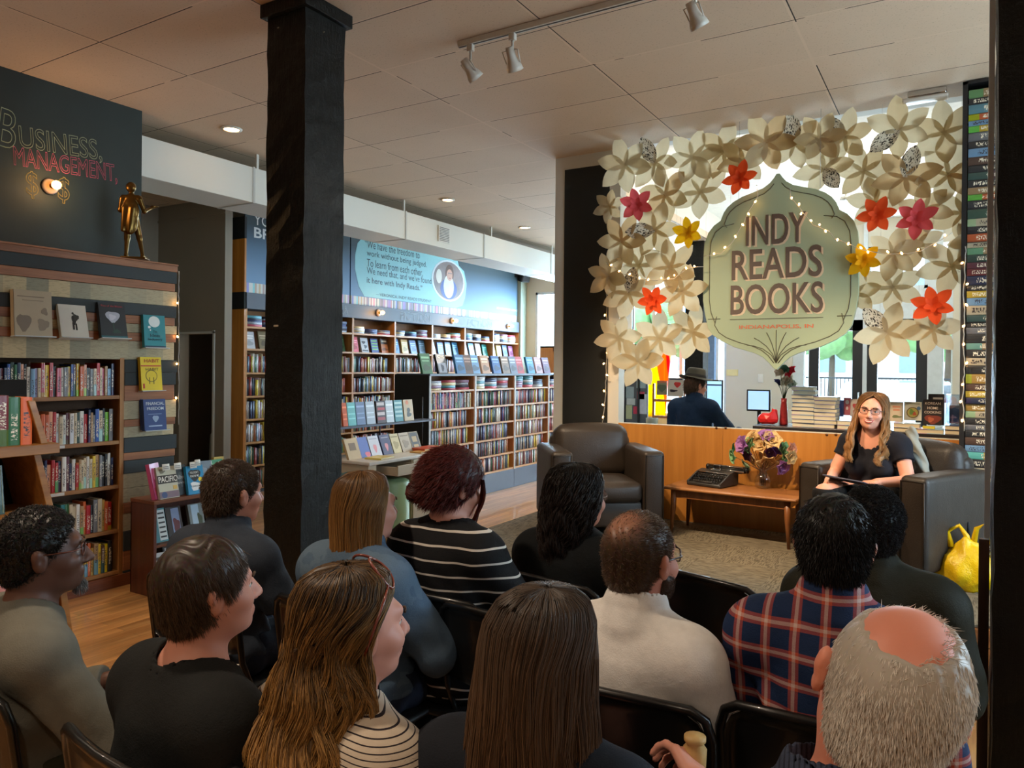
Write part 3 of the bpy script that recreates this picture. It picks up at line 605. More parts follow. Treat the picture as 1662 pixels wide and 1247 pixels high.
fo('bright yellow book with red lettering and a circle drawing', 224, 258, 580, 634, BX, (226, 196, 24), [('e', .5, .44, .56, .36, (96, 84, 20)), ('e', .5, .44, .5, .32, (226, 196, 24)), ('r', .5, .74, .95, .035, (190, 40, 28)), ('r', .12, .14, .08, .14, (190, 40, 28)), ('r', .4, .3, .03, .2, (96, 84, 20)), ('r', .6, .3, .03, .2, (96, 84, 20))], [('HABIT', .54, .89, .72, .1, (176, 60, 24)), ('HABIT', .54, .64, .62, .08, (110, 90, 20))], lean=6)
fo('front navy book with pale FINANCIAL FREEDOM lettering on the striped planks', 229, 265, 648, 698, BX, (30, 62, 120), [('b', .52, .38, .26, .2, (150, 172, 200)), ('r', .5, .14, .6, .04, (160, 180, 206)), ('r', .5, .52, .6, .02, (120, 146, 186))], [('FINANCIAL', .52, .86, .82, .1, (206, 214, 222)), ('FREEDOM', .52, .7, .74, .1, (206, 214, 222))], lean=6)
fo('second navy book stacked behind the Financial Freedom book', 226, 230, 648, 698, BX, (34, 66, 124), lean=6, th=.02, ledge=False, dx=.0)

# bronze statue on the bookcase top
stt = empty('statuette', PX(214, 418, BX - .02) + Vector((0, 0, 0)), 0, 'bronze statuette of a standing man in a tailcoat reading, on top of the bookcase', 'statuette')
m_brz = M('dark_bronze', (104, 78, 36), .32, .85, vary=.35, nscale=9)
STATUE = stt

# ================================================================== LEFT DISPLAY UNIT (nearest shelf, partly out of view)
DX = -3.45; m_disp = wood('display_wood', (136, 88, 40), (176, 124, 64), 'Y', .42, .6); m_dback = M('display_black_back', (12, 12, 12), .9)
DU = empty('display_shelf', (DX, 1.2, 0), 0, 'wooden display shelf unit with slanted sides at the left edge of the view', 'display shelf')
def du(b, name): o = b.build(name, None, DU, .003); o.matrix_local = T((-DX, -1.2, 0)); return o
zs = [PX(60, y, DX).z for y in (738, 848, 972)]
for i, (z, ye) in enumerate(zip(zs, (1.785, 1.80, 1.85))): du(MB().box((DX - .30, .2, z - .0), (DX + .02, ye, z + .045), m_disp), 'shelf')
du(MB().box((DX - .36, .2, .12), (DX - .30, 1.80, 1.52), m_dback), 'back_panel')
for (ya, yb, za, zb) in ((1.66, 1.735, zs[0] + .045, 1.435), (1.745, 1.80, zs[0], zs[1] + .04), (1.80, 1.86, zs[1], zs[2] + .04), (1.86, 1.90, zs[2], .16)):
    b = MB(); vs = []
    dy_ = -.07 if za > zs[0] else .0
    y_top, y_bot = (ya, ya + .055) if za > zs[0] else (ya - .06, ya)
    zt, zb_ = (zb, za) if zb > za else (za, zb)
    b.add([(DX - .32, y_bot, zb_), (DX, y_bot, zb_), (DX, y_bot + .03, zb_), (DX - .32, y_bot + .03, zb_), (DX - .32, y_top, zt), (DX, y_top, zt), (DX, y_top + .03, zt), (DX - .32, y_top + .03, zt)], [(0, 3, 2, 1), (4, 5, 6, 7), (0, 1, 5, 4), (1, 2, 6, 5), (2, 3, 7, 6), (3, 0, 4, 7)], m_disp); du(b, 'slanted_side')
du(MB().box((DX - .36, .2, 0), (DX + .03, 1.92, .16), wood('display_plinth', (126, 64, 26), (164, 92, 42), 'Y', .4)), 'plinth')
book_row(['brown', 'red', 'dark red', 'brown', 'dark green', 'maroon', 'dark red', 'green', 'orange'], MX(DX - .01, 1.265, zs[0] + .046), .42, 'the near display shelf', 'gilt spines on the near display shelf', (.205, .215), (.042, .046), (.12, .15))
def fo2(label, y0, y1, z0, h, X, cover, **kw): return face_book(label, (X, (y0 + y1) / 2, z0), y1 - y0, h, .03, cover, FRX, **kw)
fo2('dark green clothbound book with small gilt figures, standing on the near display shelf', 1.40, 1.60, zs[1] + .046, .21, DX - .06, (14, 62, 40), lean=8, arts=[('b', .38, .45, .2, .16, (176, 160, 96)), ('b', .72, .42, .2, .1, (150, 136, 80)), ('r', .5, .97, .94, .008, (130, 130, 70)), ('r', .03, .5, .012, .96, (130, 130, 70)), ('r', .97, .5, .012, .94, (130, 130, 70))], texts=[('When We Are Six', .5, .86, .72, .07, (170, 160, 100)), ('A. B. Milton', .5, .75, .4, .05, (170, 160, 100))], group='books on the near display shelf')
fo2('pale pink book lying lowest on the near display shelf at the edge of the view', 1.44, 1.62, zs[2] + .046, .22, DX - .06, (206, 130, 120), lean=10, arts=[('e', .6, .3, .6, .5, (200, 196, 188))], texts=[('4', .6, .3, .22, .22, (40, 36, 36))], group='books on the near display shelf')

# ================================================================== LOW DARK BOOKCASE
m_dk = wood('dark_cherry', (60, 28, 18), (92, 46, 28), 'Z', .4, .6); m_dky = wood('dark_cherry_top', (84, 46, 28), (120, 72, 42), 'Y', .4, .6)
KX, KY0, KY1 = -4.69, 3.06, 3.72
LB = empty('bookcase', (KX, KY0, 0), 0, 'low dark cherry bookcase with display books on top, beside the striped end panel', 'bookcase')
def lb(b, name): o = b.build(name, None, LB, .003); o.matrix_local = T((-KX, -KY0, 0)); return o
lb(MB().box((KX - .27, KY0, 0), (KX, KY0 + .022, .635), m_dk), 'side_panel'); lb(MB().box((KX - .27, KY1 - .022, 0), (KX, KY1, .635), m_dk), 'side_panel')
lb(MB().box((KX - .27, KY0 - .004, .635), (KX + .008, KY1 + .004, .66), m_dky), 'top_board'); lb(MB().box((KX - .27, KY0, 0), (KX - .255, KY1, .63), m_dk), 'back_panel')
for z in (.335, .06): lb(MB().box((KX - .25, KY0 + .022, z), (KX - .004, KY1 - .022, z + .02), m_dky), 'shelf')
lb(MB().box((KX - .02, KY0 + .02, 0), (KX - .006, KY1 - .02, .06), m_dk), 'plinth')
def kb(label, y0, y1, z0, h, cover, x=-.02, **kw):
    return face_book(label, (KX + x, (y0 + y1) / 2, z0), y1 - y0, h, .028, cover, FRX, group='display books on and in the dark low bookcase', **kw)
kb('pink patterned book at the left end of the dark bookcase top', 3.09, 3.20, .662, .25, (180, 70, 110), x=-.06, lean=12, spin=25, arts=[('b', .6, .4, .7, .7, (160, 60, 90)), ('b', .5, .2, .8, .3, (150, 50, 50)), ('b', .4, .7, .4, .3, (200, 110, 140))])
kb('cream and grey PACIFIC book with a bicycle-blue base', 3.12, 3.27, .662, .225, (186, 184, 162), x=-.02, lean=16, arts=[('r', .5, .6, .98, .26, (56, 52, 48)), ('b', .3, .86, .3, .14, (120, 116, 100)), ('r', .5, .12, .98, .2, (120, 100, 110)), ('e', .25, .12, .28, .2, (60, 80, 120)), ('r', .84, .32, .2, .12, (206, 170, 90))], texts=[('PACIFIC', .52, .6, .92, .18, (226, 222, 210))])
kb('dark grey book with curled white lettering behind the blue cloud book', 3.27, 3.37, .662, .215, (70, 76, 78), x=-.07, lean=10, arts=[('b', .6, .55, .5, .5, (96, 100, 100))], texts=[('Alive', .5, .6, .8, .14, (210, 206, 200)), ('love', .5, .42, .7, .1, (200, 196, 190))])
kb('bright blue book with black and white clouds and a yellow dot', 3.34, 3.48, .662, .205, (28, 132, 176), x=-.02, lean=12, arts=[('b', .46, .68, .66, .4, (26, 30, 34)), ('b', .5, .28, .66, .3, (220, 222, 218)), ('e', .78, .5, .24, .17, (230, 200, 40))], texts=[("YOU DON'T", .45, .76, .5, .08, (220, 220, 210)), ('KNOW ME', .45, .64, .5, .08, (220, 220, 210)), ('JOHN CORY', .52, .27, .5, .06, (40, 60, 70))])
kb('black book with white edges, right of the blue cloud book', 3.46, 3.57, .662, .225, (34, 36, 40), x=-.06, lean=10, spin=-12, arts=[('r', .97, .5, .04, .96, (206, 206, 200)), ('b', .4, .7, .4, .2, (80, 84, 88))])
kb('green and red illustrated book at the right end of the dark bookcase top', 3.57, 3.68, .662, .225, (70, 150, 116), x=-.06, lean=10, arts=[('b', .4, .4, .7, .5, (150, 60, 60)), ('b', .5, .8, .8, .2, (120, 190, 150))])
kb('mustard book partly hidden behind the green illustrated book', 3.63, 3.72, .662, .235, (190, 160, 80), x=-.11, lean=6)
def card(label, y, z, w=.055):
    o = MB().rbox((-.002, -w / 2, 0), (.0, w / 2, .045), .0008, 1, M('review_card', (206, 204, 192), .6)).build('review_card'); o.location = (KX - .03, y, z - .012); o.rotation_euler = (0, R(-10), 0)
    for k in range(4): pass
    MB().box((0, -w * .4, .012), (.0008, w * .4, .016), M('card_ink', (110, 110, 110), .7)).box((0, -w * .4, .024), (.0008, w * .35, .028), M('card_ink', (110, 110, 110), .7)).build('print', None, o)
    return tag(o, label, 'card', 'review cards on the dark bookcase')
card('white printed card tucked behind the top of the PACIFIC book', 3.17, .87); card('cream printed card between the PACIFIC and grey books', 3.26, .868); card('white printed card above the blue cloud book', 3.385, .862); card('pale blank card standing highest behind the blue cloud book', 3.42, .875, .045); card('white printed card above the green illustrated book', 3.625, .842)
kb('teal book with bold dark letters at the left of the dark bookcase shelf', 3.10, 3.215, .356, .235, (60, 120, 128), x=-.06, lean=16, arts=[('r', .72, .5, .5, .9, (196, 202, 200))] + [('r', .72, .15 + .14 * k, .4, .05, (30, 34, 38)) for k in range(6)])
kb('black glossy book with red and blue picture on the dark bookcase shelf', 3.22, 3.34, .356, .23, (34, 24, 28), x=-.06, lean=16, arts=[('r', .6, .5, .5, .9, (120, 136, 170)), ('b', .6, .4, .4, .5, (90, 30, 40))])
kb('silvery glossy book in the middle of the dark bookcase shelf', 3.40, 3.52, .356, .225, (120, 130, 130), x=-.06, lean=16, arts=[('r', .45, .5, .5, .94, (170, 196, 214)), ('b', .7, .4, .3, .6, (70, 80, 60))])
kb('pale greenish book at the right of the dark bookcase shelf', 3.55, 3.67, .356, .225, (150, 146, 120), x=-.06, lean=16, arts=[('r', .4, .6, .5, .7, (186, 182, 160))])
kb('white and red book on the lowest shelf of the dark bookcase', 3.10, 3.22, .081, .2, (190, 186, 180), x=-.05, lean=16, arts=[('r', .5, .8, .8, .1, (50, 40, 40)), ('b', .5, .5, .7, .2, (170, 60, 50)), ('r', .5, .25, .8, .14, (120, 120, 126))])
kb('black and white book leaning behind the red one on the lowest shelf', 3.23, 3.33, .081, .22, (60, 58, 56), x=-.1, lean=16, arts=[('r', .3, .5, .3, .9, (190, 186, 176))])
# ================================================================== FICTION WALL
FXX = -7.5; BY = [6.09, 7.02, 7.965, 8.90, 9.85, 10.80, 11.735, 12.67]; FZ = [2.075, 1.80, 1.505, 1.214, .928, .64, .35, .07]
m_fw = wood('maple_shelf', (172, 118, 66), (206, 156, 98), 'Y', .4, .6); m_fwz = wood('maple_upright', (168, 110, 54), (204, 146, 82), 'Z', .4, .6); m_fb = M('maple_back', (150, 98, 50), .6)
t = NT('shelved_books'); ca = t.n('ShaderNodeVertexColor', layer_name='tint'); co = t.coord(); sp = t.n('ShaderNodeSeparateXYZ'); t.l(co, sp.inputs[0])
k = t.math('GREATER_THAN', t.noise(t.mapping(co, (1, 60, 28)), 2, 2), .6); t.base(t.mix(t.math('MULTIPLY', k, .45), ca.outputs[0], srgb(50, 44, 46))); t.rough(.45); m_stuff = t.m
class Stuff:
    def __init__(s): s.V = []; s.C = []; s.n = 0
    def book(s, Mx, w, d, h, col):
        j = rnd.uniform(.8, 1.12); c = [min(1, v * j) for v in srgb(col)]
        for x, y, z in ((0, 0, 0), (w, 0, 0), (w, d, 0), (0, d, 0), (0, 0, h), (w, 0, h), (w, d, h), (0, d, h)): s.V.append(tuple(Mx @ Vector((x, y, z)))); s.C.append((*c, 1))
        s.n += 1
    def row(s, Mx, L, pal, hr=(.19, .235), wr=(.017, .04), h_=None):
        x = 0
        while True:
            w = rnd.uniform(*wr)
            if x + w > L: break
            s.book(Mx @ T((x, rnd.uniform(0, .015), 0)), w - .001, rnd.uniform(.13, .15), rnd.uniform(*hr), rnd.choice(pal)); x += w
    def stack(s, Mx, n, pal, w=.15, d=.22):
        z = 0
        for _ in range(n):
            t_ = rnd.uniform(.02, .036); s.book(Mx @ T((rnd.uniform(-.006, .006), rnd.uniform(0, .01), z)), d, w, t_ - .001, rnd.choice(pal)); z += t_
    def build(s, name, label, cat, group=None):
        F = []
        for i in range(s.n): b = i * 8; F += [(b, b + 3, b + 2, b + 1), (b + 4, b + 5, b + 6, b + 7), (b, b + 1, b + 5, b + 4), (b + 1, b + 2, b + 6, b + 5), (b + 2, b + 3, b + 7, b + 6), (b + 3, b, b + 4, b + 7)]
        o = link(name, np_mesh(name, s.V, F, smooth=False, cols=s.C), None, m_stuff); return tag(o, label, cat, group, 'stuff')
PF = [(214, 206, 190), (196, 190, 186), (120, 60, 58), (60, 70, 100), (186, 160, 120), (90, 110, 130), (150, 60, 50), (226, 222, 214), (60, 50, 60), (150, 170, 190), (170, 140, 150), (200, 176, 60), (70, 110, 90), (40, 44, 54), (206, 130, 90)]
PS = [(206, 212, 222), (60, 80, 130), (180, 190, 206), (110, 130, 160), (206, 90, 110), (226, 226, 226), (90, 160, 180), (50, 50, 70), (220, 206, 160), (150, 120, 150)]
SF = Stuff()
for i in range(7):
    y0, y1 = BY[i], BY[i + 1]; e = empty('bookcase', (FXX, y0, 0), 0, '%s maple bay of the fiction wall bookcase, counted from the left end' % nth(i), 'bookcase', 'fiction bookcases')
    def fb(b, name): o = b.build(name, None, e); return o
    for y in (0, y1 - y0 - .018): fb(MB().box((-.28, y, 0), (0, y + .018, 2.29), m_fwz), 'side_panel')
    fb(MB().box((-.29, 0, 0), (-.28, y1 - y0, 2.30), m_fb), 'back_panel')
    for z in FZ: fb(MB().box((-.28, .018, z - .024), (-.002, y1 - y0 - .018, z), m_fw), 'shelf')
    fb(MB().box((-.03, .018, 0), (-.012, y1 - y0 - .018, .05), M('kick_grey', (70, 76, 86), .6)), 'kick_board')
    L = y1 - y0 - .04
    for z in FZ[2:]: SF.row(MX(FXX - .02, y0 + .02, z + .0005), L - rnd.choice((0, 0, .05, .1)), PF)
    for s_ in range(3): SF.stack(MX(FXX - .03, y0 + .05 + s_ * .29, FZ[0] + .0005), rnd.randint(3, 5), PS)
SF.build('shelved_books', 'rows of mixed novels filling the shelves of the maple fiction wall', 'books', 'novels on the fiction wall')
e_ = MB().box((FXX - .29, BY[0] - .03, 0), (FXX, BY[0] - .002, 3.36), wood('orange_side_panel', (176, 106, 34), (206, 136, 56), 'Z', .4, .5)); e_.box((FXX - .295, BY[0] - .034, 3.06 + .09), (FXX + .002, BY[0] - .001, 3.42), m_black); e_.box((FXX - .295, BY[0] - .034, 2.285), (FXX + .002, BY[0] - .001, 2.495), m_black)
tag(e_.build('end_panel', None, None, .002), 'tall orange wood end panel with black bands at the left end of the fiction wall', 'end panel')
# grey-blue sign band with hand lettering and lamps
m_band = M('slate_band', (74, 82, 96), .5, vary=.08, nscale=3, bump=.03)
BD = empty('sign_band', (FXX, BY[0], 2.29), 0, 'slate blue sign band lettered FICTION above the maple wall bookcases', 'sign'); MB().box((-.30, -.002, 0), (.012, BY[-1] - BY[0], .2), m_band).build('board', None, BD, .003)
m_let = M('pale_hand_lettering', (150, 160, 168), .6)
for (xa, xb) in ((649, 698), (758, 798)):
    a, b_ = PX(xa, 515, FXX + .012), PX(xb, 528, FXX + .012); text('FICTION', b_.y - a.y, .13, m_let, BD, T((.0125, (a.y + b_.y) / 2 - BY[0], .1)) @ FX, outline=.022)
a = PX(562, 500, FXX + .012); text('A', .12, .13, m_let, BD, T((.0125, a.y - BY[0] - .02, .1)) @ FX, outline=.022)
for px, py, l in ((613, 508, 'leftmost bare glowing bulb on the fiction sign band'), (733, 521, 'middle bare glowing bulb on the fiction sign band'), (824, 530, 'rightmost bare glowing bulb on the fiction sign band')):
    bulb_lamp(PX(px, py, FXX + .013), FX, l, 1.6)
# graphic panels above: dark to sky gradient print, quote panel, strip of printed spines
t = NT('sky_print'); co = t.coord('Object'); sp = t.n('ShaderNodeSeparateXYZ'); t.l(co, sp.inputs[0])
r_ = t.n('ShaderNodeMapRange'); r_.inputs[1].default_value = 0; r_.inputs[2].default_value = .95; t.l(sp.outputs[2], r_.inputs[0]); rp = t.n('ShaderNodeValToRGB'); t.l(r_.outputs[0], rp.inputs[0])
rp.color_ramp.elements[0].position = .15; rp.color_ramp.elements[0].color = (*srgb(104, 140, 176), 1); rp.color_ramp.elements[1].position = .9; rp.color_ramp.elements[1].color = (*srgb(44, 62, 70), 1)
fl = t.math('FLOOR', t.math('MULTIPLY', sp.outputs[1], 33)); wn = t.n('ShaderNodeTexWhiteNoise', noise_dimensions='1D'); t.l(fl, wn.inputs['W']); hh = t.n('ShaderNodeHueSaturation'); hh.inputs['Color'].default_value = (.5, .22, .2, 1); t.l(wn.outputs[0], hh.inputs['Hue'])
w2 = t.n('ShaderNodeTexWhiteNoise', noise_dimensions='1D'); t.l(t.math('ADD', fl, 37.5), w2.inputs['W']); t.l(t.math('MULTIPLY', w2.outputs[0], 1.1), hh.inputs['Saturation']); t.l(t.math('ADD', w2.outputs[0], .35), hh.inputs['Value'])
w3 = t.math('GREATER_THAN', wn.outputs[0], .62); cc = t.mix(w3, hh.outputs[0], srgb(206, 206, 200))
low = t.math('LESS_THAN', sp.outputs[2], .125); t.base(t.mix(low, rp.outputs[0], cc)); t.rough(.55); m_print = t.m
for i, (ya, yb, l) in enumerate(((BY[0], 7.93, 'dark graphic wall panel with white lettering beginning YOU and BR, left of the quote panel'), (7.94, 12.67, 'long graphic wall panel with the teal quote bubble and oval portrait above fiction'))):
    e = empty('wall_graphic', (FXX - .03, ya, 2.492), 0, l, 'wall graphic'); MB().box((-.02, 0, 0), (.0, yb - ya - .012, 1.03 if i == 0 else 1.03), m_print).build('panel', None, e)
    if i == 0:
        m_wt = M('white_vinyl', (216, 220, 220), .5)
        for s, x0, x1, yy, hh_, bo in (('YOUR', 412, 463, 356, .13, 0), ('BRAIN', 412, 478, 377, .13, .02)):
            a, b_ = PX(x0, yy, FXX - .03), PX(x1, yy, FXX - .03); text(s, b_.y - a.y, hh_, m_wt, e, T((.002, (a.y + b_.y) / 2 - ya, a.z - 2.492)) @ FX, bold=bo)
    else:
        m_teal = M('teal_bubble_print', (136, 194, 200), .5, vary=.03, bump=0); m_tt = M('slate_print', (74, 96, 108), .5)
        def P_(x, y, o=0): q = PX(x, y, FXX - .03); return (q.y - ya, q.z - 2.492)
        y0, _ = P_(576, 440); y1, _ = P_(757, 460); zt, zb = 1.02, .135
        pts = [(y0 + .18, zt), (y0 + .05, zt - .12), (y0 + .0, zt - .3), (y0 + .0, zb + .38), (y0 + .08, zb + .14), (y0 + .2, zb), (y1 - .32, zb), (y1 - .12, zb + .05), (y1 - .04, zb + .2), (y1, zb + .4), (y1, zt - .42), (y1 - .08, zt - .22), (y1 - .24, zt - .14), (y1 - .3, zt)]
        MB().prism(pts, 0, .002, m_teal, FX).build('quote_bubble', None, e)
        for s, xa, xb, ya_, yb_ in (('“We have the freedom to', 592, 681, 398, 412), ('work without being judged.', 595, 692, 414, 429), ('To learn from each other.', 595, 686, 428, 441), ('We need that, and we’ve found', 595, 700, 442, 455), ('it here with Indy Reads.”', 595, 685, 456, 469)):
            a, b_ = P_(xa, ya_), P_(xb, yb_); text(s, b_[0] - a[0], .115, m_tt, e, T((.003, (a[0] + b_[0]) / 2, (a[1] + b_[1]) / 2)) @ FX, bold=.012 if 'it here' in s else 0)
        a, b_ = P_(610, 478), P_(700, 488); text('—VERONICA, INDY READS STUDENT', b_[0] - a[0], .055, m_tt, e, T((.003, (a[0] + b_[0]) / 2, a[1] - .0)) @ FX)
        a, b_ = P_(806, 500), P_(840, 505); text('INDY READS BOOKS + LITERACY', b_[0] - a[0], .04, M('white_vinyl', (216, 220, 220)), e, T((.003, (a[0] + b_[0]) / 2, a[1])) @ FX)
        c_ = P_(728, 456); pt = empty('portrait', (0, 0, 0)); pt.parent = e; pt.location = (.002, c_[0], c_[1])
        def el2(cx, cy, rx, ry, d, m, k=26): return MB().prism([(cx + rx * math.cos(2 * math.pi * i / k), cy + ry * math.sin(2 * math.pi * i / k)) for i in range(k)], 0, d, m, FX)
        b = el2(0, 0, .48, .355, .002, M('oval_rim', (196, 208, 214), .4)); b2 = el2(0, 0, .435, .325, .003, M('portrait_ground', (128, 112, 110), .5, vary=.5, nscale=5)); b.add(b2.v, b2.f, b2.mats[0])
        for q in (el2(0, -.14, .24, .18, .004, M('portrait_shirt', (60, 80, 150), .5)), el2(.02, .12, .12, .16, .0045, M('portrait_hair', (92, 58, 40), .5)), el2(.0, -.1, .15, .2, .0047, M('portrait_scarf', (206, 206, 200), .5)), el2(.02, .1, .085, .1, .005, M('portrait_skin', (196, 148, 126), .5)), el2(.0, .13, .02, .01, .0052, m_tt), el2(.06, .13, .02, .01, .0052, m_tt), el2(.03, .045, .025, .008, .0052, M('portrait_lip', (150, 70, 70), .5)), el2(-.28, .05, .08, .12, .004, m_white)): b.add(q.v, q.f, q.mats[0])
        pt_o = b.build('portrait_print', None, e); pt_o.matrix_local = T((.002, c_[0], c_[1])); bpy.data.objects.remove(pt)
# wall above, corner pilaster and the speaker
w = MB(); w.box((FXX - .45, BY[0] - .03, 2.3), (FXX - .3, 12.9, CEIL), m_greige); w.box((FXX - .42, 12.67, 0), (FXX + .04, 12.9, CEIL), M('pilaster_green_grey', (150, 160, 144), .7)); struct(w.build('wall_fiction'))
sp_ = empty('loudspeaker', PX(851, 446, FXX + .1), 0, 'small black loudspeaker mounted high in the corner past the quote panel', 'loudspeaker'); sm_ = M('speaker_black', (22, 23, 26), .5)
o = MB().rbox((-.08, -.1, -.14), (.09, .1, .14), .02, 3, sm_).build('cabinet', None, sp_); o.rotation_euler = (0, R(18), R(-25)); MB().tube([(-.12, -.12, .0), (-.02, -.05, .0)], .018, 8, sm_).box((-.13, -.16, -.06), (-.11, -.09, .06), sm_).build('bracket', None, sp_)
o = MB().rbox((.091, -.08, -.12), (.097, .08, .12), .01, 2, M('speaker_grille', (40, 41, 44), .8, bump=.6, nscale=90)).build('grille', None, sp_); o.rotation_euler = (0, R(18), R(-25))
# tall bookcase far right beyond (in front of the street window)
q = PX(868, 560, -6.3)
TB = empty('bookcase', (-6.75, 12.2, 0), 0, 'tall orange bookcase far off below the pale blue window', 'bookcase'); tbm = wood('tall_orange', (190, 120, 60), (216, 152, 90), 'Z', .4, .6)
MB().box((0, 0, 0), (.3, .03, 2.0), tbm).build('side_panel', None, TB); MB().box((0, 0, 1.97), (.3, 1.4 - .8, 2.0), tbm).build('top_board', None, TB); MB().box((0, .55, 0), (1.6, .58, 2.0), tbm).build('back_panel', None, TB)
for z in (.4, .75, 1.1, 1.45, 1.7): MB().box((.3, .3, z - .02), (1.6, .56, z), tbm).build('shelf', None, TB)
MB().box((.27, .0, 1.9), (1.6, .56, 2.0), tbm).build('header', None, TB)
S2 = Stuff()
for z in (.4, .75, 1.1, 1.45, 1.7): S2.row(Matrix(((1, 0, 0, -6.43), (0, 1, 0, 12.5), (0, 0, 1, z + .001), (0, 0, 0, 1))), 1.25, PF, hr=(.17, .19) if z > 1.6 else (.2, .25))
S2.build('shelved_books', 'distant upright books in the tall orange bookcase below the pale window', 'books', 'books in the far orange bookcase')
# face-out novels
GFN = 'face-out novels on the fiction wall'; fi = [(6, 6.14, [('grey', (190, 190, 196)), ('olive', (110, 100, 60))]), ]
FOUT = [[((186, 190, 196), 'pale grey'), ((120, 104, 66), 'olive'), ((60, 60, 70), 'dark'), ((150, 60, 50), 'brick red')], [((60, 90, 120), 'steel blue'), ((170, 150, 120), 'sand'), ((50, 50, 56), 'charcoal'), ((58, 110, 70), 'green')],
        [((214, 60, 80), 'bright pink'), ((196, 198, 204), 'white with black figures'), ((52, 70, 150), 'royal blue with green lettering'), ((206, 130, 80), 'brown and orange landscape')], [((96, 150, 210), 'sky blue'), ((210, 176, 90), 'mustard'), ((130, 160, 206), 'pale blue'), ((70, 110, 140), 'slate blue')],
        [((196, 206, 206), 'white'), ((56, 90, 160), 'deep blue'), ((110, 150, 180), 'grey blue'), ((50, 130, 180), 'bright blue')], [((190, 150, 160), 'dusty pink'), ((120, 176, 220), 'light sky blue'), ((206, 206, 210), 'off-white'), ((40, 150, 140), 'teal')],
        [((186, 196, 90), 'lime'), ((206, 190, 70), 'yellow'), ((80, 110, 170), 'cobalt'), ((150, 90, 130), 'plum')]]
for i in range(7):
    for j, (c, nm) in enumerate(FOUT[i]):
        w_ = .155; y = BY[i] + .13 + j * .222
        ar = [('r', .5, .75, .8, .07, [min(255, v + 80) for v in c]), ('r', .5, .62, .66, .06, [min(255, v + 70) for v in c]), ('b', .5, .32, .6, .3, [max(0, v - 40) for v in c])]
        if 'landscape' in nm: ar = [('r', .5, .8, .98, .38, (60, 50, 44)), ('r', .5, .82, .7, .12, (214, 206, 190)), ('b', .5, .25, .9, .2, (150, 90, 50))]
        if 'green lettering' in nm: ar = [('r', .5, .84 - .2 * k_, .8, .09, (110, 190, 90)) for k_ in range(4)]
        if 'black figures' in nm: ar = [('b', .4, .7, .5, .2, (40, 40, 50)), ('b', .6, .4, .4, .26, (50, 50, 60)), ('r', .5, .12, .8, .12, (60, 60, 66))]
        face_book('%s face-out novel, %s in the %s bay of the fiction wall' % (nm, nth(j), nth(i)), (FXX - .075, y, FZ[1] + .001), w_, rnd.uniform(.215, .24), .025, c, FRX, rnd.uniform(10, 14), ar, group=GFN, name='novel')

# ================================================================== LOW BOOKCASES
LX = -5.09; LY = [6.635, 7.55, 8.50, 9.45, 10.35]; LZ = [1.325, 1.108, .892, .68, .475, .265]
m_lw = wood('light_maple', (186, 134, 88), (216, 168, 120), 'Y', .4, .6); m_lwz = wood('light_maple_upright', (176, 112, 62), (206, 142, 88), 'Z', .4, .6); m_grey = M('slate_laminate', (84, 94, 112), .4, vary=.05, bump=.02)
SL = Stuff(); pool_l = ['white', 'cream', 'black', 'red', 'blue', 'grey', 'light blue', 'navy', 'maroon', 'pink', 'lavender', 'tan', 'yellow', 'teal', 'orange', 'purple', 'dark green', 'brown']
RN = ['top row', 'second row', 'third row', 'fourth row', 'bottom row']
for i in range(4):
    y0, y1 = LY[i], LY[i + 1]; W_ = y1 - y0; e = empty('bookcase', (LX, y0, 0), 0, '%s bay from the left of the low slate-topped bookcase' % nth(i), 'bookcase', 'low fiction bookcases')
    for y in (0, W_ - .02): MB().box((-.28, y, .24), (0, y + .02, 1.49), m_lwz).build('side_panel', None, e)
    MB().box((-.002, -.006, .24), (.006, .026, 1.49), M('pale_edge_strip', (190, 190, 190), .4)).build('edge_strip', None, e)
    MB().box((-.29, 0, .05), (-.28, W_, 1.49), m_fb).build('back_panel', None, e)
    for z in LZ: MB().box((-.28, .02, z - .022), (0, W_ - .02, z), m_lw).build('shelf', None, e)
    MB().box((-.29, 0, 0), (.004, W_ - .003, .24), m_grey).build('base_cabinet', None, e, .003); MB().box((-.47, -.004, 1.49), (.012, W_ + .004, 1.515), m_grey).build('top_board', None, e)
    MB().box((-.47, 0, 0), (-.292, W_, 1.49), m_grey).build('rear_half', None, e)
    for j, z in enumerate(LZ[1:]):
        L = W_ - .045 - rnd.choice((.02, .06, .1)); rn_ = 'the %s of the nearest low bookcase' % RN[j]
        if i == 0 and j < 1:
            book_row(mixed(60, pool_l, i * 10 + j), MX(LX - .015, y0 + .022, z + .0005), L, rn_, 'novels in the low bookcase', (.165, .205), (.02, .032), (.11, .13))
        else: SL.row(MX(LX - .015, y0 + .022, z + .0005), L, PF + [(190, 60, 70), (60, 60, 120)], (.165, .2), (.018, .03))
    for s_ in range(3): SL.stack(MX(LX - .03, y0 + .05 + s_ * .28, LZ[0] + .0005), rnd.randint(4, 5), PS, .14, .22)
SL.build('shelved_books', 'further rows and flat stacks of novels in the low slate-topped bookcase', 'books', 'novels in the farther low bookcase bays')
o = MB().box((LX - .49, LY[0] - .02, 0), (LX + .008, LY[0] - .004, 1.505), m_black).build('end_panel', None, None, .003); tag(o, 'black end panel closing the near end of the low slate-topped bookcase', 'end panel')
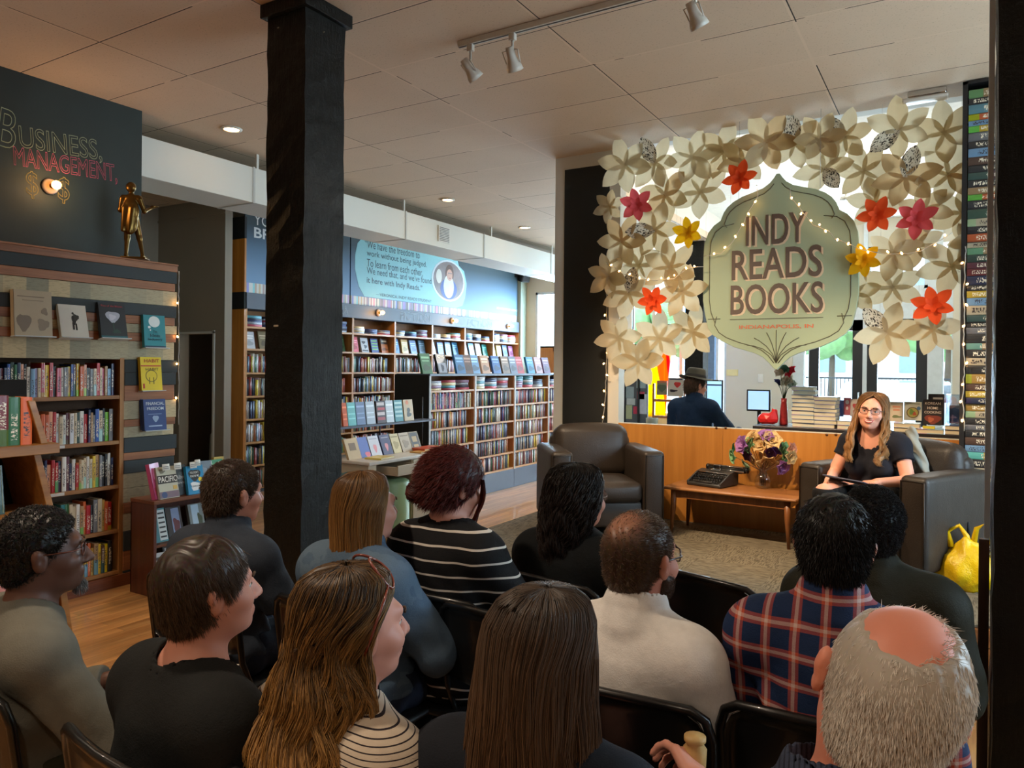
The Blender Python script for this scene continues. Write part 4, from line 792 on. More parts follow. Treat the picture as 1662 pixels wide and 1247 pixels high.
LT = [(683, 704, (52, 110, 72), 'green', 'lettered cover'), (707, 731, (40, 38, 40), 'black KING', ''), (740, 757, (60, 120, 180), 'blue and yellow', ''), (755, 768, (96, 66, 54), 'brown', ''), (765, 780, (110, 160, 210), 'light blue', ''), (780, 798, (206, 168, 140), 'peach', ''), (800, 814, (66, 110, 180), 'royal blue', ''), (814, 830, (140, 120, 104), 'grey-brown', ''), (829, 840, (120, 134, 160), 'grey-blue', ''), (838, 852, (190, 70, 80), 'red', ''), (855, 870, (70, 150, 200), 'bright blue', ''), (869, 882, (200, 170, 180), 'pale pink', ''), (883, 893, (110, 80, 120), 'purple', '')]
for i, (xa, xb, c, nm, _) in enumerate(LT):
    a, b_ = PX(xa, 600, LX - .1), PX(xb, 600, LX - .1); w_ = min(.17, (b_.y - a.y) * .9)
    ar = [('r', .5, .8, .8, .1, [min(255, v + 90) for v in c]), ('r', .5, .64, .7, .08, [min(255, v + 70) for v in c]), ('b', .5, .3, .7, .3, [min(255, int(v * .6) + 20) for v in c])]
    if 'KING' in nm: ar = [('r', .5, .3, .8, .5, (150, 160, 180)), ('b', .5, .3, .3, .36, (40, 50, 70))]
    face_book('%s face-out novel, %s from the left on top of the low slate bookcase' % (nm, nth(i)), (LX - .09, (a.y + b_.y) / 2, 1.516), w_, .24, .032, c, FRX, 15, ar, [('KING', .5, .85, .7, .14, (200, 186, 150))] if 'KING' in nm else (), 'novels standing on the low bookcase', spin=-4, name='novel')

# ================================================================== DESK WITH BOOK RACK, STOOL
QX = -4.5; DY0, DY1 = PX(597, 750, -4.5).y, PX(713, 730, -4.5).y; DZ = .74
m_desk = M('beige_enamel', (176, 164, 142), .35, vary=.05, nscale=3, bump=.02); m_dtop = M('desk_linoleum', (196, 190, 180), .4)
DK = empty('desk', (QX, DY0, 0), 0, 'beige steel office desk with an open drawer, piled with display books beside the low bookcase', 'desk')
def dk(b, name, bev=.004): return b.build(name, None, DK, bev)
dk(MB().rbox((-.58, 0, DZ - .035), (.02, DY1 - DY0, DZ), .008, 2, m_dtop), 'desktop', 0)
yp = PX(668, 780, QX).y - DY0
dk(MB().box((-.56, yp, .09), (0, DY1 - DY0 - .01, DZ - .036), m_desk), 'drawer_pedestal'); dk(MB().box((-.56, .01, 0), (0, PX(611, 750, QX).y - DY0, DZ - .036), m_desk), 'side_leg'); dk(MB().box((-.5, DY1 - DY0, DZ - .03), (-.02, DY1 - DY0 + .34, DZ - .008), m_dtop), 'side_leaf')
dk(MB().box((-.5, yp + .03, 0), (-.04, DY1 - DY0 - .04, .09), m_frame), 'plinth'); dk(MB().box((-.56, .05, .2), (-.54, yp, DZ - .04), m_desk), 'modesty_panel')
for y0_, y1_ in ((yp + .01, DY1 - DY0 - .02),):
    for z0, z1 in ((.10, .38), (.39, .60), (.61, .70)):
        k = dk(MB().box((0, y0_, z0), (.014, y1_, z1), m_desk), 'drawer'); 
        if z1 < .65: hm = (y0_ + y1_) / 2; MB().tube([(.014, hm - .05, z1 - .06), (.035, hm - .045, z1 - .06), (.035, hm + .045, z1 - .06), (.014, hm + .05, z1 - .06)], .008, 8, M('chrome', (200, 200, 200), .12, 1, bump=0)).build('handle', None, k)
k = dk(MB().box((-.3, .22, .60), (.16, yp - .05, .61), m_desk).box((.15, .22, .61), (.165, yp - .05, .695), m_desk).box((-.3, .22, .61), (.15, .23, .68), m_desk).box((-.3, yp - .06, .61), (.15, yp - .05, .68), m_desk), 'open_drawer')
def flat(label, x, y, z, sx, sy, h, rgb, rz=0, cat='booklet', name='booklet'):
    o = MB().box((-sx / 2, -sy / 2, 0), (sx / 2, sy / 2, h), M2('%02x%02x%02x' % rgb, rgb)).box((-sx / 2 + .002, -sy / 2 + .002, h * .15), (sx / 2 + .001, sy / 2 - .002, h * .85), m_page).build(name, None, None, .001); o.location = (x, y, z); o.rotation_euler = (0, 0, R(rz)); return tag(o, label, cat)
flat('red booklet lying in the open desk drawer', QX + .02, 6.0, .612, .14, .2, .02, (170, 50, 60), 20); flat('white booklet lying in the open desk drawer left of the red one', QX + .04, 5.72, .612, .15, .22, .02, (206, 204, 196), -10)
flat('flat orange folder at the front edge of the beige desk', QX - .1, 5.98, DZ + .001, .14, .42, .012, (214, 160, 80), 2, 'folder', 'folder'); flat('bright orange-red box file lying at the right end of the desk', QX - .17, DY1 + .02, DZ + .001, .2, .3, .03, (206, 84, 50), -4, 'box file', 'box_file')
flat('yellow pad at the left front of the desk', QX - .1, 5.25, DZ + .001, .18, .22, .015, (216, 190, 90), 8, 'notepad', 'notepad'); flat('tan envelope lying by the red box file on the desk', QX - .28, 6.3, DZ + .001, .2, .3, .008, (186, 156, 110), 12, 'envelope', 'envelope')
RK = empty('book_rack', (-4.98, 5.0, DZ), 0, 'slate two-tier wire book rack standing on the back of the beige desk', 'book rack')
MB().box((-.14, .0, .262), (.05, 1.56, .28), m_grey).build('upper_tier', None, RK, .002)
for y in (.05, .8, 1.5): MB().tube([(-.1, y, 0.001), (-.1, y, .52)], .007, 6, m_frame).build('post', None, RK)
UR = [((560, 568), (206, 90, 40), 'orange'), ((568, 582), (110, 186, 186), 'turquoise'), ((582, 597), (110, 134, 170), 'grey-blue'), ((598, 613), (180, 192, 204), 'pale silver'), ((615, 630), (60, 40, 50), 'black with red and white lettering'), ((630, 643), (196, 206, 212), 'white and silver'), ((644, 658), (70, 140, 150), 'deep teal'), ((659, 675), (196, 172, 134), 'tan with a small portrait')]
for i, ((xa, xb), c, nm) in enumerate(UR):
    X_ = -4.98; a, b_ = PX(xa, 680, X_), PX(xb, 680, X_); ar = [('r', .5, .8, .84, .08, [min(255, v + 50) for v in c]), ('r', .5, .5, .8, .06, [min(255, v + 40) for v in c]), ('r', .5, .3, .8, .06, [min(255, v + 45) for v in c])]
    if 'red and' in nm: ar = [('r', .5, .86, .84, .14, (206, 196, 196)), ('r', .55, .64, .8, .12, (190, 60, 70)), ('r', .5, .42, .84, .14, (206, 190, 190)), ('r', .5, .2, .84, .14, (170, 60, 70))]
    if 'portrait' in nm: ar = [('e', .4, .86, .3, .2, (206, 110, 50)), ('e', .5, .5, .34, .22, (40, 34, 34)), ('b', .5, .3, .46, .24, (60, 60, 56))]
    if 'deep teal' in nm: ar = [('r', .5, .86 - .2 * k_, .84, .1, (170, 206, 206)) for k_ in range(4)]
    face_book('%s paperback, %s from the left on the desk rack' % (nm, nth(i)), (X_ - .02, (a.y + b_.y) / 2, DZ + .282), (b_.y - a.y) * .94, .225, .02, c, FRX, 8, ar, group='paperbacks on the desk rack', name='paperback')
LR = [((566, 589), (186, 160, 120), 'tan with a brown square'), ((587, 604), (80, 110, 186), 'blue with a pink corner'), ((604, 622), (204, 206, 218), 'white with a pink figure'), ((623, 640), (40, 50, 100), 'navy with a pink figure'), ((640, 654), (206, 190, 140), 'pale yellow and blue'), ((654, 671), (176, 160, 136), 'beige and grey'), ((670, 686), (140, 120, 84), 'black and gold')]
for i, ((xa, xb), c, nm) in enumerate(LR):
    X_ = -4.74; a, b_ = PX(xa, 720, X_), PX(xb, 720, X_); ar = [('r', .5, .84, .8, .06, [max(0, v - 60) for v in c]), ('b', .5, .42, .6, .4, [max(0, v - 40) for v in c])]
    if 'corner' in nm: ar = [('b', .72, .14, .5, .3, (220, 110, 130))]
    if 'square' in nm: ar = [('r', .5, .6, .5, .36, (110, 86, 60))]
    if 'pink figure' in nm: ar = [('b', .5, .4, .3, .4, (220, 140, 150)), ('r', .5, .86, .7, .05, (160, 160, 180))]
    if 'gold' in nm: ar = [('r', .5, .5, .84, .9, (40, 38, 34)), ('r', .5, .6, .5, .3, (176, 150, 96)), ('r', .5, .25, .5, .14, (176, 150, 96))]
    face_book('%s paperback, %s from the left in the desk’s front row' % (nm, nth(i)), (X_, (a.y + b_.y) / 2, DZ + .001), (b_.y - a.y) * .92, .20, .026, c, FRX, 22, ar, group='paperbacks in the front row on the desk', name='paperback')
ps = PX(632, 800, -4.78); so = empty('stool', (-4.60, PX(634, 800, -4.60).y, 0), 0, 'round pale green vinyl stool with chrome feet in front of the beige desk', 'stool')
MB().lathe([(.0, .09), (.15, .09), (.172, .10), (.178, .13), (.178, .49), (.172, .515), (.15, .53), (.0, .535)], 32, M('green_vinyl', (142, 176, 136), .35, vary=.06, bump=.04)).build('seat', None, so)
for k in range(4): a = k * math.pi / 2 + .5; MB().lathe([(.0, 0), (.016, 0), (.016, .09), (.0, .09)], 10, M('chrome', (200, 200, 200), .12, 1, bump=0)).build('foot', None, so).location = (math.cos(a) * .13, math.sin(a) * .13, 0)
q = PX(585, 790, -4.15); e = empty('picture_frame', (-4.25, q.y, .0), 0, 'green and brown framed picture leaning beside the post near the desk', 'picture frame'); e.rotation_euler = (R(0), R(-10), R(0))
MB().box((-.02, -.14, 0), (0, .14, .72), M('frame_green', (52, 62, 34), .6, vary=.4)).box((0, .1, 0), (.012, .14, .72), M('frame_brown', (90, 66, 36), .5)).build('frame', None, e); MB().box((.0, -.1, .02), (.008, .08, .62), M('frame_glass', (96, 110, 120), .1, bump=0)).build('picture', None, e)
# ================================================================== STAGE FURNITURE
t = NT('brown_leather'); co = t.coord(); n = t.noise(co, 7, 5); t.base(t.mix(n, srgb(34, 28, 23), srgb(56, 47, 40))); t.rough(.45); t.b.inputs['Specular IOR Level'].default_value = .4
vo = t.n('ShaderNodeTexVoronoi'); vo.inputs['Scale'].default_value = 140; t.l(co, vo.inputs['Vector']); t.bump(t.math('ADD', t.math('MULTIPLY', vo.outputs[0], .25), t.math('MULTIPLY', t.noise(co, 5, 3), 1.5)), .35, .006); m_lea = t.m
def armchair(label, x, y, rz, W_, Dp, skip=()):
    e = empty('armchair', (x, y, PL), rz, label, 'armchair', 'brown leather armchairs'); a = .17; H = .665; w = W_ / 2; d = Dp / 2
    for s in (-1, 1):
        b = MB(); x0, x1 = (s * w, s * (w - a)) if s < 0 else (w - a, w); b.rbox((x0, -d, .09), (x1, d - .02, H), .035, 4, m_lea, None, .006); o = b.build('arm', None, e)
        MB().tube([((x0 + x1) / 2 - a * .42, -d - .001, .12), ((x0 + x1) / 2 - a * .42, -d - .001, H - .03), ((x0 + x1) / 2 + a * .42, -d - .001, H - .03), ((x0 + x1) / 2 + a * .42, -d - .001, .12)], .004, 5, m_lea).build('piping', None, o)
    MB().rbox((-w + a, -d + .02, .09), (w - a, d - .04, .28), .02, 3, m_lea).build('base', None, e)
    MB().rbox((-w + a + .004, -d - .005, .275), (w - a - .004, d - .2, .43), .045, 5, m_lea, None, .022).build('seat_cushion', None, e)
    b = MB(); Mx = T((0, d - .16, .40)) @ Matrix.Rotation(R(-9), 4, 'X'); b.rbox((-w + a - .03, -.09, .0), (w - a + .03, .11, .42), .07, 6, m_lea, Mx, .025); b.build('back_cushion', None, e)
    MB().rbox((-w + a * .6, d - .14, .09), (w - a * .6, d, .74), .05, 4, m_lea).build('back', None, e)
    for sx in (-1, 1):
        for sy in (-1, 1): MB().box((sx * (w - .07) - .025, sy * (d - .07) - .025, 0), (sx * (w - .07) + .025, sy * (d - .07) + .025, .092), M('pale_metal_leg', (150, 146, 138), .35, .6), None, .8).build('leg', None, e)
    return e
armchair('empty brown leather armchair at the left of the stage', -2.476, 5.436, R(38), .88, .74)
armchair('brown leather armchair in which the smiling speaker sits', -.37, 5.52, R(-27), .88, .78)
# coffee table
TZ = PL + .37; m_tab = wood('teak_table', (126, 78, 40), (174, 118, 68), 'X', .35, .6, coat=.2); m_tabz = wood('teak_legs', (106, 62, 30), (146, 92, 50), 'Z', .4, .8)
CT = empty('coffee_table', (-1.475, 5.80, PL), R(-2.5), 'low wooden coffee table with tapered legs holding the typewriter and flowers', 'coffee table')
tb = MB(); tb.rbox((-.505, -.225, .348), (.505, .225, .37), .01, 3, m_tab); tb.build('tabletop', None, CT); MB().box((-.44, -.18, .285), (.44, -.165, .348), m_tabz).box((-.44, .165, .285), (.44, .18, .348), m_tabz).box((-.44, -.18, .285), (-.425, .18, .348), m_tabz).box((.425, -.18, .285), (.44, .18, .348), m_tabz).build('apron', None, CT)
for sx in (-1, 1):
    for sy in (-1, 1): MB().tube([(sx * .43, sy * .17, .348), (sx * .432, sy * .172, .2), (sx * .445, sy * .18, 0)], [.024, .02, .011], 10, m_tabz).build('leg', None, CT)
# typewriter
q = PZ(1158, 787, TZ); TW = empty('typewriter', (q.x, q.y, TZ), R(-14), 'vintage black portable typewriter with round keys on the coffee table', 'typewriter')
m_tw = M('crackle_black', (44, 42, 40), .45, vary=.2, nscale=60, bump=.2); m_chr = M('chrome', (200, 200, 200), .12, 1, bump=0)
b = MB(); PRX = Matrix(((0, 0, 1, 0), (1, 0, 0, 0), (0, 1, 0, 0), (0, 0, 0, 1)))
b.rbox((-.15, -.16, 0), (.15, .13, .03), .012, 3, m_tw); b.prism([(-.155, .02), (.125, .02), (.125, .10), (.07, .115), (-.01, .10), (-.155, .035)], -.15, -.135, m_tw, PRX); b.prism([(-.155, .02), (.125, .02), (.125, .10), (.07, .115), (-.01, .10), (-.155, .035)], .135, .15, m_tw, PRX)
b.prism([(-.01, .03), (.125, .03), (.125, .10), (.07, .115), (-.01, .098)], -.14, .14, m_tw, PRX); b.build('body', None, TW, .003)
k_ = MB()
for r_i in range(4):
    for c_i in range(11): x_ = -.118 + c_i * .0225 + (r_i % 2) * .009; y_ = -.138 + r_i * .031; z_ = .042 + r_i * .014; k_.lathe([(.0, z_ + .006), (.0072, z_ + .006), (.0088, z_ + .003), (.0088, z_)], 8, M('key_black', (20, 20, 20), .25), None, (x_, y_, 0)); k_.tube([(x_, y_, z_), (x_, y_ + .02, .03)], .0012, 4, m_chr)
k_.build('keys', None, TW); MB().tube([(-.07, -.155, .04), (.07, -.155, .04)], .006, 8, m_tw).build('space_bar', None, TW)
MB().tube([(-.13, -.012, .096), (.13, -.012, .096)], .005, 8, m_chr).tube([(-.13, -.035, .085), (.13, -.035, .085)], .003, 8, m_chr).build('chrome_trim', None, TW)
c_ = MB(); c_.tube([(-.09, .09, .13), (.235, .09, .13)], .021, 18, M('platen_rubber', (30, 30, 30), .5)); c_.build('platen', None, TW)
c_ = MB(); c_.box((-.10, .112, .10), (.215, .122, .15), m_tw); c_.tube([(-.08, .066, .15), (.22, .066, .15)], .004, 8, m_chr); c_.tube([(-.08, .068, .118), (.225, .068, .118)], .006, 8, m_chr); c_.box((-.1, .07, .1), (.21, .12, .112), m_chr); c_.build('carriage', None, TW)
for x_ in (-.1, .238): MB().tube([(x_ - .008, .09, .13), (x_ + .012, .09, .13)], .024, 16, M('key_black', (20, 20, 20))).build('platen_knob', None, TW)
tp = MB()
for i in range(15): a = math.pi * (.12 + .76 * i / 14); tp.tube([(math.cos(a) * .05, .02 + 0 * i, .112), (math.cos(a) * .02, .06, .128)], .0015, 4, m_chr)
tp.rbox((-.03, .05, .118), (.03, .065, .155), .004, 2, m_chr); tp.build('type_guide', None, TW)
# glass vase and paper roses
q = PZ(1238, 793, TZ); VQ = q; VS = empty('vase', (q.x, q.y, TZ + .001), 0, 'round clear glass vase on the coffee table, holding paper roses', 'vase')
m_vg = glass('vase_glass', (.98, .99, .98), .15, .02)
MB().lathe([(.0, 0), (.038, 0), (.058, .02), (.066, .055), (.058, .09), (.034, .12), (.026, .135), (.036, .15), (.033, .149), (.023, .135), (.031, .12), (.054, .09), (.062, .055), (.054, .022), (.0, .008)], 28, m_vg).build('glass', None, VS)
m_stem = M('brown_stem', (70, 44, 32), .6)
FLW = [((1207, 722), 'lilac', 1.0, 'at the upper left of'), ((1193, 729), 'dark green', .7, 'at the far left edge of'), ((1192, 741), 'mint', .8, 'lowest on the left edge of'), ((1218, 723), 'mint', .9, 'left of centre high in'), ((1230, 712), 'cream', 1.2, 'at the top centre of'), ((1243, 708), 'lilac', .8, 'at the very top of'), ((1252, 716), 'cream', 1.1, 'at the upper right of'), ((1235, 722), 'cream', 1.0, 'in the middle of'), ((1258, 727), 'purple', .9, 'right of the middle of'), ((1249, 735), 'purple', .8, 'just below the middle of'), ((1270, 732), 'mint', 1.0, 'at the right side of'), ((1283, 730), 'peach', .8, 'at the far right edge of'), ((1270, 744), 'green', .8, 'low on the right side of'), ((1269, 757), 'lilac', .9, 'hanging lowest on the right of'), ((1224, 741), 'cream', 1.0, 'low left of centre in'), ((1245, 748), 'cream', 1.1, 'low at the centre of'), ((1216, 735), 'plum', .9, 'shaded at the left of'), ((1213, 753), 'pale green', .7, 'drooping at the lower left of'), ((1282, 742), 'cream', .8, 'low at the far right of'), ((1219, 712), 'cream', .9, 'at the upper left beside the top of')]
FC = {'lilac': (178, 126, 190), 'dark green': (20, 104, 66), 'mint': (140, 190, 140), 'cream': (226, 196, 142), 'purple': (140, 90, 170), 'peach': (222, 160, 130), 'green': (96, 160, 104), 'plum': (104, 60, 88), 'pale green': (160, 190, 150)}
def rose_mesh(seed):
    r = random.Random(seed); b = MB()
    for ring, (n, rad, tilt) in enumerate(((3, .012, 80), (5, .024, 58), (6, .036, 32))):
        for i in range(n):
            a = 2 * math.pi * i / n + ring * .5 + r.uniform(-.2, .2); L = rad * 1.15; Mx = Matrix.Rotation(a, 4, 'Z') @ T((rad * .25, 0, 0)) @ Matrix.Rotation(-R(tilt + r.uniform(-8, 8)), 4, 'Y')
            vs = []; g = 5
            for u in range(g):
                for v in range(g):
                    U, V_ = u / (g - 1), v / (g - 1) * 2 - 1; w_ = math.sin(math.pi * min(1, .2 + U * .75)) * rad * .85; vs.append((U * L, V_ * w_, .25 * L * V_ * V_ - .35 * L * (U ** 3)))
            b.add(vs, [(u * g + v, u * g + v + 1, (u + 1) * g + v + 1, (u + 1) * g + v) for u in range(g - 1) for v in range(g - 1)], None, True, Mx)
    return b
RM = [rose_mesh(s) for s in range(4)]
CB = Vector((VQ.x, VQ.y, TZ + .30))
for i, ((px, py), c, s, pos) in enumerate(FLW):
    p = PY(px, py, VQ.y + rnd.uniform(-.09, .05)); dirv = (p - CB + Vector((0, -.08, .02))).normalized(); e = empty('paper_rose', p, 0, '%s paper rose %s the vase bouquet' % (c, pos), 'paper flower', 'paper roses in the vase')
    e.rotation_euler = dirv.to_track_quat('Z', 'Y').to_euler()
    me = bpy.data.meshes.new('petals'); me.from_pydata([tuple(Vector(v) * s) for v in RM[i % 4].v], [], RM[i % 4].f); me.transform(Matrix.Scale(1.55, 4)); me.polygons.foreach_set('use_smooth', [True] * len(me.polygons)); link('petals', me, e, paper('rose_' + c, FC[c], .25))
    inv = e.matrix_basis.inverted() if False else (T(p) @ dirv.to_track_quat('Z', 'Y').to_matrix().to_4x4()).inverted()
    base = Vector((VQ.x + (p.x - VQ.x) * .1, VQ.y + (p.y - VQ.y) * .1, TZ + .02)); mid = Vector((VQ.x + (p.x - VQ.x) * .12, VQ.y + (p.y - VQ.y) * .12, TZ + .14)); m2 = Vector((VQ.x + (p.x - VQ.x) * .6, VQ.y + (p.y - VQ.y) * .6, TZ + .14 + (p.z - TZ - .14) * .55))
    MB().tube([inv @ base, inv @ mid, inv @ m2, Vector((0, 0, 0))], .0022, 5, m_stem).build('stem', None, e)

# ================================================================== COUNTER FRONT AND THINGS BEHIND
m_cf = wood('honey_plywood', (172, 110, 44), (196, 132, 60), 'Z', .38, .35, coat=.3)
CF = empty('counter', (-2.6, WY, PL), 0, 'honey coloured plywood counter front along the back of the stage', 'counter')
for i in range(3): MB().box((i * .93 + .0008, -.0, 0), ((i + 1) * .93 - .0008, .03, .805), m_cf).build('front_panel', None, CF)
MB().box((0, -.001, .805), (2.79, .034, .812), M('pale_ply_edge', (206, 196, 176), .5)).build('edge', None, CF)
for (px, py) in ((1163, 695), (1178, 695), (1342, 706), (1357, 706)): p = PY(px, py, WY); MB().lathe([(.0, 0), (.011, 0), (.009, .005), (.0, .006)], 12, M('bronze_plug', (96, 56, 24), .35, .6), T((p.x + 2.6, -.0005, p.z - PL)) @ FYm).build('plug', None, CF)
m_ct = M('dark_countertop', (36, 34, 36), .35); xa = PY(1222, 690, 6.3).x
kt = empty('back_counter', (xa, 6.29, 0), 0, 'dark topped counter behind the plywood front, holding books and the red vase', 'counter'); CZ = 1.135
MB().box((0, 0, CZ - .03), (.28 - xa, .5, CZ), m_ct).build('countertop', None, kt, .003); MB().box((0.02, .02, 0.005), (.26 - xa, .48, CZ - .03), m_white).build('cabinet', None, kt)
def ct(px, py, Y=6.5): p = PY(px, py, Y); return Vector((p.x, Y, CZ + .001))
def stackb(px0, px1, top, n, w, cols, where, rz=0):
    a = PY(px0, 690, 6.45); b_ = PY(px1, 690, 6.45); H_ = PY((px0 + px1) / 2, top, 6.45).z - CZ; z = CZ + .001; h = H_ / n; cx = (a.x + b_.x) / 2; L = b_.x - a.x
    for i in range(n):
        o = link('book', BOOK); c = cols[i % len(cols)]; o.color = (*srgb(c), 1); hh = h * rnd.uniform(.9, 1.06) if i < n - 1 else h
        Mx = T((cx + rnd.uniform(-.006, .006), 6.45 + rnd.uniform(-.008, .008), z)) @ Matrix.Rotation(R(rz + rnd.uniform(-3, 3)), 4, 'Z')
        # thickness -> z, fore edge towards -Y, spine away
        o.matrix_world = Mx @ Matrix(((0, 0, 1, -L / 2), (0, -1, 0, .08), (1, 0, 0, 0), (0, 0, 0, 1))) @ Matrix.Diagonal((hh - .001, .16, L, 1)); z += hh
        pos = 'topmost' if i == n - 1 else ('lowest' if i == 0 else '%s from the bottom' % nth(i)); tag(o, 'pale-edged hardcover, %s of %s' % (pos, where), 'book', 'stacked hardcovers on the back counter')
stackb(1288, 1324, 628, 10, .16, [(120, 146, 180), (60, 70, 100), (150, 170, 190)], 'the taller stack behind the counter')
stackb(1321, 1360, 644, 8, .16, [(150, 140, 170), (80, 110, 150), (176, 170, 190)], 'the shorter stack behind the counter', -3)
# red vase with dried roses
p = ct(1272, 688); e = empty('vase', p, 0, 'slim dark red patterned vase behind the counter', 'vase'); MB().lathe([(.0, 0), (.032, 0), (.035, .02), (.03, .12), (.022, .19), (.026, .225), (.02, .224), (.0, .2)], 20, M('red_patterned', (150, 40, 44), .35, vary=.6, nscale=40)).build('body', None, e)
for i, (px, py, c, s, l) in enumerate(((1285, 605, (206, 40, 60), 1.2, 'crimson rose at the top right of the red vase'), (1278, 620, (190, 180, 160), 1.3, 'dried cream rose low in the red vase'), (1267, 606, (196, 170, 150), 1.1, 'dusty beige rose at the left of the red vase'), (1284, 625, (180, 190, 170), 1.0, 'pale grey-green rose lowest in the red vase'), (1273, 600, (60, 90, 70), .9, 'dark green leafy head at the top of the red vase'), (1262, 622, (60, 56, 96), .8, 'dark blue flower head at the lower left of the red vase'))):
    q = PY(px, py, 6.48); e = empty('rose', q, 0, l, 'flower', 'roses in the red vase'); me = bpy.data.meshes.new('petals'); me.from_pydata([tuple(Vector(v) * s) for v in RM[i % 4].v], [], RM[i % 4].f); link('petals', me, e, paper('vrose%d' % i, c, .2)); e.rotation_euler = (R(50), 0, R(i * 20 - 40))
    inv = (T(q) @ e.rotation_euler.to_matrix().to_4x4()).inverted(); MB().tube([inv @ Vector((p.x, p.y, CZ + .2)), inv @ Vector(((p.x + q.x) / 2, q.y, (CZ + .26 + q.z) / 2)), Vector((0, 0, 0))], .003, 5, M('green_stem', (60, 84, 60), .6)).build('stem', None, e)
# red folded shape
p = ct(1246, 686, 6.42); b = MB(); r = random.Random(4); bm = bmesh.new(); bmesh.ops.create_icosphere(bm, subdivisions=2, radius=1)
for v in bm.verts: v.co = Vector((v.co.x * .085, v.co.y * .05, max(-.045, v.co.z * .055 + (.05 if v.co.x > .55 and v.co.z > .2 else 0)))) * r.uniform(.86, 1.08)
bm.verts.index_update(); b.add([tuple(v.co + Vector((0, 0, .052))) for v in bm.verts], [[v.index for v in f.verts] for f in bm.faces], M('red_origami', (206, 34, 34), .35)); bm.free(); b.tube([(.05, 0, .07), (.06, .0, .12), (.035, 0, .13)], [.03, .02, .012], 6, M('red_origami', (206, 34, 34)))
o = b.build('paper_figure'); o.location = p; tag(o, 'faceted bright red folded figure on the back counter', 'paper figure')
# till screens
def screen(label, px0, px1, py0, py1, Y, col, fr, bar=False, base=None):
    a, b_ = PY(px0, py1, Y), PY(px1, py0, Y); w_, h_ = (b_.x - a.x), b_.z - a.z; e = empty('monitor', ((a.x + b_.x) / 2, Y, CZ if base is None else base), 0, label, 'monitor'); z0 = a.z - e.location.z
    MB().rbox((-w_ / 2, -.012, z0), (w_ / 2, .012, z0 + h_), .006, 2, fr).build('housing', None, e)
    MB().box((-w_ / 2 + .014, -.0145, z0 + .016), (w_ / 2 - .014, -.0122, z0 + h_ - .014), M('screen_' + label[:5], col, .2, emit=col, estr=.75, bump=0)).build('display', None, e)
    if bar: MB().box((-w_ / 2 + .014, -.0155, z0 + h_ - .06), (w_ / 2 - .014, -.0146, z0 + h_ - .045), M('screen_bar', (50, 80, 130), .3)).build('title_bar', None, e)
    MB().tube([(0, .01, z0 + .05), (0, .04, z0 * .5), (0, .05, .004)], .018, 8, fr).rbox((-.08, -.06, .0), (.08, .1, .012), .005, 2, fr).build('stand', None, e)
screen('large black till monitor beside the person in the hat', 1146, 1174, 617, 671, 7.55, (150, 196, 236), m_frame, True, .9)
screen('small white-framed tablet till on the counter', 1212, 1251, 633, 667, 6.95, (150, 186, 226), m_frame, False, .96)
p = PY(1231, 680, 6.9); b = MB(); b.rbox((-.13, -.04, 0), (.13, .04, .06), .01, 2, m_white); o = b.build('card_reader'); o.location = (p.x, 6.93, .96); tag(o, 'white base of the tablet till', 'card reader')
wk = empty('work_desk', (-2.1, 7.15, 0), 0, 'dark desk behind the counter where the person in the hat works', 'desk'); MB().box((-.45, -.3, .86), (.95, .5, .9), m_ct).build('desktop', None, wk); MB().box((-.43, -.27, 0.005), (-.4, .48, .86), m_ct).box((.9, -.27, 0.005), (.93, .48, .86), m_ct).build('side_panel', None, wk)
wk.location.y = 7.5
bpy.data.objects['card_reader'].location = (p.x, 7.12, .957)
e = empty('till_stand', (p.x, 7.05, 0), 0, 'white cabinet under the small tablet till', 'cabinet'); MB().box((-.2, -.25, .005), (.2, .25, .93), m_white).build('cabinet', None, e); MB().box((-.21, -.26, .93), (.21, .26, .955), m_ct).build('top', None, e)
# books displayed on the back counter, right part
def cbk(label, px0, px1, py0, py1, Y, cover, **kw):
    a, b_ = PY(px0, py1, Y), PY(px1, py0, Y); return face_book(label, ((a.x + b_.x) / 2, Y, max(a.z, CZ + .001)), b_.x - a.x, b_.z - max(a.z, CZ), .02, cover, FRY, 4, group='books displayed on the back counter', **kw)
def slab(label, px0, px1, Y, n, cols, d=.2):
    a, b_ = PY(px0, 690, Y), PY(px1, 690, Y); z = CZ + .001
    for i in range(n):
        o = link('book', BOOK); o.color = (*srgb(cols[i]), 1); h = .034; L = b_.x - a.x; o.matrix_world = T(((a.x + b_.x) / 2, Y, z)) @ Matrix(((0, 0, 1, -L / 2), (0, -1, 0, .08), (1, 0, 0, 0), (0, 0, 0, 1))) @ Matrix.Diagonal((h - .001, d, L, 1)); z += h
        tag(o, label % ('upper' if i else 'lower'), 'book', 'flat books on the back counter')
    return z
slab('%s flat book left of the smiling speaker on the back counter', 1362, 1392, 6.45, 2, [(120, 170, 200), (170, 176, 200)])
z_ = slab('%s flat book below the bowl cookbook', 1452, 1494, 6.45, 2, [(60, 60, 66), (190, 210, 226)])
slab('%s flat book below the Korean cookbook', 1490, 1532, 6.42, 1, [(170, 206, 226)]); slab('%s flat book below the clear case', 1534, 1572, 6.42, 2, [(70, 60, 60), (60, 80, 120)])
cbk('white and red children’s book left of the speaker on the back counter', 1380, 1395, 648, 676, 6.56, (206, 190, 180), arts=[('b', .5, .6, .5, .3, (190, 70, 70)), ('b', .5, .25, .5, .2, (190, 90, 90))])
cbk('pink dotted book farther left behind the speaker', 1369, 1381, 646, 674, 6.6, (190, 96, 100), arts=[('e', .5, .75, .5, .25, (214, 200, 196)), ('e', .5, .4, .3, .2, (214, 200, 196))])
cbk('dark blue narrow book at the left of the row behind the speaker', 1361, 1369, 650, 676, 6.56, (60, 70, 110))
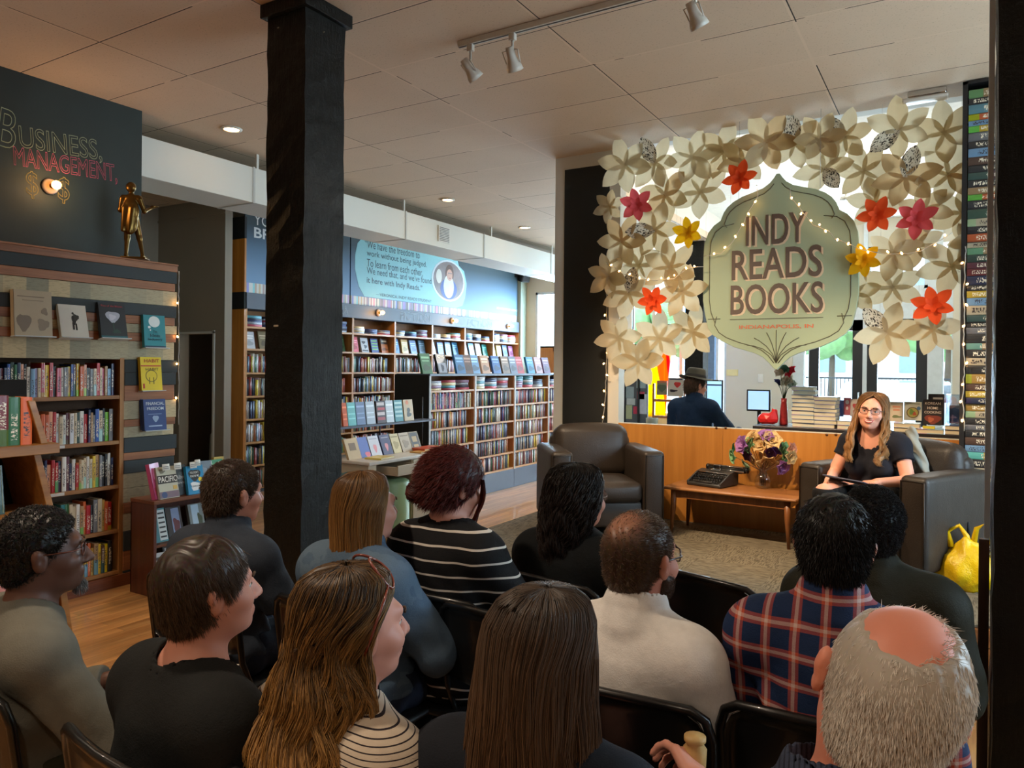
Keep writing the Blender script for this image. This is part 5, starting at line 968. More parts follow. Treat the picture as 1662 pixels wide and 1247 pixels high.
cbk('cream book with orange lettering right of the speaker', 1444, 1466, 653, 684, 6.57, (206, 190, 166), arts=[('r', .5, .75, .6, .1, (206, 140, 110)), ('r', .5, .6, .5, .1, (206, 140, 110)), ('b', .5, .25, .7, .14, (110, 120, 80))])
cbk('white cookbook with a round bowl and a blue dot', 1467, 1496, 653, 682, 6.57, (206, 200, 180), arts=[('e', .5, .42, .72, .6, (120, 96, 60)), ('e', .5, .42, .6, .5, (190, 170, 90)), ('b', .45, .45, .3, .3, (120, 150, 70)), ('b', .6, .36, .2, .2, (196, 90, 60)), ('e', .84, .66, .22, .2, (90, 130, 170)), ('r', .5, .9, .8, .05, (120, 120, 90))])
cbk('black KOREAN HOME COOKING cookbook on the back counter', 1498, 1530, 649, 689, 6.45, (34, 28, 28), arts=[('b', .5, .22, .8, .34, (120, 50, 36)), ('b', .4, .2, .3, .2, (170, 90, 60))], texts=[('KOREAN', .5, .84, .8, .1, (206, 190, 176)), ('HOME', .5, .66, .55, .1, (206, 190, 176)), ('COOKING', .5, .49, .86, .1, (206, 190, 176))])
cbk('dark book standing behind the Korean cookbook', 1506, 1533, 640, 690, 6.6, (46, 40, 44), arts=[('r', .6, .86, .6, .06, (180, 170, 160))])
o = flat('small yellow and blue packet in front of the Korean cookbook', ct(1508, 688, 6.37).x, 6.33, CZ + .036, .08, .03, .02, (206, 190, 60), 0, 'packet', 'packet')
a, b_ = PY(1536, 690, 6.5), PY(1571, 641, 6.5); e = empty('display_case', ((a.x + b_.x) / 2, 6.5, CZ + .07), 0, 'small clear acrylic display case beside the tower of books', 'display case'); w_ = (b_.x - a.x) / 2; h_ = b_.z - CZ - .07
for A_, B_ in (((-w_, -.09, 0), (w_, -.086, h_)), ((-w_, .086, 0), (w_, .09, h_)), ((-w_, -.09, 0), (-w_ + .004, .09, h_)), ((w_ - .004, -.09, 0), (w_, .09, h_)), ((-w_, -.09, h_ - .005), (w_, .09, h_))): MB().box(A_, B_, glass('acrylic', (.9, .95, 1), .6)).build('pane', None, e)
MB().rbox((-.05, -.02, .002), (.05, .03, .14), .01, 2, M('gadget_dark', (50, 56, 66), .3)).build('stand_insert', None, e)
# left part behind the counter: noticeboard, papers, magazines, banner
a, b_ = PY(1012, 700, 7.2), PY(1052, 560, 7.2)
e = empty('notice_board', (a.x, 7.2, 0), 0, 'dark framed notice board with pinned papers behind the counter’s left end', 'notice board'); w_ = b_.x - a.x
MB().box((0, 0, .0), (w_, .02, 1.85), M('board_steel', (84, 90, 98), .5)).build('board', None, e); MB().box((w_ * .62, -.03, .0), (w_ * .68, -.001, 1.8), m_frame).build('frame_bar', None, e); MB().box((0, -.01, 0), (.02, 0, 1.85), m_frame).build('frame_bar', None, e)
for (x0, x1, y0, y1, c, l) in ((1016, 1029, 628, 646, (150, 164, 170), 'grey printed'), (1017, 1031, 647, 657, (190, 196, 196), 'white'), (1016, 1026, 658, 680, (176, 180, 140), 'yellowish'), (1033, 1048, 612, 630, (150, 170, 176), 'pale blue'), (1034, 1046, 636, 648, (190, 80, 96), 'red'), (1028, 1034, 660, 672, (206, 60, 90), 'hot pink'), (1036, 1050, 640, 672, (196, 200, 210), 'large white')):
    q0, q1 = PY(x0, y1, 7.195), PY(x1, y0, 7.195); MB().box((q0.x - a.x, -.006, q0.z), (q1.x - a.x, -.001, q1.z), M('notice_' + l.split()[0] + '%d' % x0, c, .6, vary=.2, nscale=30)).build('paper', None, e)['label'] = l + ' paper'
t = NT('banner_cloth'); co = t.coord(); sp = t.n('ShaderNodeSeparateXYZ'); t.l(co, sp.inputs[0]); u = t.math('ADD', sp.outputs[0], t.math('MULTIPLY', sp.outputs[2], .18)); rp = t.n('ShaderNodeValToRGB'); t.l(u, rp.inputs[0]); rp.color_ramp.interpolation = 'CONSTANT'
rp.color_ramp.elements[0].color = (*srgb(250, 206, 20), 1); rp.color_ramp.elements[1].position = .42; rp.color_ramp.elements[1].color = (*srgb(240, 110, 30), 1)
for pos, c in ((.60, (226, 16, 40)), (.67, (246, 150, 90)), (.76, (226, 16, 40)), (.82, (236, 170, 180))): el_ = rp.color_ramp.elements.new(pos); el_.color = (*srgb(c), 1)
tl = t.n('ShaderNodeBsdfTranslucent'); t.l(rp.outputs[0], tl.inputs[0]); t.base(rp.outputs[0]); mx = t.n('ShaderNodeMixShader'); mx.inputs[0].default_value = .75; t.l(t.b.outputs[0], mx.inputs[1]); t.l(tl.outputs[0], mx.inputs[2]); t.l(mx.outputs[0], t.t.nodes['Material Output'].inputs[0])
a, b_ = PY(1044, 700, 12.55), PY(1094, 560, 12.55); w_ = b_.x - a.x; V = []; g = 40
for i in range(g + 1):
    for j in range(14): u = i / g; V.append((u * w_ * (.75 + .25 * j / 13) + (1 - j / 13) * .0, .05 * math.sin(u * 16 + j * .3), j / 13 * (b_.z - .75 + .35)))
o = link('banner', np_mesh('banner', V, [(i * 14 + j, (i + 1) * 14 + j, (i + 1) * 14 + j + 1, i * 14 + j + 1) for i in range(g) for j in range(13)]), None, t.m); o.location = (a.x, 12.55, .75); tag(o, 'yellow, orange and red striped flag hanging sunlit in the shop window', 'flag'); o.name = 'flag'
sd = o.modifiers.new('thick', 'SOLIDIFY'); sd.thickness = .003
MB().tube([(a.x - .1, 12.55, b_.z + .36), (b_.x + .2, 12.55, b_.z + .36)], .012, 8, m_frame).build('curtain_rod'); tag(bpy.data.objects['curtain_rod'], 'dark rod holding the striped flag in the window', 'rod')
e = empty('magazine_rack', PY(1085, 690, 8.6), 0, 'wooden magazine rack behind the counter left of the person in the hat', 'rack'); e.location.z = 0; m_mr = wood('rack_wood', (166, 104, 60), (196, 136, 90), 'X', .5)
for z in (.55, .78, 1.0, 1.2): MB().box((-.18, -.01, z), (.2, .02, z + .03), m_mr).build('rail', None, e)
for x_ in (-.2, .18): MB().box((x_, -.02, 0.005), (x_ + .025, .02, 1.42), m_mr).build('upright', None, e)
def mag(label, x0, x1, y0, y1, cover, **kw): a, b_ = PY(x0, y1, 8.55), PY(x1, y0, 8.55); return face_book(label, ((a.x + b_.x) / 2, 8.54, a.z), b_.x - a.x, b_.z - a.z, .006, cover, FRY, 3, group='magazines on the rack behind the counter', name='magazine', **kw)
mag('greyish landscape magazine at the left of the wooden rack', 1066, 1083, 618, 641, (150, 146, 120), arts=[('b', .5, .5, .8, .5, (96, 110, 90)), ('r', .5, .9, .9, .1, (206, 120, 90))])
mag('white comic magazine with red figures on the wooden rack', 1084, 1110, 614, 643, (206, 200, 190), arts=[('b', .6, .65, .4, .3, (200, 50, 50)), ('b', .35, .3, .5, .14, (50, 44, 60)), ('r', .5, .93, .8, .08, (90, 90, 110))])
p = PY(1124, 640, 11.3); b = MB(); b.box((-.14, -.14, 0.005), (.14, .14, 3.97), m_timber); o = b.build('timber_post'); o.location = (PY(1131, 560, 11.3).x, 11.3, 0); tag(o, 'distant black post behind the person in the hat', 'post')
a = PY(1152, 560, 11.9); b = MB(); b.box((-.09, -.05, 0.005), (.09, .05, 3.97), M('dusty_blue_paint', (120, 150, 190), .6, vary=.25, nscale=20)); o = b.build('door_post'); o.location = (a.x, 11.9, 0); tag(o, 'dusty blue painted upright beside the distant black post', 'upright')
a, b_ = PY(1179, 610, FY - .06), PY(1198, 600, FY - .06); o = MB().box((0, -.01, 0), (b_.x - a.x, 0, b_.z - a.z), M('yellow_notice', (214, 200, 140), .6)).build('notice'); o.location = (a.x, FY - .052, a.z); tag(o, 'small cream notice pinned on the far cream wall', 'notice')
a = PY(1230, 621, FY - .06); o = MB().rbox((0, -.012, 0), (.09, 0, .14), .006, 2, m_white).build('light_switch'); o.location = (a.x, FY - .051, a.z); tag(o, 'white light switch plate on the far cream wall', 'switch')
o = MB().lathe([(.0, 0), (.05, 0), (.056, .13), (.05, .13), (.045, .01), (0, .01)], 20, M('grey_cup', (150, 156, 140), .4)).build('pen_cup'); p = PY(1048, 690, 6.6); 
sh_ = empty('side_counter', (-2.55, 6.30, 0), 0, 'low white work surface behind the left end of the plywood counter', 'counter'); MB().box((0, 0, .98), (.62, .5, 1.01), m_ct).build('worktop', None, sh_); MB().box((.02, .02, .005), (.6, .48, .98), m_white).build('cabinet', None, sh_)
o.location = (p.x + .08, 6.55, 1.011); tag(o, 'grey pen cup on the work surface behind the counter', 'cup')
flat('stack of grey papers on the work surface behind the counter', -2.12, 6.5, 1.011, .3, .2, .05, (150, 150, 150), 5, 'papers', 'paper_stack')

# ================================================================== TOWER OF BOOKS AT THE RIGHT
m_tf = M('tower_frame', (24, 22, 22), .5); x0 = PY(1559, 500, WY - .1).x
TF = empty('book_tower', (x0, WY - .32, PL), 0, 'tall narrow black bookshelf tower at the right, filled with flat stacked old books', 'bookshelf'); H_ = CEIL - PL - .01
MB().box((0, 0, 0), (.03, .3, H_), m_tf).build('side_panel', None, TF); MB().box((.34, 0, 0), (.37, .3, H_), m_tf).build('side_panel', None, TF); MB().box((0, .29, 0), (.37, .3, H_), m_tf).build('back_panel', None, TF); MB().box((0, 0, H_ - .02), (.37, .3, H_), m_tf).build('top_board', None, TF)
z = PL + .005; i = 0; r = random.Random(12); TC = ['brown', 'black', 'tan', 'dark red', 'black', 'gold', 'grey', 'brown', 'navy', 'black', 'cream', 'yellow', 'dark green', 'light blue', 'orange', 'black', 'maroon', 'tan']
prev = None
while z < PL + H_ - .1:
    h = r.uniform(.042, .062) if z < 1.2 else r.uniform(.036, .064); c = r.choice([k for k in TC if k != prev]); prev = c
    if i == 0 or i in (11, 22, 33, 44): MB().box((.03, 0, z - PL - .003), (.34, .29, z - PL), m_tf).build('shelf', None, TF)
    o = link('book', BOOK); v = srgb(PAL[c]); v = [q_ * .55 + .02 for q_ in v]; o.color = (*v, 1); L = r.uniform(.22, .29)
    o.matrix_world = T((x0 + .035, WY - .31 + r.uniform(0, .01), z + .001)) @ Matrix(((0, 0, 1, 0), (0, 1, 0, 0), (-1, 0, 0, h - .001), (0, 0, 0, 1))) @ Matrix.Diagonal((h - .002, .2, L, 1)); z += h; i += 1
    tag(o, '%s-spined old book lying flat in the tower, %s from the bottom' % (c, nth(i - 1) if i < 60 else 'sixtieth'), 'book', 'books in the tower')
# ================================================================== SIGN, PAPER FLOWERS, STRING LIGHTS, TRACK LIGHTS
SY = 5.93; SXC = PY(1262, 442, SY).x; SZC = PY(1262, 442, SY).z
half = [(.012, .755), (.03, .725), (.06, .690), (.11, .656), (.19, .630), (.27, .607), (.34, .572), (.385, .535), (.414, .494), (.437, .434), (.49, .40), (.535, .345), (.565, .26), (.572, .17), (.572, -.20), (.555, -.31), (.53, -.42), (.49, -.48), (.42, -.527), (.315, -.578), (.22, -.606), (.157, -.626), (.10, -.655), (.063, -.69), (.03, -.725), (.010, -.748)]
def full(h): return [(x, z) for x, z in h] + [(-x, z) for x, z in reversed(h)]
SG = empty('hanging_sign', (SXC, SY, SZC), 0, 'large pale green ornamental sign reading INDY READS BOOKS hanging above the counter', 'sign')
MB().prism(full(half), -.02, .02, M('sage_sign', (154, 168, 138), .55, vary=.03, nscale=3, bump=.03), FYm).build('board', None, SG, .003)
m_br = M('sign_brown', (92, 76, 66), .6); m_ss = M('sign_shadow_cream', (214, 190, 158), .6); m_sl = M('sign_dark_line', (78, 76, 58), .6); m_or = M('sign_coral', (206, 108, 76), .6)
def SP(px, py): p = PY(px, py, SY); return (p.x - SXC, p.z - SZC)
for s, xa, xb, ya, yb in (('INDY', 1212, 1309, 345, 400), ('READS', 1189, 1335, 399, 456), ('BOOKS', 1187, 1337, 457, 513)):
    a, b = SP(xa, (ya + yb) / 2), SP(xb, (ya + yb) / 2); h = (yb - ya) * .00452 * .93; c = ((a[0] + b[0]) / 2, (a[1] + b[1]) / 2)
    text(s, b[0] - a[0], h, m_ss, SG, T((c[0] + .014, -.0205, c[1] - .010)) @ FYm, .001, bold=.02, name='letter_shadow'); text(s, b[0] - a[0], h, m_br, SG, T((c[0], -.0225, c[1])) @ FYm, .001, bold=.012)
a, b = SP(1201, 529), SP(1321, 533); text('INDIANAPOLIS, IN', b[0] - a[0], .034, m_or, SG, T(((a[0] + b[0]) / 2, -.022, (a[1] + b[1]) / 2)) @ FYm, .001, bold=.01)
ln = MB(); a, b = SP(1186, 520), SP(1337, 515); zc = (a[1] + b[1]) / 2; ln.box((a[0], -.0225, zc - .002), (b[0], -.0205, zc + .003), m_sl)
def inset(h, d):
    out = []
    for x, z in h:
        l = math.hypot(x, z); out.append((x * (1 - d / l), z * (1 - d / l)))
    return out
top = [p for p in inset(half[1:10], .045)] + [(.385, .375)]; midl = [(.33, .40), (.42, .385), (.475, .345), (.51, .27), (.52, .17), (.52, -.20), (.505, -.30), (.475, -.375), (.47, -.385)]; bot = [(.46, -.33), (.475, -.40), (.44, -.46), (.38, -.50), (.28, -.54), (.18, -.568), (.11, -.60), (.06, -.64), (.015, -.70)]
for s_ in (1, -1):
    for pl in (top, midl, bot, [(.43, -.35), (.53, -.35)]): ln.tube([(s_ * x, -.0205, z) for x, z in pl], .0035, 5, m_sl)
for k in range(7):
    ang = (k - 3) * .26; pts = [(0, -.0205, -.70)]
    for u in (.3, .6, .85, 1): L = .235 - abs(k - 3) * .008; a_ = ang * (.25 + .75 * u) * 1.25; pts.append((math.sin(a_) * L * u * (1.25 if abs(k - 3) > 1 else 1), -.0205, -.70 + math.cos(a_) * L * u + .02 * u))
    ln.tube(pts, .0032, 5, m_sl)
ln.build('line_ornament', None, SG)
for s_ in (-.3, .3): MB().tube([(s_, 0, .59), (s_, 0, CEIL - SZC - .002)], .0015, 4, M('hanging_wire', (160, 160, 160), .4, .8)).build('hanging_wire', None, SG)

# paper flowers ------------------------------------------------------
def petal_mesh(mat, sharp=.0):
    b = MB(); g, k = 9, 4; vs = []
    for i in range(g):
        u = i / (g - 1); w = .255 * (math.sin(math.pi * min(1, u * .93 + .05)) ** .85)
        if u > .93: w *= .1
        for j in range(-k, k + 1): v = j / k; vs.append((u, v * w, .05 * abs(v) * w / .255 * (1 - .3 * u) + .10 * u * u + (.02 * math.sin(u * 9) * v)))
    m_ = 2 * k + 1; b.add(vs, [(i * m_ + j, (i + 1) * m_ + j, (i + 1) * m_ + j + 1, i * m_ + j + 1) for i in range(g - 1) for j in range(m_ - 1)], mat, True)
    me = bpy.data.meshes.new('petal'); me.from_pydata(b.v, [], b.f); me.polygons.foreach_set('use_smooth', [True] * len(me.polygons)); me.materials.append(mat); return me
PMATS = {'cream': paper('petal_cream', (200, 180, 142), .6), 'ivory': paper('petal_ivory', (206, 192, 160), .6), 'tan': paper('petal_tan', (190, 162, 120), .6), 'print': paper('petal_print', (200, 200, 200), .2, True), 'orange': paper('petal_orange', (232, 82, 34), .3), 'pink': paper('petal_pink', (222, 88, 92), .3), 'yellow': paper('petal_yellow', (240, 184, 20), .3)}
PMESH = {k: petal_mesh(m) for k, m in PMATS.items()}
FL = [(1014, 269, 46, ''), (1063, 264, 45, 'p'), (1124, 256, 46, ''), (1174, 246, 47, ''), (1243, 232, 50, ''), (990, 336, 38, ''), (1080, 317, 46, ''), (1137, 312, 48, ''), (1009, 392, 44, ''), (1063, 374, 46, 'p'), (1038, 431, 44, ''), (1089, 434, 46, ''), (988, 448, 38, ''), (1021, 476, 44, 'p'), (1108, 474, 45, ''), (1125, 540, 46, ''), (1004, 549, 40, ''), (1070, 550, 46, ''), (1036, 588, 44, ''), (1290, 232, 46, 'p'), (1371, 223, 46, 'p'), (1459, 211, 50, 'p'), (1533, 216, 52, ''), (1338, 275, 46, 'p'), (1402, 278, 46, ''), (1469, 288, 52, 'p'), (1540, 284, 52, ''), (1563, 346, 46, ''), (1449, 410, 44, ''), (1546, 432, 52, ''), (1388, 477, 42, ''), (1449, 467, 48, ''), (1439, 540, 52, 'p'), (1577, 393, 36, ''), (1489, 398, 42, ''), (1514, 535, 44, ''), (1330, 225, 42, ''), (1207, 262, 42, ''), (1420, 330, 44, ''), (1500, 340, 42, ''),
      (1034, 332, 27, 'pink'), (1201, 290, 29, 'orange'), (1118, 379, 27, 'yellow'), (1060, 488, 26, 'orange'), (1424, 349, 31, 'orange'), (1488, 355, 33, 'pink'), (1402, 423, 29, 'yellow'), (1514, 496, 33, 'orange')]
fr = random.Random(5); bands = {}
for i, (px, py, r, k) in enumerate(FL):
    col = k in ('pink', 'orange', 'yellow'); Y = 5.86 + fr.uniform(-.02, .02) if col else 6.0 + ((i * 37) % 7 - 3) * .018
    if not col and abs(px - 1262) < 150 and 290 < py: Y = 6.05
    p = PY(px, py, Y); rad = r * Vector((p.x, p.y, p.z - EYE)).dot(Vector(AR[2])) / 1201 * 1.04; side = 'left' if px < 1200 else ('centre' if px < 1330 else 'right')
    e = empty('paper_flower', p, 0, None, 'paper flower', 'large paper flowers around the sign'); e.rotation_euler = (R(90) + fr.uniform(-.16, .16), fr.uniform(-.1, .1) if False else 0, fr.uniform(-.18, .18)); e.scale = (rad, rad, rad)
    n = 6; a0 = fr.uniform(0, 1); base = k if col else fr.choice(['cream', 'ivory', 'cream', 'tan', 'ivory'])
    for q in range(n):
        m = base if col else fr.choice([base, base, base, 'ivory', 'cream']); 
        if k == 'p' and q == (i % 6): m = 'print'
        o = link('petal', PMESH[m], e); o.rotation_euler = (fr.uniform(-.12, .12), -fr.uniform(.0, .12), a0 + q * 2 * math.pi / n + fr.uniform(-.07, .07)); sc = (.74 if i in (5,) else 1) * fr.uniform(.93, 1.05); o.scale = (sc, sc * 1.12, sc); o.location = (0, 0, .02 * (q % 2))
        if m == 'print': o['label'] = 'petal cut from a printed page'
    if col: n2 = 5; [(lambda o: (setattr(o, 'rotation_euler', (0, -.5, a0 + .4 + q2 * 1.2566)), setattr(o, 'scale', (.5, .55, .5)), setattr(o, 'location', (0, 0, .05))))(link('inner_petal', PMESH[base], e)) for q2 in range(n2)]
    bands.setdefault((side, k if col else 'c'), []).append((e, px, py, base, k))
for (side, c), L in bands.items():
    L.sort(key=lambda t_: (t_[2] // 55, t_[1])); rows_ = {}
    for t_ in L: rows_.setdefault(int(t_[2] // 55), []).append(t_)
    for ri, (rk, row) in enumerate(sorted(rows_.items())):
        row.sort(key=lambda t_: t_[1])
        for ci, (e, px, py, base, k) in enumerate(row):
            if c != 'c':
                w = {'left': 'left of', 'centre': 'above', 'right': 'right of'}[side]; e['label'] = 'solid %s paper flower %s the sign%s' % (base, w, '' if len(L) == 1 else (', the higher one' if ri == 0 else ', the lower one'))
            else: e['label'] = 'large %spaper flower %s the sign, row %s from the top, %s across' % ('part-printed ' if k == 'p' else 'cream ', {'left': 'left of', 'centre': 'above', 'right': 'right of'}[side], nth(ri), nth(ci))
            e['label'] = e['label'].replace('row first', 'first row').replace('row second', 'second row').replace('row third', 'third row').replace('row fourth', 'fourth row').replace('row fifth', 'fifth row').replace('row sixth', 'sixth row').replace('row seventh', 'seventh row')
tn = MB()   # threads that carry the flower curtain
for x in (-2.55, -2.3, -2.05, -1.8, -1.6, -.75, -.5, -.25, 0): tn.tube([(x, 6.06, 2.1 if x < -1 else 1.95), (x, 6.06, CEIL)], .0008, 3, M('hanging_wire', (160, 160, 160), .4, .8))
tag(tn.build('hanging_threads'), 'fine threads hanging from the ceiling that carry the paper flower curtain', 'thread'); bpy.data.objects['hanging_threads']['kind'] = 'stuff'

m_fb_ = M('fairy_bulb', (255, 206, 140), .3, emit=(255, 190, 110), estr=14, bump=0); m_wire = M('white_cable', (176, 170, 156), .5)
BULB = MB().ell((0, 0, 0), (.0065, .0065, .011), m_fb_, None, 8, 6); bme = bpy.data.meshes.new('bulb'); bme.from_pydata(BULB.v, [], BULB.f); bme.materials.append(m_fb_)
def fairy(label, pts, every, r=.0028, jit=.012):
    e = empty('string_lights', pts[0], 0, label, 'string lights'); P = [p - pts[0] for p in pts]; path = []
    for a, b in zip(P[:-1], P[1:]):
        n = max(1, int((b - a).length / .03)); path += [a.lerp(b, i / n) + Vector((rnd.uniform(-1, 1), rnd.uniform(-.3, .3), rnd.uniform(-1, 1))) * jit * .4 for i in range(n)]
    path.append(P[-1]); MB().tube(path, r, 5, m_wire).build('cable', None, e)
    d = 0
    for a, b in zip(path[:-1], path[1:]):
        d += (b - a).length
        if d > every:
            d = 0; o = link('bulb', bme, e); o.location = b + Vector((rnd.uniform(-1, 1) * .02, -.012, rnd.uniform(-.01, .015))); o.rotation_euler = (rnd.uniform(-1, 1), rnd.uniform(-1, 1), 0)
    return e
def pp(L, Y): return [PY(x, y, Y) for x, y in L]
fairy('fairy light string hanging down the left edge of the flower curtain', pp([(986, 423), (984, 470), (986, 540), (985, 572), (984, 610), (982, 650), (978, 690)], 6.08), .10)
fairy('fairy light string draped across the flowers left of the sign', pp([(984, 426), (1010, 443), (1038, 452), (1066, 455), (1094, 452), (1115, 436), (1142, 433)], 5.82), .07)
fairy('fairy light string sweeping up over the sign’s left shoulder', pp([(1142, 417), (1170, 411), (1190, 391), (1207, 361), (1220, 335), (1231, 317), (1228, 300)], 5.87), .075)
fairy('fairy light string draped from the sign’s top right to the far right flowers', pp([(1283, 305), (1284, 322), (1303, 345), (1320, 366), (1345, 375), (1356, 388), (1370, 392), (1395, 405), (1413, 408), (1429, 410), (1445, 413), (1462, 412), (1480, 410), (1497, 406), (1528, 389), (1546, 378)], 5.80), .07)
fairy('fairy light string hanging down beside the tower of books', pp([(1568, 400), (1564, 470), (1566, 520), (1563, 560), (1566, 600), (1562, 640), (1565, 700)], 5.80), .11)
fairy('short fairy light string on the right end of the striped bookcase', [PX(288, y, BX + .02) + Vector((0, .01, 0)) for y in (440, 470, 500, 540, 566, 600, 640, 690)], .22)

# track with spot lamps ------------------------------------------------
q0 = PZ(745, 76, CEIL - .03); TK = empty('light_track', (q0.x, q0.y, CEIL - .036), 0, 'white ceiling light track above the stage', 'light track'); LTK = 2.6
MB().box((0, -.017, 0), (LTK, .017, .034), m_white).build('rail', None, TK, .002); MB().box((0, -.006, -.0015), (LTK, .006, .001), M('rail_groove', (60, 56, 52), .6)).build('groove', None, TK)
m_lampw = M('lamp_white', (196, 188, 174), .35)
def track_lamp(label, px, target, power, lit=True):
    x = PZ(px, 80, CEIL - .04).x; 
    for _ in range(3): pass
    y = q0.y; ex = ray(px, 60); x = ex.x / ex.y * y; p = Vector((x, y, CEIL - .036)); e = empty('spot_lamp', p, 0, label, 'spot lamp', 'track spot lamps'); dv = (Vector(target) - (p - Vector((0, 0, .13)))).normalized(); rot = dv.to_track_quat('-Z', 'Y').to_matrix().to_4x4(); Mx = T((0, 0, -.15)) @ rot
    MB().rbox((-.02, -.015, -.04), (.02, .015, -.0005), .004, 2, m_lampw).tube([(0, 0, -.04), (0, 0, -.09)], .008, 8, m_lampw).build('mount', None, e)
    MB().tube([Mx @ Vector((.045, 0, -.02)), Mx @ Vector((.05, 0, .05)), Vector((0, 0, -.09)), Mx @ Vector((-.05, 0, .05)), Mx @ Vector((-.045, 0, -.02))], .004, 6, m_lampw).build('yoke', None, e)
    MB().lathe([(.0, .07), (.022, .07), (.026, .02), (.03, 0), (.045, -.035), (.05, -.06), (.046, -.06), (.03, -.01), (.0, -.0)], 20, m_lampw, Mx).build('shade', None, e)
    MB().lathe([(.0, -.052), (.044, -.052), (.044, -.05), (.0, -.048)], 18, M('lamp_lens_lit', (255, 226, 180), .3, emit=(255, 214, 160), estr=22, bump=0), Mx).build('bulb', None, e)
    s = spot('spot_beam', p + Vector((0, 0, -.15)) + dv * .075, target, power, (1, .74, .48), 62, .7, .03); return e
track_lamp('spot lamp at the left end of the ceiling track, its bulb glowing', 764, (-1.5, 5.9, .9), 150)
track_lamp('spot lamp second from the left on the ceiling track', 832, (-2.3, 5.6, .7), 90)
track_lamp('spot lamp at the right of the ceiling track, pointing down to the stage', 1128, (-.35, 5.3, .9), 170)
for i, ((x, y), l) in enumerate(zip(DOWN[:3], ('nearest recessed ceiling light, left of the tall black post', 'second recessed ceiling light above the low bookcases', 'farthest recessed ceiling light by the partition wall'))):
    e = empty('recessed_light', (x, y, CEIL - .012), 0, l, 'ceiling light', 'recessed ceiling lights'); MB().lathe([(.062, 0), (.085, .004), (.085, .012), (.06, .012)], 28, m_white).build('trim_ring', None, e); MB().lathe([(.0, .006), (.062, .006), (.062, .008), (.0, .008)], 24, M('recessed_lens', (255, 220, 170), .3, emit=(255, 206, 150), estr=16, bump=0)).build('lens', None, e)
q = PZ(1505, 170, CEIL - .03); 
p = PY(1505, 171, 5.95); e = empty('ceiling_fixture', (p.x, 5.9, CEIL - .002), 0, 'chrome ceiling fixture above the right end of the flower curtain', 'ceiling fixture'); MB().rbox((-.12, -.04, -.05), (.12, .04, 0), .012, 3, m_chr).build('housing', None, e); MB().rbox((-.15, -.05, -.075), (.13, .05, -.05), .01, 3, m_lampw).build('lens', None, e)
p = PY(1373, 320, 9.0); e = empty('pendant_light', (p.x, 9.0, 3.978), 0, 'white bracket light fixture in the front room, seen through the flowers', 'light'); h = 3.978 - p.z; MB().tube([(0, 0, 0), (0, 0, -h)], .012, 8, m_white).lathe([(.0, -h - .03), (.07, -h - .03), (.06, -h), (.0, -h)], 16, m_white).build('fixture', None, e)
# yellow bag and things on the stage --------------------------------
p = PZ(1562, 958, PL); bm = bmesh.new(); bmesh.ops.create_icosphere(bm, subdivisions=4, radius=1); r = random.Random(3)
from mathutils import noise as mnoise
for v in bm.verts:
    c = v.co.copy(); up = max(0, c.z); s = 1 - .55 * up ** 1.5; n_ = mnoise.noise(c * 2.2) * .22 + mnoise.noise(c * 5) * .08
    v.co = Vector((c.x * .17 * s * (1 + n_), c.y * .12 * s * (1 + n_), max(-.10, c.z * (.13 if c.z < 0 else .20) * (1 + n_ * .6)) + .10))
bm.verts.index_update(); t = NT('yellow_plastic_bag'); t.base(srgb(226, 186, 12)); t.rough(.32); t.bump(t.noise(t.coord(), 12, 5, .7), .6, .02); m_yb = t.m
b = MB(); b.add([tuple(v.co) for v in bm.verts], [[v.index for v in f.verts] for f in bm.faces], m_yb, True); bm.free()
e = empty('carrier_bag', (p.x + .02, p.y + .05, PL), 0, 'bright yellow crumpled plastic carrier bag on the carpet beside the right armchair', 'bag'); b.build('bag_body', None, e)
MB().tube([(-.08, 0, .24), (-.10, 0, .33), (-.04, .01, .37), (.0, .01, .31), (.01, 0, .25)], [.02, .014, .012, .016, .022], 8, m_yb).build('handle', None, e); MB().tube([(.03, .02, .24), (.05, .02, .36), (.10, .02, .40), (.12, .02, .28)], [.02, .014, .012, .02], 8, m_yb).build('handle', None, e)
b = MB(); b.rbox((-.12, -.07, 0), (.12, .07, .26), .04, 4, M('black_fabric_bag', (20, 20, 24), .8), None, .01); b.tube([(-.06, 0, .25), (-.05, 0, .36), (.05, 0, .36), (.06, 0, .25)], .01, 6, M('black_fabric_bag', (20, 20, 24), .8)); o = b.build('tote_bag'); o.location = (p.x - .02, p.y + .26, PL); o.rotation_euler = (0, 0, R(-20)); tag(o, 'black fabric bag standing behind the yellow carrier bag', 'bag')
# statuette -----------------------------------------------------------
# ================================================================== FIGURES: smooth blended surfaces
f32 = np.float32
def A_(v): return np.asarray(v, f32)
def d_rc(P, a, b, r1, r2):
    a, b = A_(a), A_(b); ba = b - a; l2 = max(float(ba @ ba), 1e-9); pa = P - a; h = np.clip(pa @ ba / l2, 0, 1); q = pa - h[:, None] * ba
    return np.sqrt(np.einsum('ij,ij->i', q, q)) - (r1 + (r2 - r1) * h)
def d_el(P, c, r, M3=None):
    q = P - A_(c)
    if M3 is not None: q = q @ M3
    r = A_(r); k0 = np.linalg.norm(q / r, axis=1); k1 = np.linalg.norm(q / (r * r), axis=1) + 1e-9
    return k0 * (k0 - 1) / k1
def smin(a, b, k):
    h = np.clip(.5 + .5 * (b - a) / k, 0, 1); return b + (a - b) * h - k * h * (1 - h)
def smax(a, b, k): return -smin(-a, -b, k)
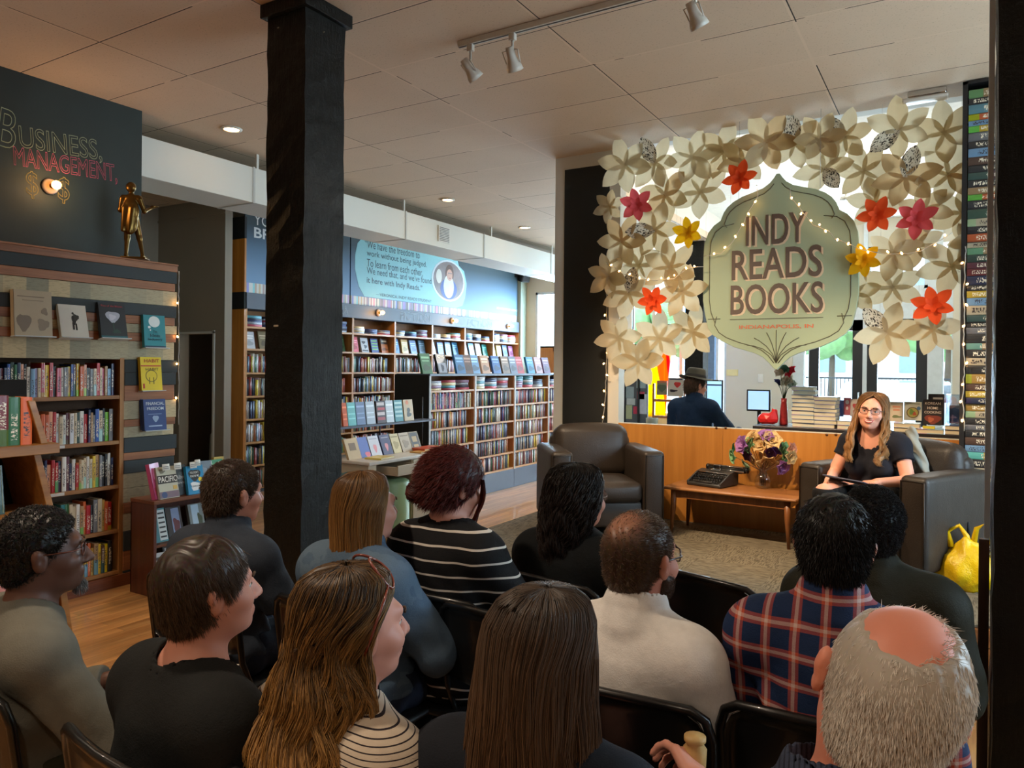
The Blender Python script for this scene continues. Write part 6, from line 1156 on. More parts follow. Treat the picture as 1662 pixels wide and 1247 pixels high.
class Sdf:
    def __init__(s, k=.02): s.p = []; s.cut = []; s.k = k; s.post = None
    def rc(s, a, b, r1, r2, k=None, fr=None): s.p.append(('rc', (tuple(a), tuple(b), r1, r2), k or s.k, fr)); return s
    def el(s, c, r, k=None, fr=None): s.p.append(('el', (tuple(c), tuple(r)), k or s.k, fr)); return s
    def infl(s, e):
        q = Sdf(s.k); 
        for kd, a, k, fr in s.p: q.p.append((kd, (a[0], a[1], a[2] + e, a[3] + e) if kd == 'rc' else (a[0], tuple(x + e for x in a[1])), k, fr))
        return q
    def __call__(s, P):
        P = P.astype(f32); d = None; fr_c = {}
        for kd, a, k, fr in s.p:
            Q = P
            if fr is not None:
                if id(fr) not in fr_c: fr_c[id(fr)] = (P - fr[1]) @ fr[0]
                Q = fr_c[id(fr)]
            di = d_rc(Q, *a) if kd == 'rc' else d_el(Q, *a); d = di if d is None else smin(d, di, k)
        for kd, a, k, fr in s.cut:
            Q = P if fr is None else (P - fr[1]) @ fr[0]; di = d_rc(Q, *a) if kd == 'rc' else d_el(Q, *a); d = smax(d, -di, k)
        if s.post: d = s.post(P, d)
        return d
def iso(f, lo, hi, h=.006):
    lo, hi = A_(lo), A_(hi); B = 4; nb = np.ceil((hi - lo) / (h * B)).astype(int) + 1; n = nb * B
    g = [lo[i] + (np.arange(nb[i]) + .5) * B * h - .5 * h for i in range(3)]; X, Y, Z = np.meshgrid(*g, indexing='ij'); c = np.stack([X, Y, Z], -1).reshape(-1, 3)
    dc = f(c).reshape(nb); act = np.abs(dc) < B * h * 1.35
    D = np.repeat(np.repeat(np.repeat(dc, B, 0), B, 1), B, 2).astype(f32)
    ia = np.argwhere(act); off = np.stack(np.meshgrid(*[np.arange(B)] * 3, indexing='ij'), -1).reshape(-1, 3)
    idx = (ia[:, None, :] * B + off[None]).reshape(-1, 3)
    for s_ in range(0, len(idx), 400000):
        q = idx[s_:s_ + 400000]; D[q[:, 0], q[:, 1], q[:, 2]] = f(lo + q * h)
    sg = D < 0; nx, ny, nz = D.shape
    cells = np.zeros((nx - 1, ny - 1, nz - 1), np.int8)
    for dx_ in (0, 1):
        for dy_ in (0, 1):
            for dz_ in (0, 1): cells += sg[dx_:nx - 1 + dx_, dy_:ny - 1 + dy_, dz_:nz - 1 + dz_]
    cm = (cells > 0) & (cells < 8); ci = np.argwhere(cm); vid = -np.ones(cm.shape, np.int32); vid[cm] = np.arange(len(ci))
    V = np.zeros((len(ci), 3), f32); W_ = np.zeros(len(ci), f32)
    cor = [(0, 0, 0), (1, 0, 0), (0, 1, 0), (1, 1, 0), (0, 0, 1), (1, 0, 1), (0, 1, 1), (1, 1, 1)]
    vals = [D[ci[:, 0] + a, ci[:, 1] + b, ci[:, 2] + c_] for a, b, c_ in cor]
    for i, j in ((0, 1), (2, 3), (4, 5), (6, 7), (0, 2), (1, 3), (4, 6), (5, 7), (0, 4), (1, 5), (2, 6), (3, 7)):
        a, b = vals[i], vals[j]; m = (a < 0) != (b < 0); t_ = np.where(m, a / np.where(m, a - b, 1), 0); pi_, pj_ = A_(cor[i]), A_(cor[j])
        V += m[:, None] * (pi_ + (pj_ - pi_) * t_[:, None]); W_ += m
    V = lo + (ci + V / np.maximum(W_, 1)[:, None]) * h
    F = []
    for ax in range(3):
        o1, o2 = [(1, 2), (2, 0), (0, 1)][ax]; sl = [slice(0, None)] * 3; a = [slice(None)] * 3; b = [slice(None)] * 3; a[ax] = slice(0, -1); b[ax] = slice(1, None)
        ch = sg[tuple(a)] != sg[tuple(b)]; e = np.argwhere(ch); e = e[(e[:, o1] > 0) & (e[:, o2] > 0) & (e[:, o1] < D.shape[o1] - 1) & (e[:, o2] < D.shape[o2] - 1)]
        if not len(e): continue
        u1 = np.zeros(3, int); u1[o1] = 1; u2 = np.zeros(3, int); u2[o2] = 1; gv = lambda q: vid[q[:, 0], q[:, 1], q[:, 2]]
        q = np.stack([gv(e - u1 - u2), gv(e - u2), gv(e), gv(e - u1)], 1); fl = sg[e[:, 0], e[:, 1], e[:, 2]]; q[~fl] = q[~fl][:, ::-1]; F.append(q)
    F = np.concatenate(F); F = F[(F >= 0).all(1)]
    for _ in range(2):
        d0 = f(V); e_ = .0015; G = np.stack([f(V + A_((e_, 0, 0))) - d0, f(V + A_((0, e_, 0))) - d0, f(V + A_((0, 0, e_))) - d0], 1) / e_; g2 = np.maximum((G * G).sum(1), .2)
        V = V - np.clip(d0 / g2, -h, h)[:, None] * G
    return V, F, G / np.maximum(np.linalg.norm(G, axis=1), 1e-6)[:, None]
def tubes(P, r, col, taper=True, sides=3):
    """P (N,K,3) polylines, r (N,) radii, col (N,K,3)"""
    N, K, _ = P.shape; Tn = np.gradient(P, axis=1); Tn /= np.linalg.norm(Tn, axis=2, keepdims=True) + 1e-9; ref = A_((.31, .77, .55)); U = np.cross(Tn, ref); U /= np.linalg.norm(U, axis=2, keepdims=True) + 1e-9; Wv = np.cross(Tn, U)
    s = np.linspace(0, 1, K); rr = r[:, None] * (np.where(s > .6, 1 - (s - .6) / .4 * .85, 1) if taper else np.ones(K)); V = np.zeros((N, K, sides, 3), f32)
    for j in range(sides): a = 2 * math.pi * j / sides; V[:, :, j] = P + (U * math.cos(a) + Wv * math.sin(a)) * rr[..., None]
    i = np.arange(N)[:, None, None] * K * sides; k = np.arange(K - 1)[None, :, None] * sides; j = np.arange(sides)[None, None]; j2 = (j + 1) % sides
    F = np.stack([i + k + j, i + k + j2, i + k + sides + j2, i + k + sides + j], -1).reshape(-1, 4); C = np.repeat(np.concatenate([col, np.ones((N, K, 1))], 2)[:, :, None, :], sides, 2).reshape(-1, 4)
    return V.reshape(-1, 3), F, C
def hair_mat():
    if 'hair' in MATS: return MATS['hair']
    t = NT('hair'); vc = t.n('ShaderNodeVertexColor', layer_name='tint'); t.base(vc.outputs[0]); t.rough(.42); t.b.inputs['Specular IOR Level'].default_value = .35; t.b.inputs['Anisotropic'].default_value = .4; MATS['hair'] = t.m; return t.m
def skin_mat(name, rgb, flush=(206, 104, 84)):
    n_ = 'skin_' + name
    if n_ in MATS: return MATS[n_]
    t = NT(n_); co = t.coord(); n = t.noise(co, 9, 4); c = srgb(rgb); fl = tuple(.55 * a + .45 * b for a, b in zip(c, srgb(flush)))
    t.base(t.mix(t.math('MULTIPLY', n, .7), c, fl)); t.rough(.5); t.b.inputs['Subsurface Weight'].default_value = .12; t.b.inputs['Subsurface Radius'].default_value = (.6, .25, .15); t.b.inputs['Subsurface Scale'].default_value = .012
    t.bump(t.noise(co, 260, 2), .08, .001); MATS[n_] = t.m; return t.m
def cloth(name, rgb, kind='plain', rgb2=None, rough=.85, pitch=.05, duty=.2, rgb3=None):
    n_ = 'cloth_' + name
    if n_ in MATS: return MATS[n_]
    t = NT(n_); co = t.coord(); sp = t.n('ShaderNodeSeparateXYZ'); t.l(co, sp.inputs[0]); n = t.noise(co, 26, 4); c = srgb(rgb); col = t.mix(n, tuple(v * .8 for v in c), tuple(min(1, v * 1.15) for v in c))
    def band(ax, p, d, off=0, w=0): 
        u = sp.outputs[ax]
        if w: u = t.math('ADD', u, t.math('MULTIPLY', t.noise(co, 4, 2), w))
        return t.math('LESS_THAN', t.math('FRACT', t.math('ADD', t.math('DIVIDE', u, p), off)), d)
    if kind == 'stripe': col = t.mix(band(2, pitch, duty, 0, .03 if pitch > .02 else .006), col, srgb(rgb2))
    if kind == 'plaid':
        p = .064; V_, H_ = [(band(0, p, d, o, .012), band(2, p, d, o, .012)) for d, o in ((.34, .17), (.12, .06))]
        col = t.mix(t.math('MULTIPLY', t.math('ADD', V_[0], V_[1]), .44, True), col, srgb(rgb2)); col = t.mix(t.math('MULTIPLY', t.math('ADD', H_[0], H_[1]), .34, True), col, srgb(226, 216, 206))
    if kind == 'denim': ww = t.noise(t.mapping(co, (220, 220, 60)), 2, 2); col = t.mix(t.math('MULTIPLY', ww, .5), col, srgb(rgb2)); col = t.mix(t.math('MULTIPLY', t.math('GREATER_THAN', t.noise(co, 6, 3), .56), .35), col, srgb(rgb2))
    if kind == 'pin': col = t.mix(band(0, .006, .35), col, srgb(rgb2))
    t.base(col); t.rough(rough); t.b.inputs['Sheen Weight'].default_value = .0; t.b.inputs['Specular IOR Level'].default_value = .25; t.bump(t.math('ADD', t.math('MULTIPLY', t.noise(co, 300, 2), .25), t.math('MULTIPLY', t.noise(co, 11, 4), 1.6)), .4, .009); MATS[n_] = t.m; return t.m
def rotm(yaw, pitch=0, roll=0):   # yaw clockwise seen from above; pitch up positive
    return np.array((Matrix.Rotation(-R(yaw), 3, 'Z') @ Matrix.Rotation(R(pitch), 3, 'X') @ Matrix.Rotation(R(roll), 3, 'Y')), f32)

def hand(S, w, d, n, side, curl=.5, k=.008, sc=1.0):
    """palm, four fingers and thumb from wrist w along d; n = palm normal (towards the fingertips' curl)"""
    w, d, n = Vector(w), Vector(d).normalized(), Vector(n); n = (n - d * n.dot(d)).normalized(); t_ = d.cross(n).normalized() * side
    for i, (o, L) in enumerate(((-.030, .066), (-.010, .074), (.011, .078), (.031, .075))):
        o *= sc; L *= sc; kn = w + d * L + t_ * o * 1.05; S.rc(w + t_ * o * .55, kn, .0145 * sc, .0115 * sc, .012)
        p = kn; ang = curl * (.55 + .1 * i); 
        for j, l in enumerate(((.034, .022, .018), (.040, .026, .020), (.043, .028, .021), (.038, .024, .02))[i]):
            dd = d * math.cos(ang) + n * math.sin(ang) + t_ * (o * 1.2); q = p + dd.normalized() * l * sc; S.rc(p, q, (.0092 - j * .0008) * sc, (.0086 - j * .0008) * sc, .004); p = q; ang += curl * .75
    b = w + d * .022 * sc + t_ * .026 * sc; m = b + (d * .65 + t_ * .6 + n * .35).normalized() * .04 * sc; e = m + (d * .85 + t_ * .1 + n * .45).normalized() * .032 * sc; S.rc(b, m, .0145 * sc, .0115 * sc, .012); S.rc(m, e, .011 * sc, .009 * sc, .005)

def person(label, hx, hy, top, tyaw, hyaw, pitch=0, roll=0, g=1.0, sw=.175, lean=.03, skin=('light', (206, 150, 124)), base=0.0, arms=None, sleeve=.5, shirt=None, neckcut=.0, pants=None, shoes=(30, 28, 28), h=.006, jaw=1.0, female=False, collar=0, pocket=None, legs=None, hem=.50, seat=.46, hs=1.0, ho=0):
    """seated figure; hx, hy is the point below the head, top the height of the crown above the floor it sits over"""
    E = empty('person', (hx, hy, base), -R(tyaw), label, 'person'); T_ = top - base; hc = A_((ho, 0, T_ - .12 * hs)); Rh = rotm(hyaw - tyaw, pitch, roll); FRM = (Rh, hc)
    B = Sdf(.02); H = lambda c: tuple(x * hs for x in c)
    def hel(c, r, k=.018): B.el(H(c), H(r), k, FRM)
    def hrc(a, b, r1, r2, k=.012): B.rc(H(a), H(b), r1 * hs, r2 * hs, k, FRM)
    hel((0, -.014, .028), (.0765, .096, .091)); hel((0, .028, -.03), (.064 * jaw, .068, .08), .03); hel((0, .042, -.078), (.046 * jaw, .044, .034), .03); hrc((0, .07, -.092), (0, .076, -.094), .019, .017, .02)
    hrc((-.035, .078, .026), (.035, .078, .026), .014, .014, .02); hrc((0, .092, .012), (0, .114, -.03), .008, .0125, .012)
    for s in (-1, 1):
        hel((s * .011, .102, -.036), (.009, .01, .008), .006); hel((s * .044, .06, -.028), (.024, .028, .024), .02); hel((s * .079, -.006, -.008), (.0095, .019, .031), .006); hel((s * .086, -.012, .006), (.008, .014, .02), .004)
        B.cut.append(('el', (H((s * .032, .108, .004)), H((.019, .020, .012))), .014, FRM)); B.cut.append(('el', (H((s * .090, .0, -.006)), H((.006, .009, .016))), .004, FRM))
    hrc((-.017, .092, -.060), (.017, .092, -.060), .0075, .0075, .008); hrc((-.013, .09, -.070), (.013, .09, -.070), .0075, .0075, .008)
    # torso
    TS = Sdf(.05); pz = seat + .10; gz = g; sz = T_ - .335; L = lean
    TS.el((0, -L, pz), (.17 * gz, .125 * gz, .12)); TS.el((0, -L * .8 - .012, (pz + sz) / 2 - .06), (.142 * gz, .108 * gz, .16)); TS.el((0, -L * .4 - .03, sz - .12), (.158 * g ** .7, .108 * g ** .6, .165))
    if female: 
        for s in (-1, 1): TS.el((s * .075, .07 * g - L * .4, sz - .15), (.062, .05, .06), .03)
    if g > 1.15: TS.el((0, .035 - L, (pz + sz) / 2 - .08), (.15 * g, .12 * g, .14), .06)
    TS.rc((-sw, -.05, sz), (sw, -.05, sz), .058 + .012 * g, .058 + .012 * g); TS.rc((0, -.05, sz - .03), (0, -.03, sz + .05), .085, .06)
    for s in (-1, 1): TS.rc((s * .045, -.035, sz + .055), (s * sw * .8, -.048, sz + .015), .036 + .008 * g, .05)
    NK = ((0, -.012, T_ - .19), (0, -.035, T_ - .315)); hn = hc + Rh @ A_(H((0, -.022, -.06))); B.rc(tuple(hn), NK[1], .054 * (.9 + .1 * g), .062 * (.9 + .1 * g), .03)
    # arms and legs
    ar = arms or {}; AR_ = {}
    for s, key in ((-1, 'L'), (1, 'R')):
        sh = (s * (sw + .018), -.05, sz - .012); el_ = ar.get(key + 'e', (s * (sw + .075 + .04 * (g - 1)), -.0, sz - .27)); wr = ar.get(key + 'w', (s * .085, .20, pz + .09)); AR_[key] = (Vector(sh), Vector(el_), Vector(wr))
    ra = (.050 * g ** .8, .043 * g ** .7, .040 * g ** .7, .027)
    lg = legs or {}; LG = {}
    for s, key in ((-1, 'L'), (1, 'R')):
        hp = (s * .088 * g ** .5, -L + .02, pz - .012); kn = lg.get(key + 'k', (s * .125, -L + .43, seat + .055)); an = lg.get(key + 'a', (s * .13, -L + .46, .085)); LG[key] = (Vector(hp), Vector(kn), Vector(an))
    B.p += [(a, b, max(c, .03), d) for a, b, c, d in TS.infl(-.006).p]
    HN = Sdf(.006)
    for key, s in (('L', -1), ('R', 1)):
        sh, el_, wr = AR_[key]; B.rc(sh, el_, ra[0], ra[1], .025); B.rc(el_, wr, ra[2], ra[3], .015); hd = ar.get(key + 'd', (wr - el_).normalized() * .6 + Vector((-s * .3, .6, -.1))); hn_ = ar.get(key + 'n', Vector((0, -.1, -1))); hand(HN, wr, hd, hn_, -s if not ar.get('flip') else s, ar.get(key + 'c', .55))
        hp, kn, an = LG[key]; B.rc(hp, kn, .082 * g ** .8, .056 * g ** .5, .03); B.rc(kn, an, .054 * g ** .5, .036, .02)
    B.p += HN.p
    allp = [A_(x) for v in list(AR_.values()) + list(LG.values()) for x in v] + [hc + A_((0, 0, .13)), A_((0, -L - .15 * g, pz))]; lo = np.min(allp, 0) - A_((.17, .17, .10)) * max(1, g * .9); hi = np.max(allp, 0) + A_((.17, .2, .12)); lo[2] = .02
    # body cut away inside the clothes is not needed: it stays one continuous surface
    V, F, _ = iso(B, lo, hi, h); ms = skin_mat(*skin); bo_ = link('body', np_mesh('body', V, F), E, ms)
    ctx = dict(E=E, body=bo_.name, hc=hc, Rh=Rh, T=T_, sz=sz, pz=pz, AR=AR_, LG=LG, B=B, hs=hs, g=g, L=L, sw=sw)
    # shirt
    if shirt is not None:
        nm, mat, thick = shirt; S = TS.infl(thick); S.k = .05
        for key in ('L', 'R'):
            sh, el_, wr = AR_[key]; f1 = min(1, sleeve); e1 = sh.lerp(el_, f1); S.rc(sh, e1, ra[0] + thick + .006, ra[0] + (ra[1] - ra[0]) * f1 + thick + .005, .03)
            if sleeve > 1: e2 = el_.lerp(wr, sleeve - 1); S.rc(el_, e2, ra[2] + thick + .004, ra[3] + thick + .010, .015)
        if collar: S.rc((0, -.026, sz + .094), (0, -.038, sz + .05), .084 * (.9 + .1 * g), .096, .008)
        def post(P, d, AR_=AR_):
            wv = .0055 * np.sin(P[:, 2] * 50 + 4 * np.sin(P[:, 0] * 13) + 2 * np.sin(P[:, 1] * 23)) * np.clip((T_ - .42 - P[:, 2]) * 4, 0, 1) + .003 * np.sin(P[:, 0] * 60 + P[:, 2] * 38 + 2 * np.sin(P[:, 1] * 30)) * np.clip((sz - .02 - P[:, 2]) * 12, 0, 1); d = d + wv
            nc = d_rc(P, (0, -.0, sz + .12 + neckcut * 0), (0, -.035, sz + .035 - neckcut), .058 + .006 * g + neckcut * .9, .062 + .006 * g + neckcut * .9) if not collar else d_rc(P, (0, .02, sz + .24), (0, -.026, sz + .10), .068 * (.9 + .1 * g), .0665 * (.9 + .1 * g))
            d = smax(d, -nc, .004); d = smax(d, hem - P[:, 2] - .02, .006)
            for key in ('L', 'R'):
                sh, el_, wr = AR_[key]
                if sleeve <= 1: a, b, f1 = sh, el_, sleeve
                else: a, b, f1 = el_, wr, sleeve - 1
                ax = (b - a).normalized(); en = a.lerp(b, f1); pl = (P - A_(en)) @ A_(ax); near = d_rc(P, a, b, .072 * g ** .6, .072 * g ** .6); d = np.where(near < 0, smax(d, pl, .003), d)
            return d
        S.post = post; lo2 = lo.copy(); lo2[2] = hem - .05; hi2 = hi.copy(); hi2[2] = T_ - .12; V, F, _ = iso(S, lo2, hi2, .0065); link(nm, np_mesh(nm, V, F), E, mat); ctx['shirt'] = S
    if pants is not None:
        S = Sdf(.05); S.el((0, -L, pz - .005), (.178 * gz, .135 * gz, .115))
        for key in ('L', 'R'): hp, kn, an = LG[key]; S.rc(hp, kn, .094 * g ** .8, .070 * g ** .5, .04); S.rc(kn, kn.lerp(an, .93), .068 * g ** .5, .056, .02)
        S.post = lambda P, d: smax(d + .003 * np.sin(P[:, 1] * 60 + P[:, 2] * 40), P[:, 2] - (pz + .06), .006); lo3 = lo.copy(); hi3 = hi.copy(); hi3[2] = pz + .12
        V, F, _ = iso(S, lo3, hi3, .009); link('trousers', np_mesh('trousers', V, F), E, pants)
        for key in ('L', 'R'):
            an = LG[key][2]; fd = Vector(lg.get(key + 'f', (0, 1, 0))).normalized(); dn = Vector((0, 0, -1)); dn = (dn - fd * dn.dot(fd)).normalized(); S = Sdf(.02); S.rc(an + dn * .02 - fd * .03, an + dn * .05 + fd * .05, .042, .036); S.rc(an + dn * .05 - fd * .04, an + dn * .055 + fd * .15, .034, .032); S.rc(an + dn * .005, an + dn * .05, .042, .042)
            S.post = (lambda P, d, a=an, dn=dn: smax(d, (P - A_(a)) @ A_(dn) - .082, .004)); V, F, _ = iso(S, A_(an) - .16, A_(an) + A_((.12, .26, .12)) if abs(fd.y) > .5 else A_(an) + .26, .008); link('shoe', np_mesh('shoe', V, F), E, M('shoe_%d_%d' % (shoes[0], shoes[2]), shoes, .5))
    return ctx
def hpt(c, p): return c['hc'] + c['Rh'] @ A_([x * c['hs'] for x in p])
def hpts(c, P): return c['hc'] + (P * c['hs']) @ c['Rh'].T
def cols(rng, root, tip, N, K, var=.25, power=1.0):
    s = np.linspace(0, 1, K) ** power; a, b = A_(srgb(root)), A_(srgb(tip)); j = rng.uniform(1 - var, 1 + var, (N, 1, 1)); m = rng.uniform(-.15, .25, (N, 1, 1)); w = np.clip(s[None, :, None] + m, 0, 1); return np.clip((a * (1 - w) + b * w) * j, 0, 1)
def short_hair(c, root, tip, thick=.010, n=5000, length=.022, seed=1, hairline=(.012, .9), nape=-.085, bald=(), comb=(0, .3, -.4), lift=.35, rad=.0007, fuzz=0, name='hair', earcut=True, curl=0, front=.086, jit=.22, crown=None):
    rng = np.random.default_rng(seed); S = Sdf(.02); S.el((0, -.014, .028), (.0765 + thick, .096 + thick, .091 + thick)); S.el((0, -.05, -.03), (.062 + thick * .6, .05 + thick * .7, .06))
    def post(P, d):
        cut = (P[:, 1] - hairline[0] - hairline[1] * P[:, 2]) / math.sqrt(1 + hairline[1] ** 2); d = smax(d, cut, .012); d = smax(d, nape - P[:, 2], .02); d = smax(d, P[:, 1] - front, .01)
        if earcut:
            for s in (-1, 1): d = smax(d, -d_el(P, (s * .082, -.002, -.012), (.018, .024, .036)), .004)
        for bc_, br in bald: d = smax(d, -d_el(P, bc_, br), .012)
        return d + .0012 * np.sin(P[:, 0] * 210 + 5 * np.sin(P[:, 1] * 60)) + fuzz * np.sin(P[:, 0] * 150) * np.sin(P[:, 1] * 160) * np.sin(P[:, 2] * 140)
    S.post = post; V, F, N = iso(S, (-.13, -.15, -.13), (.13, .13, .16), .0045)
    ok = (np.linalg.norm((V - A_((0, -.014, .028))) / A_((.0765, .096, .091)), axis=1) > 1.0) | (V[:, 2] < -.02); idx = np.where(ok)[0]; pick = rng.choice(idx, n); p0 = V[pick]; nn = N[pick]; cm_ = A_(comb) + rng.normal(0, jit, (n, 3)); dr = nn * lift + cm_; dr -= nn * np.minimum(0, (dr * nn).sum(1, keepdims=True)) * .9; dr /= np.linalg.norm(dr, axis=1, keepdims=True)
    K = 4 if not curl else 7; s = np.linspace(0, 1, K)[None, :, None]; ln = rng.uniform(.6, 1.1, (n, 1, 1)) * length; P = p0[:, None] - nn[:, None] * .001 + dr[:, None] * ln * s + A_((0, 0, -1)) * ln * s * s * .25
    if curl: ph = rng.uniform(0, 6.28, (n, 1)); ss = s[:, :, 0] * 9 + ph; P = P + curl * np.stack([np.sin(ss), np.cos(ss), np.sin(ss * .7 + 1)], -1)
    Vt, Ft, Ct = tubes(hpts(c, P), rng.uniform(.7, 1.3, n) * rad, cols(rng, root, tip, n, K, .3)); base = hpts(c, V); bc = A_(srgb(root)) * .8
    bw = np.zeros((len(base), 1), f32)
    if crown: bw = .85 * np.exp(-(np.linalg.norm(V - A_(crown[0]), axis=1) / crown[1])[:, None] ** 3)
    Cb = np.concatenate([np.clip((bc * (1 - bw) + (A_(srgb(crown[2])) * bw if crown else 0)) + rng.normal(0, .006, (len(base), 3)), 0, 1), np.ones((len(base), 1))], 1)
    if crown: kp = np.repeat(rng.uniform(0, 1, n) > .8 * np.exp(-(np.linalg.norm(p0 - A_(crown[0]), axis=1) / crown[1]) ** 3), (K - 1) * 3); Ft = Ft[kp]
    return link(name, np_mesh(name, np.concatenate([base, Vt]), np.concatenate([F, Ft + len(base)]), cols=np.concatenate([Cb, Ct])), c['E'], hair_mat())
def long_hair(c, prof, root, tip, n=2600, K=22, seed=1, wave=(.0, 6), rad=.0011, var=.28, part=0.0, start=.22, fly=.004, power=1.0, frizz=0, name='hair', tgrow=.0):
    """prof rows: t, z, rx, ry_back, ry_front, y_centre, half-opening angle at the face"""
    rng = np.random.default_rng(seed); pr = A_(prof); Ti = pr[:, 0]; I = lambda t, k: np.interp(t, Ti, pr[:, k])
    def pos(u, t, off):
        th = u * (math.pi - I(t, 6)); cb = np.cos(th); ry = np.where(cb > 0, I(t, 3), I(t, 4)); return np.stack([(I(t, 2) + off) * np.sin(th) + part * np.clip(1 - t * 3, 0, 1), -(ry + off) * cb + I(t, 5), I(t, 1) + off * .3 * (t < .3)], -1)
    nu, nt = 150, 50; U, Tt = np.meshgrid(np.linspace(-1, 1, nu), np.linspace(0, .97, nt), indexing='ij'); rp = .0022 * np.sin(U * 75 + 2 * np.sin(Tt * 9)) * np.clip(Tt * 4, 0, 1) + wave[0] * .35 * np.sin(Tt * wave[1] * 6.28 + 5 * np.sin(U * 6)) * Tt
    O = pos(U, Tt, rp - .002).reshape(-1, 3); In = pos(U, Tt, rp - .013).reshape(-1, 3); i = np.arange(nu - 1)[:, None] * nt; j = np.arange(nt - 1)[None]; q = np.stack([i + j, i + j + 1, i + nt + j + 1, i + nt + j], -1).reshape(-1, 4); M_ = nu * nt
    e1 = np.stack([np.arange(nt - 1), np.arange(nt - 1) + M_, np.arange(1, nt) + M_, np.arange(1, nt)], 1); b0 = (nu - 1) * nt; e2 = (e1 + b0)[:, ::-1]; k = np.arange(nu - 1) * nt + nt - 1; e3 = np.stack([k, k + M_, k + nt + M_, k + nt], 1)
    Fb = np.concatenate([q, q[:, ::-1] + M_, e1, e2, e3]); Vb = hpts(c, np.concatenate([O, In])); tc = Tt.reshape(-1); a, b = A_(srgb(root)) * .75, A_(srgb(tip)) * .7; cb_ = a * (1 - tc[:, None] ** power) + b * tc[:, None] ** power; cb_ = np.concatenate([cb_, cb_ * .6]) * (1 + .12 * np.sin(np.tile(U.reshape(-1), 2) * 120))[:, None]
    u = rng.uniform(-1, 1, n); clump = np.floor((u + 1) * 26); cr = np.random.default_rng(seed + 9); cph = cr.uniform(0, 6.28, 60)[clump.astype(int)]; camp = cr.uniform(.5, 1.3, 60)[clump.astype(int)]
    t0 = rng.uniform(0, start, n) ** 1.3; t1 = rng.uniform(.82, 1.02, n); s = np.linspace(0, 1, K); t = t0[:, None] + (t1 - t0)[:, None] * s; off = rng.uniform(-.006, fly, n)[:, None] * np.ones(K); uu = np.repeat(u[:, None], K, 1)
    wv = wave[0] * camp[:, None] * np.sin(t * wave[1] * 6.28 + cph[:, None] + rng.normal(0, .25, (n, 1))) * np.clip(t * 1.3 - .2, 0, 1); uu = uu + wv * 1.6 / np.maximum(I(t, 2), .05) * .3 + rng.normal(0, .015, (n, 1)) * t; off = off + wv * .6 + (wave[0] * .5 * np.cos(t * wave[1] * 6.28 + cph[:, None])) * np.clip(t - .3, 0, 1)
    P = pos(uu, np.clip(t, 0, 1), off); P[..., 2] -= np.clip(t - 1, 0, 1) * .1
    if frizz: ph = rng.uniform(0, 6.28, (n, 1)); w_ = s[None] * rng.uniform(18, 34, (n, 1)) + ph; P = P + frizz * np.stack([np.sin(w_), np.cos(w_ * 1.1), .6 * np.sin(w_ * .8)], -1) * np.clip(s * 3, 0, 1)[None, :, None]
    Vt, Ft, Ct = tubes(hpts(c, P), rng.uniform(.7, 1.4, n) * rad, cols(rng, root, tip, n, K, var, power)); Cb = np.concatenate([np.clip(cb_, 0, 1), np.ones((len(cb_), 1))], 1)
    return link(name, np_mesh(name, np.concatenate([Vb, Vt]), np.concatenate([Fb, Ft + len(Vb)]), cols=np.concatenate([Cb, Ct])), c['E'], hair_mat())
def glasses(c, rgb=(40, 36, 34), r=.0014, w=.024, h=.016, round_=False, up=0, name='glasses', y=.104):
    m = M('frame_%d_%d_%d' % rgb, rgb, .3, coat=.4); b = MB(); hp_ = lambda p: Vector(hpt(c, p).tolist())
    for s in (-1, 1):
        k = 20; e = 1 if round_ else .45; pts = []
        for i in range(k): a = 2 * math.pi * i / k; ca, sa = math.cos(a), math.sin(a); pts.append(hp_((s * .034 + w * math.copysign(abs(ca) ** e, ca), y - .010 * abs(s * .034 + w * ca) / .05, .004 + up + h * math.copysign(abs(sa) ** e, sa))))
        b.tube(pts, r * c['hs'], 6, m, None, True); b.tube([hp_((s * (.034 + w), y - .012, .008 + up)), hp_((s * .078, .07, .008 + up)), hp_((s * .084, .0, .010 + up * .6)), hp_((s * .082, -.018, -.006))], r * 1.1, 6, m)
    b.tube([hp_((-.011, y - .002, .007 + up)), hp_((0, y + .002, .009 + up)), hp_((.011, y - .002, .007 + up))], r, 6, m); e = b.build(name, None, c['E']); l = MB()
    for s in (-1, 1):
        pts = [hp_((s * .034 + w * .96 * math.cos(a), y - .011 * abs(s * .034 + w * math.cos(a)) / .05, .004 + up + h * .96 * math.sin(a))) for a in [2 * math.pi * i / 16 for i in range(16)]]; l.add([tuple(p) for p in pts], [tuple(range(16))], glass('lens', (.93, .95, .96), .35))
    l.build('lens', None, e); return e
def eyes(c, iris=(70, 50, 34), smile=False):
    for s in (-1, 1):
        p = Vector(hpt(c, (s * .032, .0785, .003)).tolist()); fw = Vector((c['Rh'] @ A_((0, 1, 0))).tolist()); b = MB(); b.ell(tuple(p), (.0112,) * 3, M('eye_white', (206, 200, 194), .2, bump=0), None, 14, 10); b.ell(tuple(p + fw * .0072), (.0056,) * 3, M('iris_%d' % iris[0], iris, .15, bump=0), None, 10, 8); b.ell(tuple(p + fw * .0112), (.0024,) * 3, M('pupil', (10, 8, 8), .1, bump=0), None, 8, 6); b.build('eye', None, c['E']); MB().ell(tuple(p + Vector((c['Rh'] @ A_((0, -.001, .0045))).tolist())), (.0122,) * 3, bpy.data.objects[c['body']].data.materials[0], None, 14, 10).build('eyelid', None, c['E'])
        q = MB(); q.tube([Vector(hpt(c, (s * (.018 + .03 * k / 4), .103 - .012 * (k / 4) ** 2, .023 + .004 * math.sin(k / 4 * 3.1))).tolist()) for k in range(5)], .0026, 6, M('brow', (70, 50, 34), .8)); q.build('eyebrow', None, c['E'])
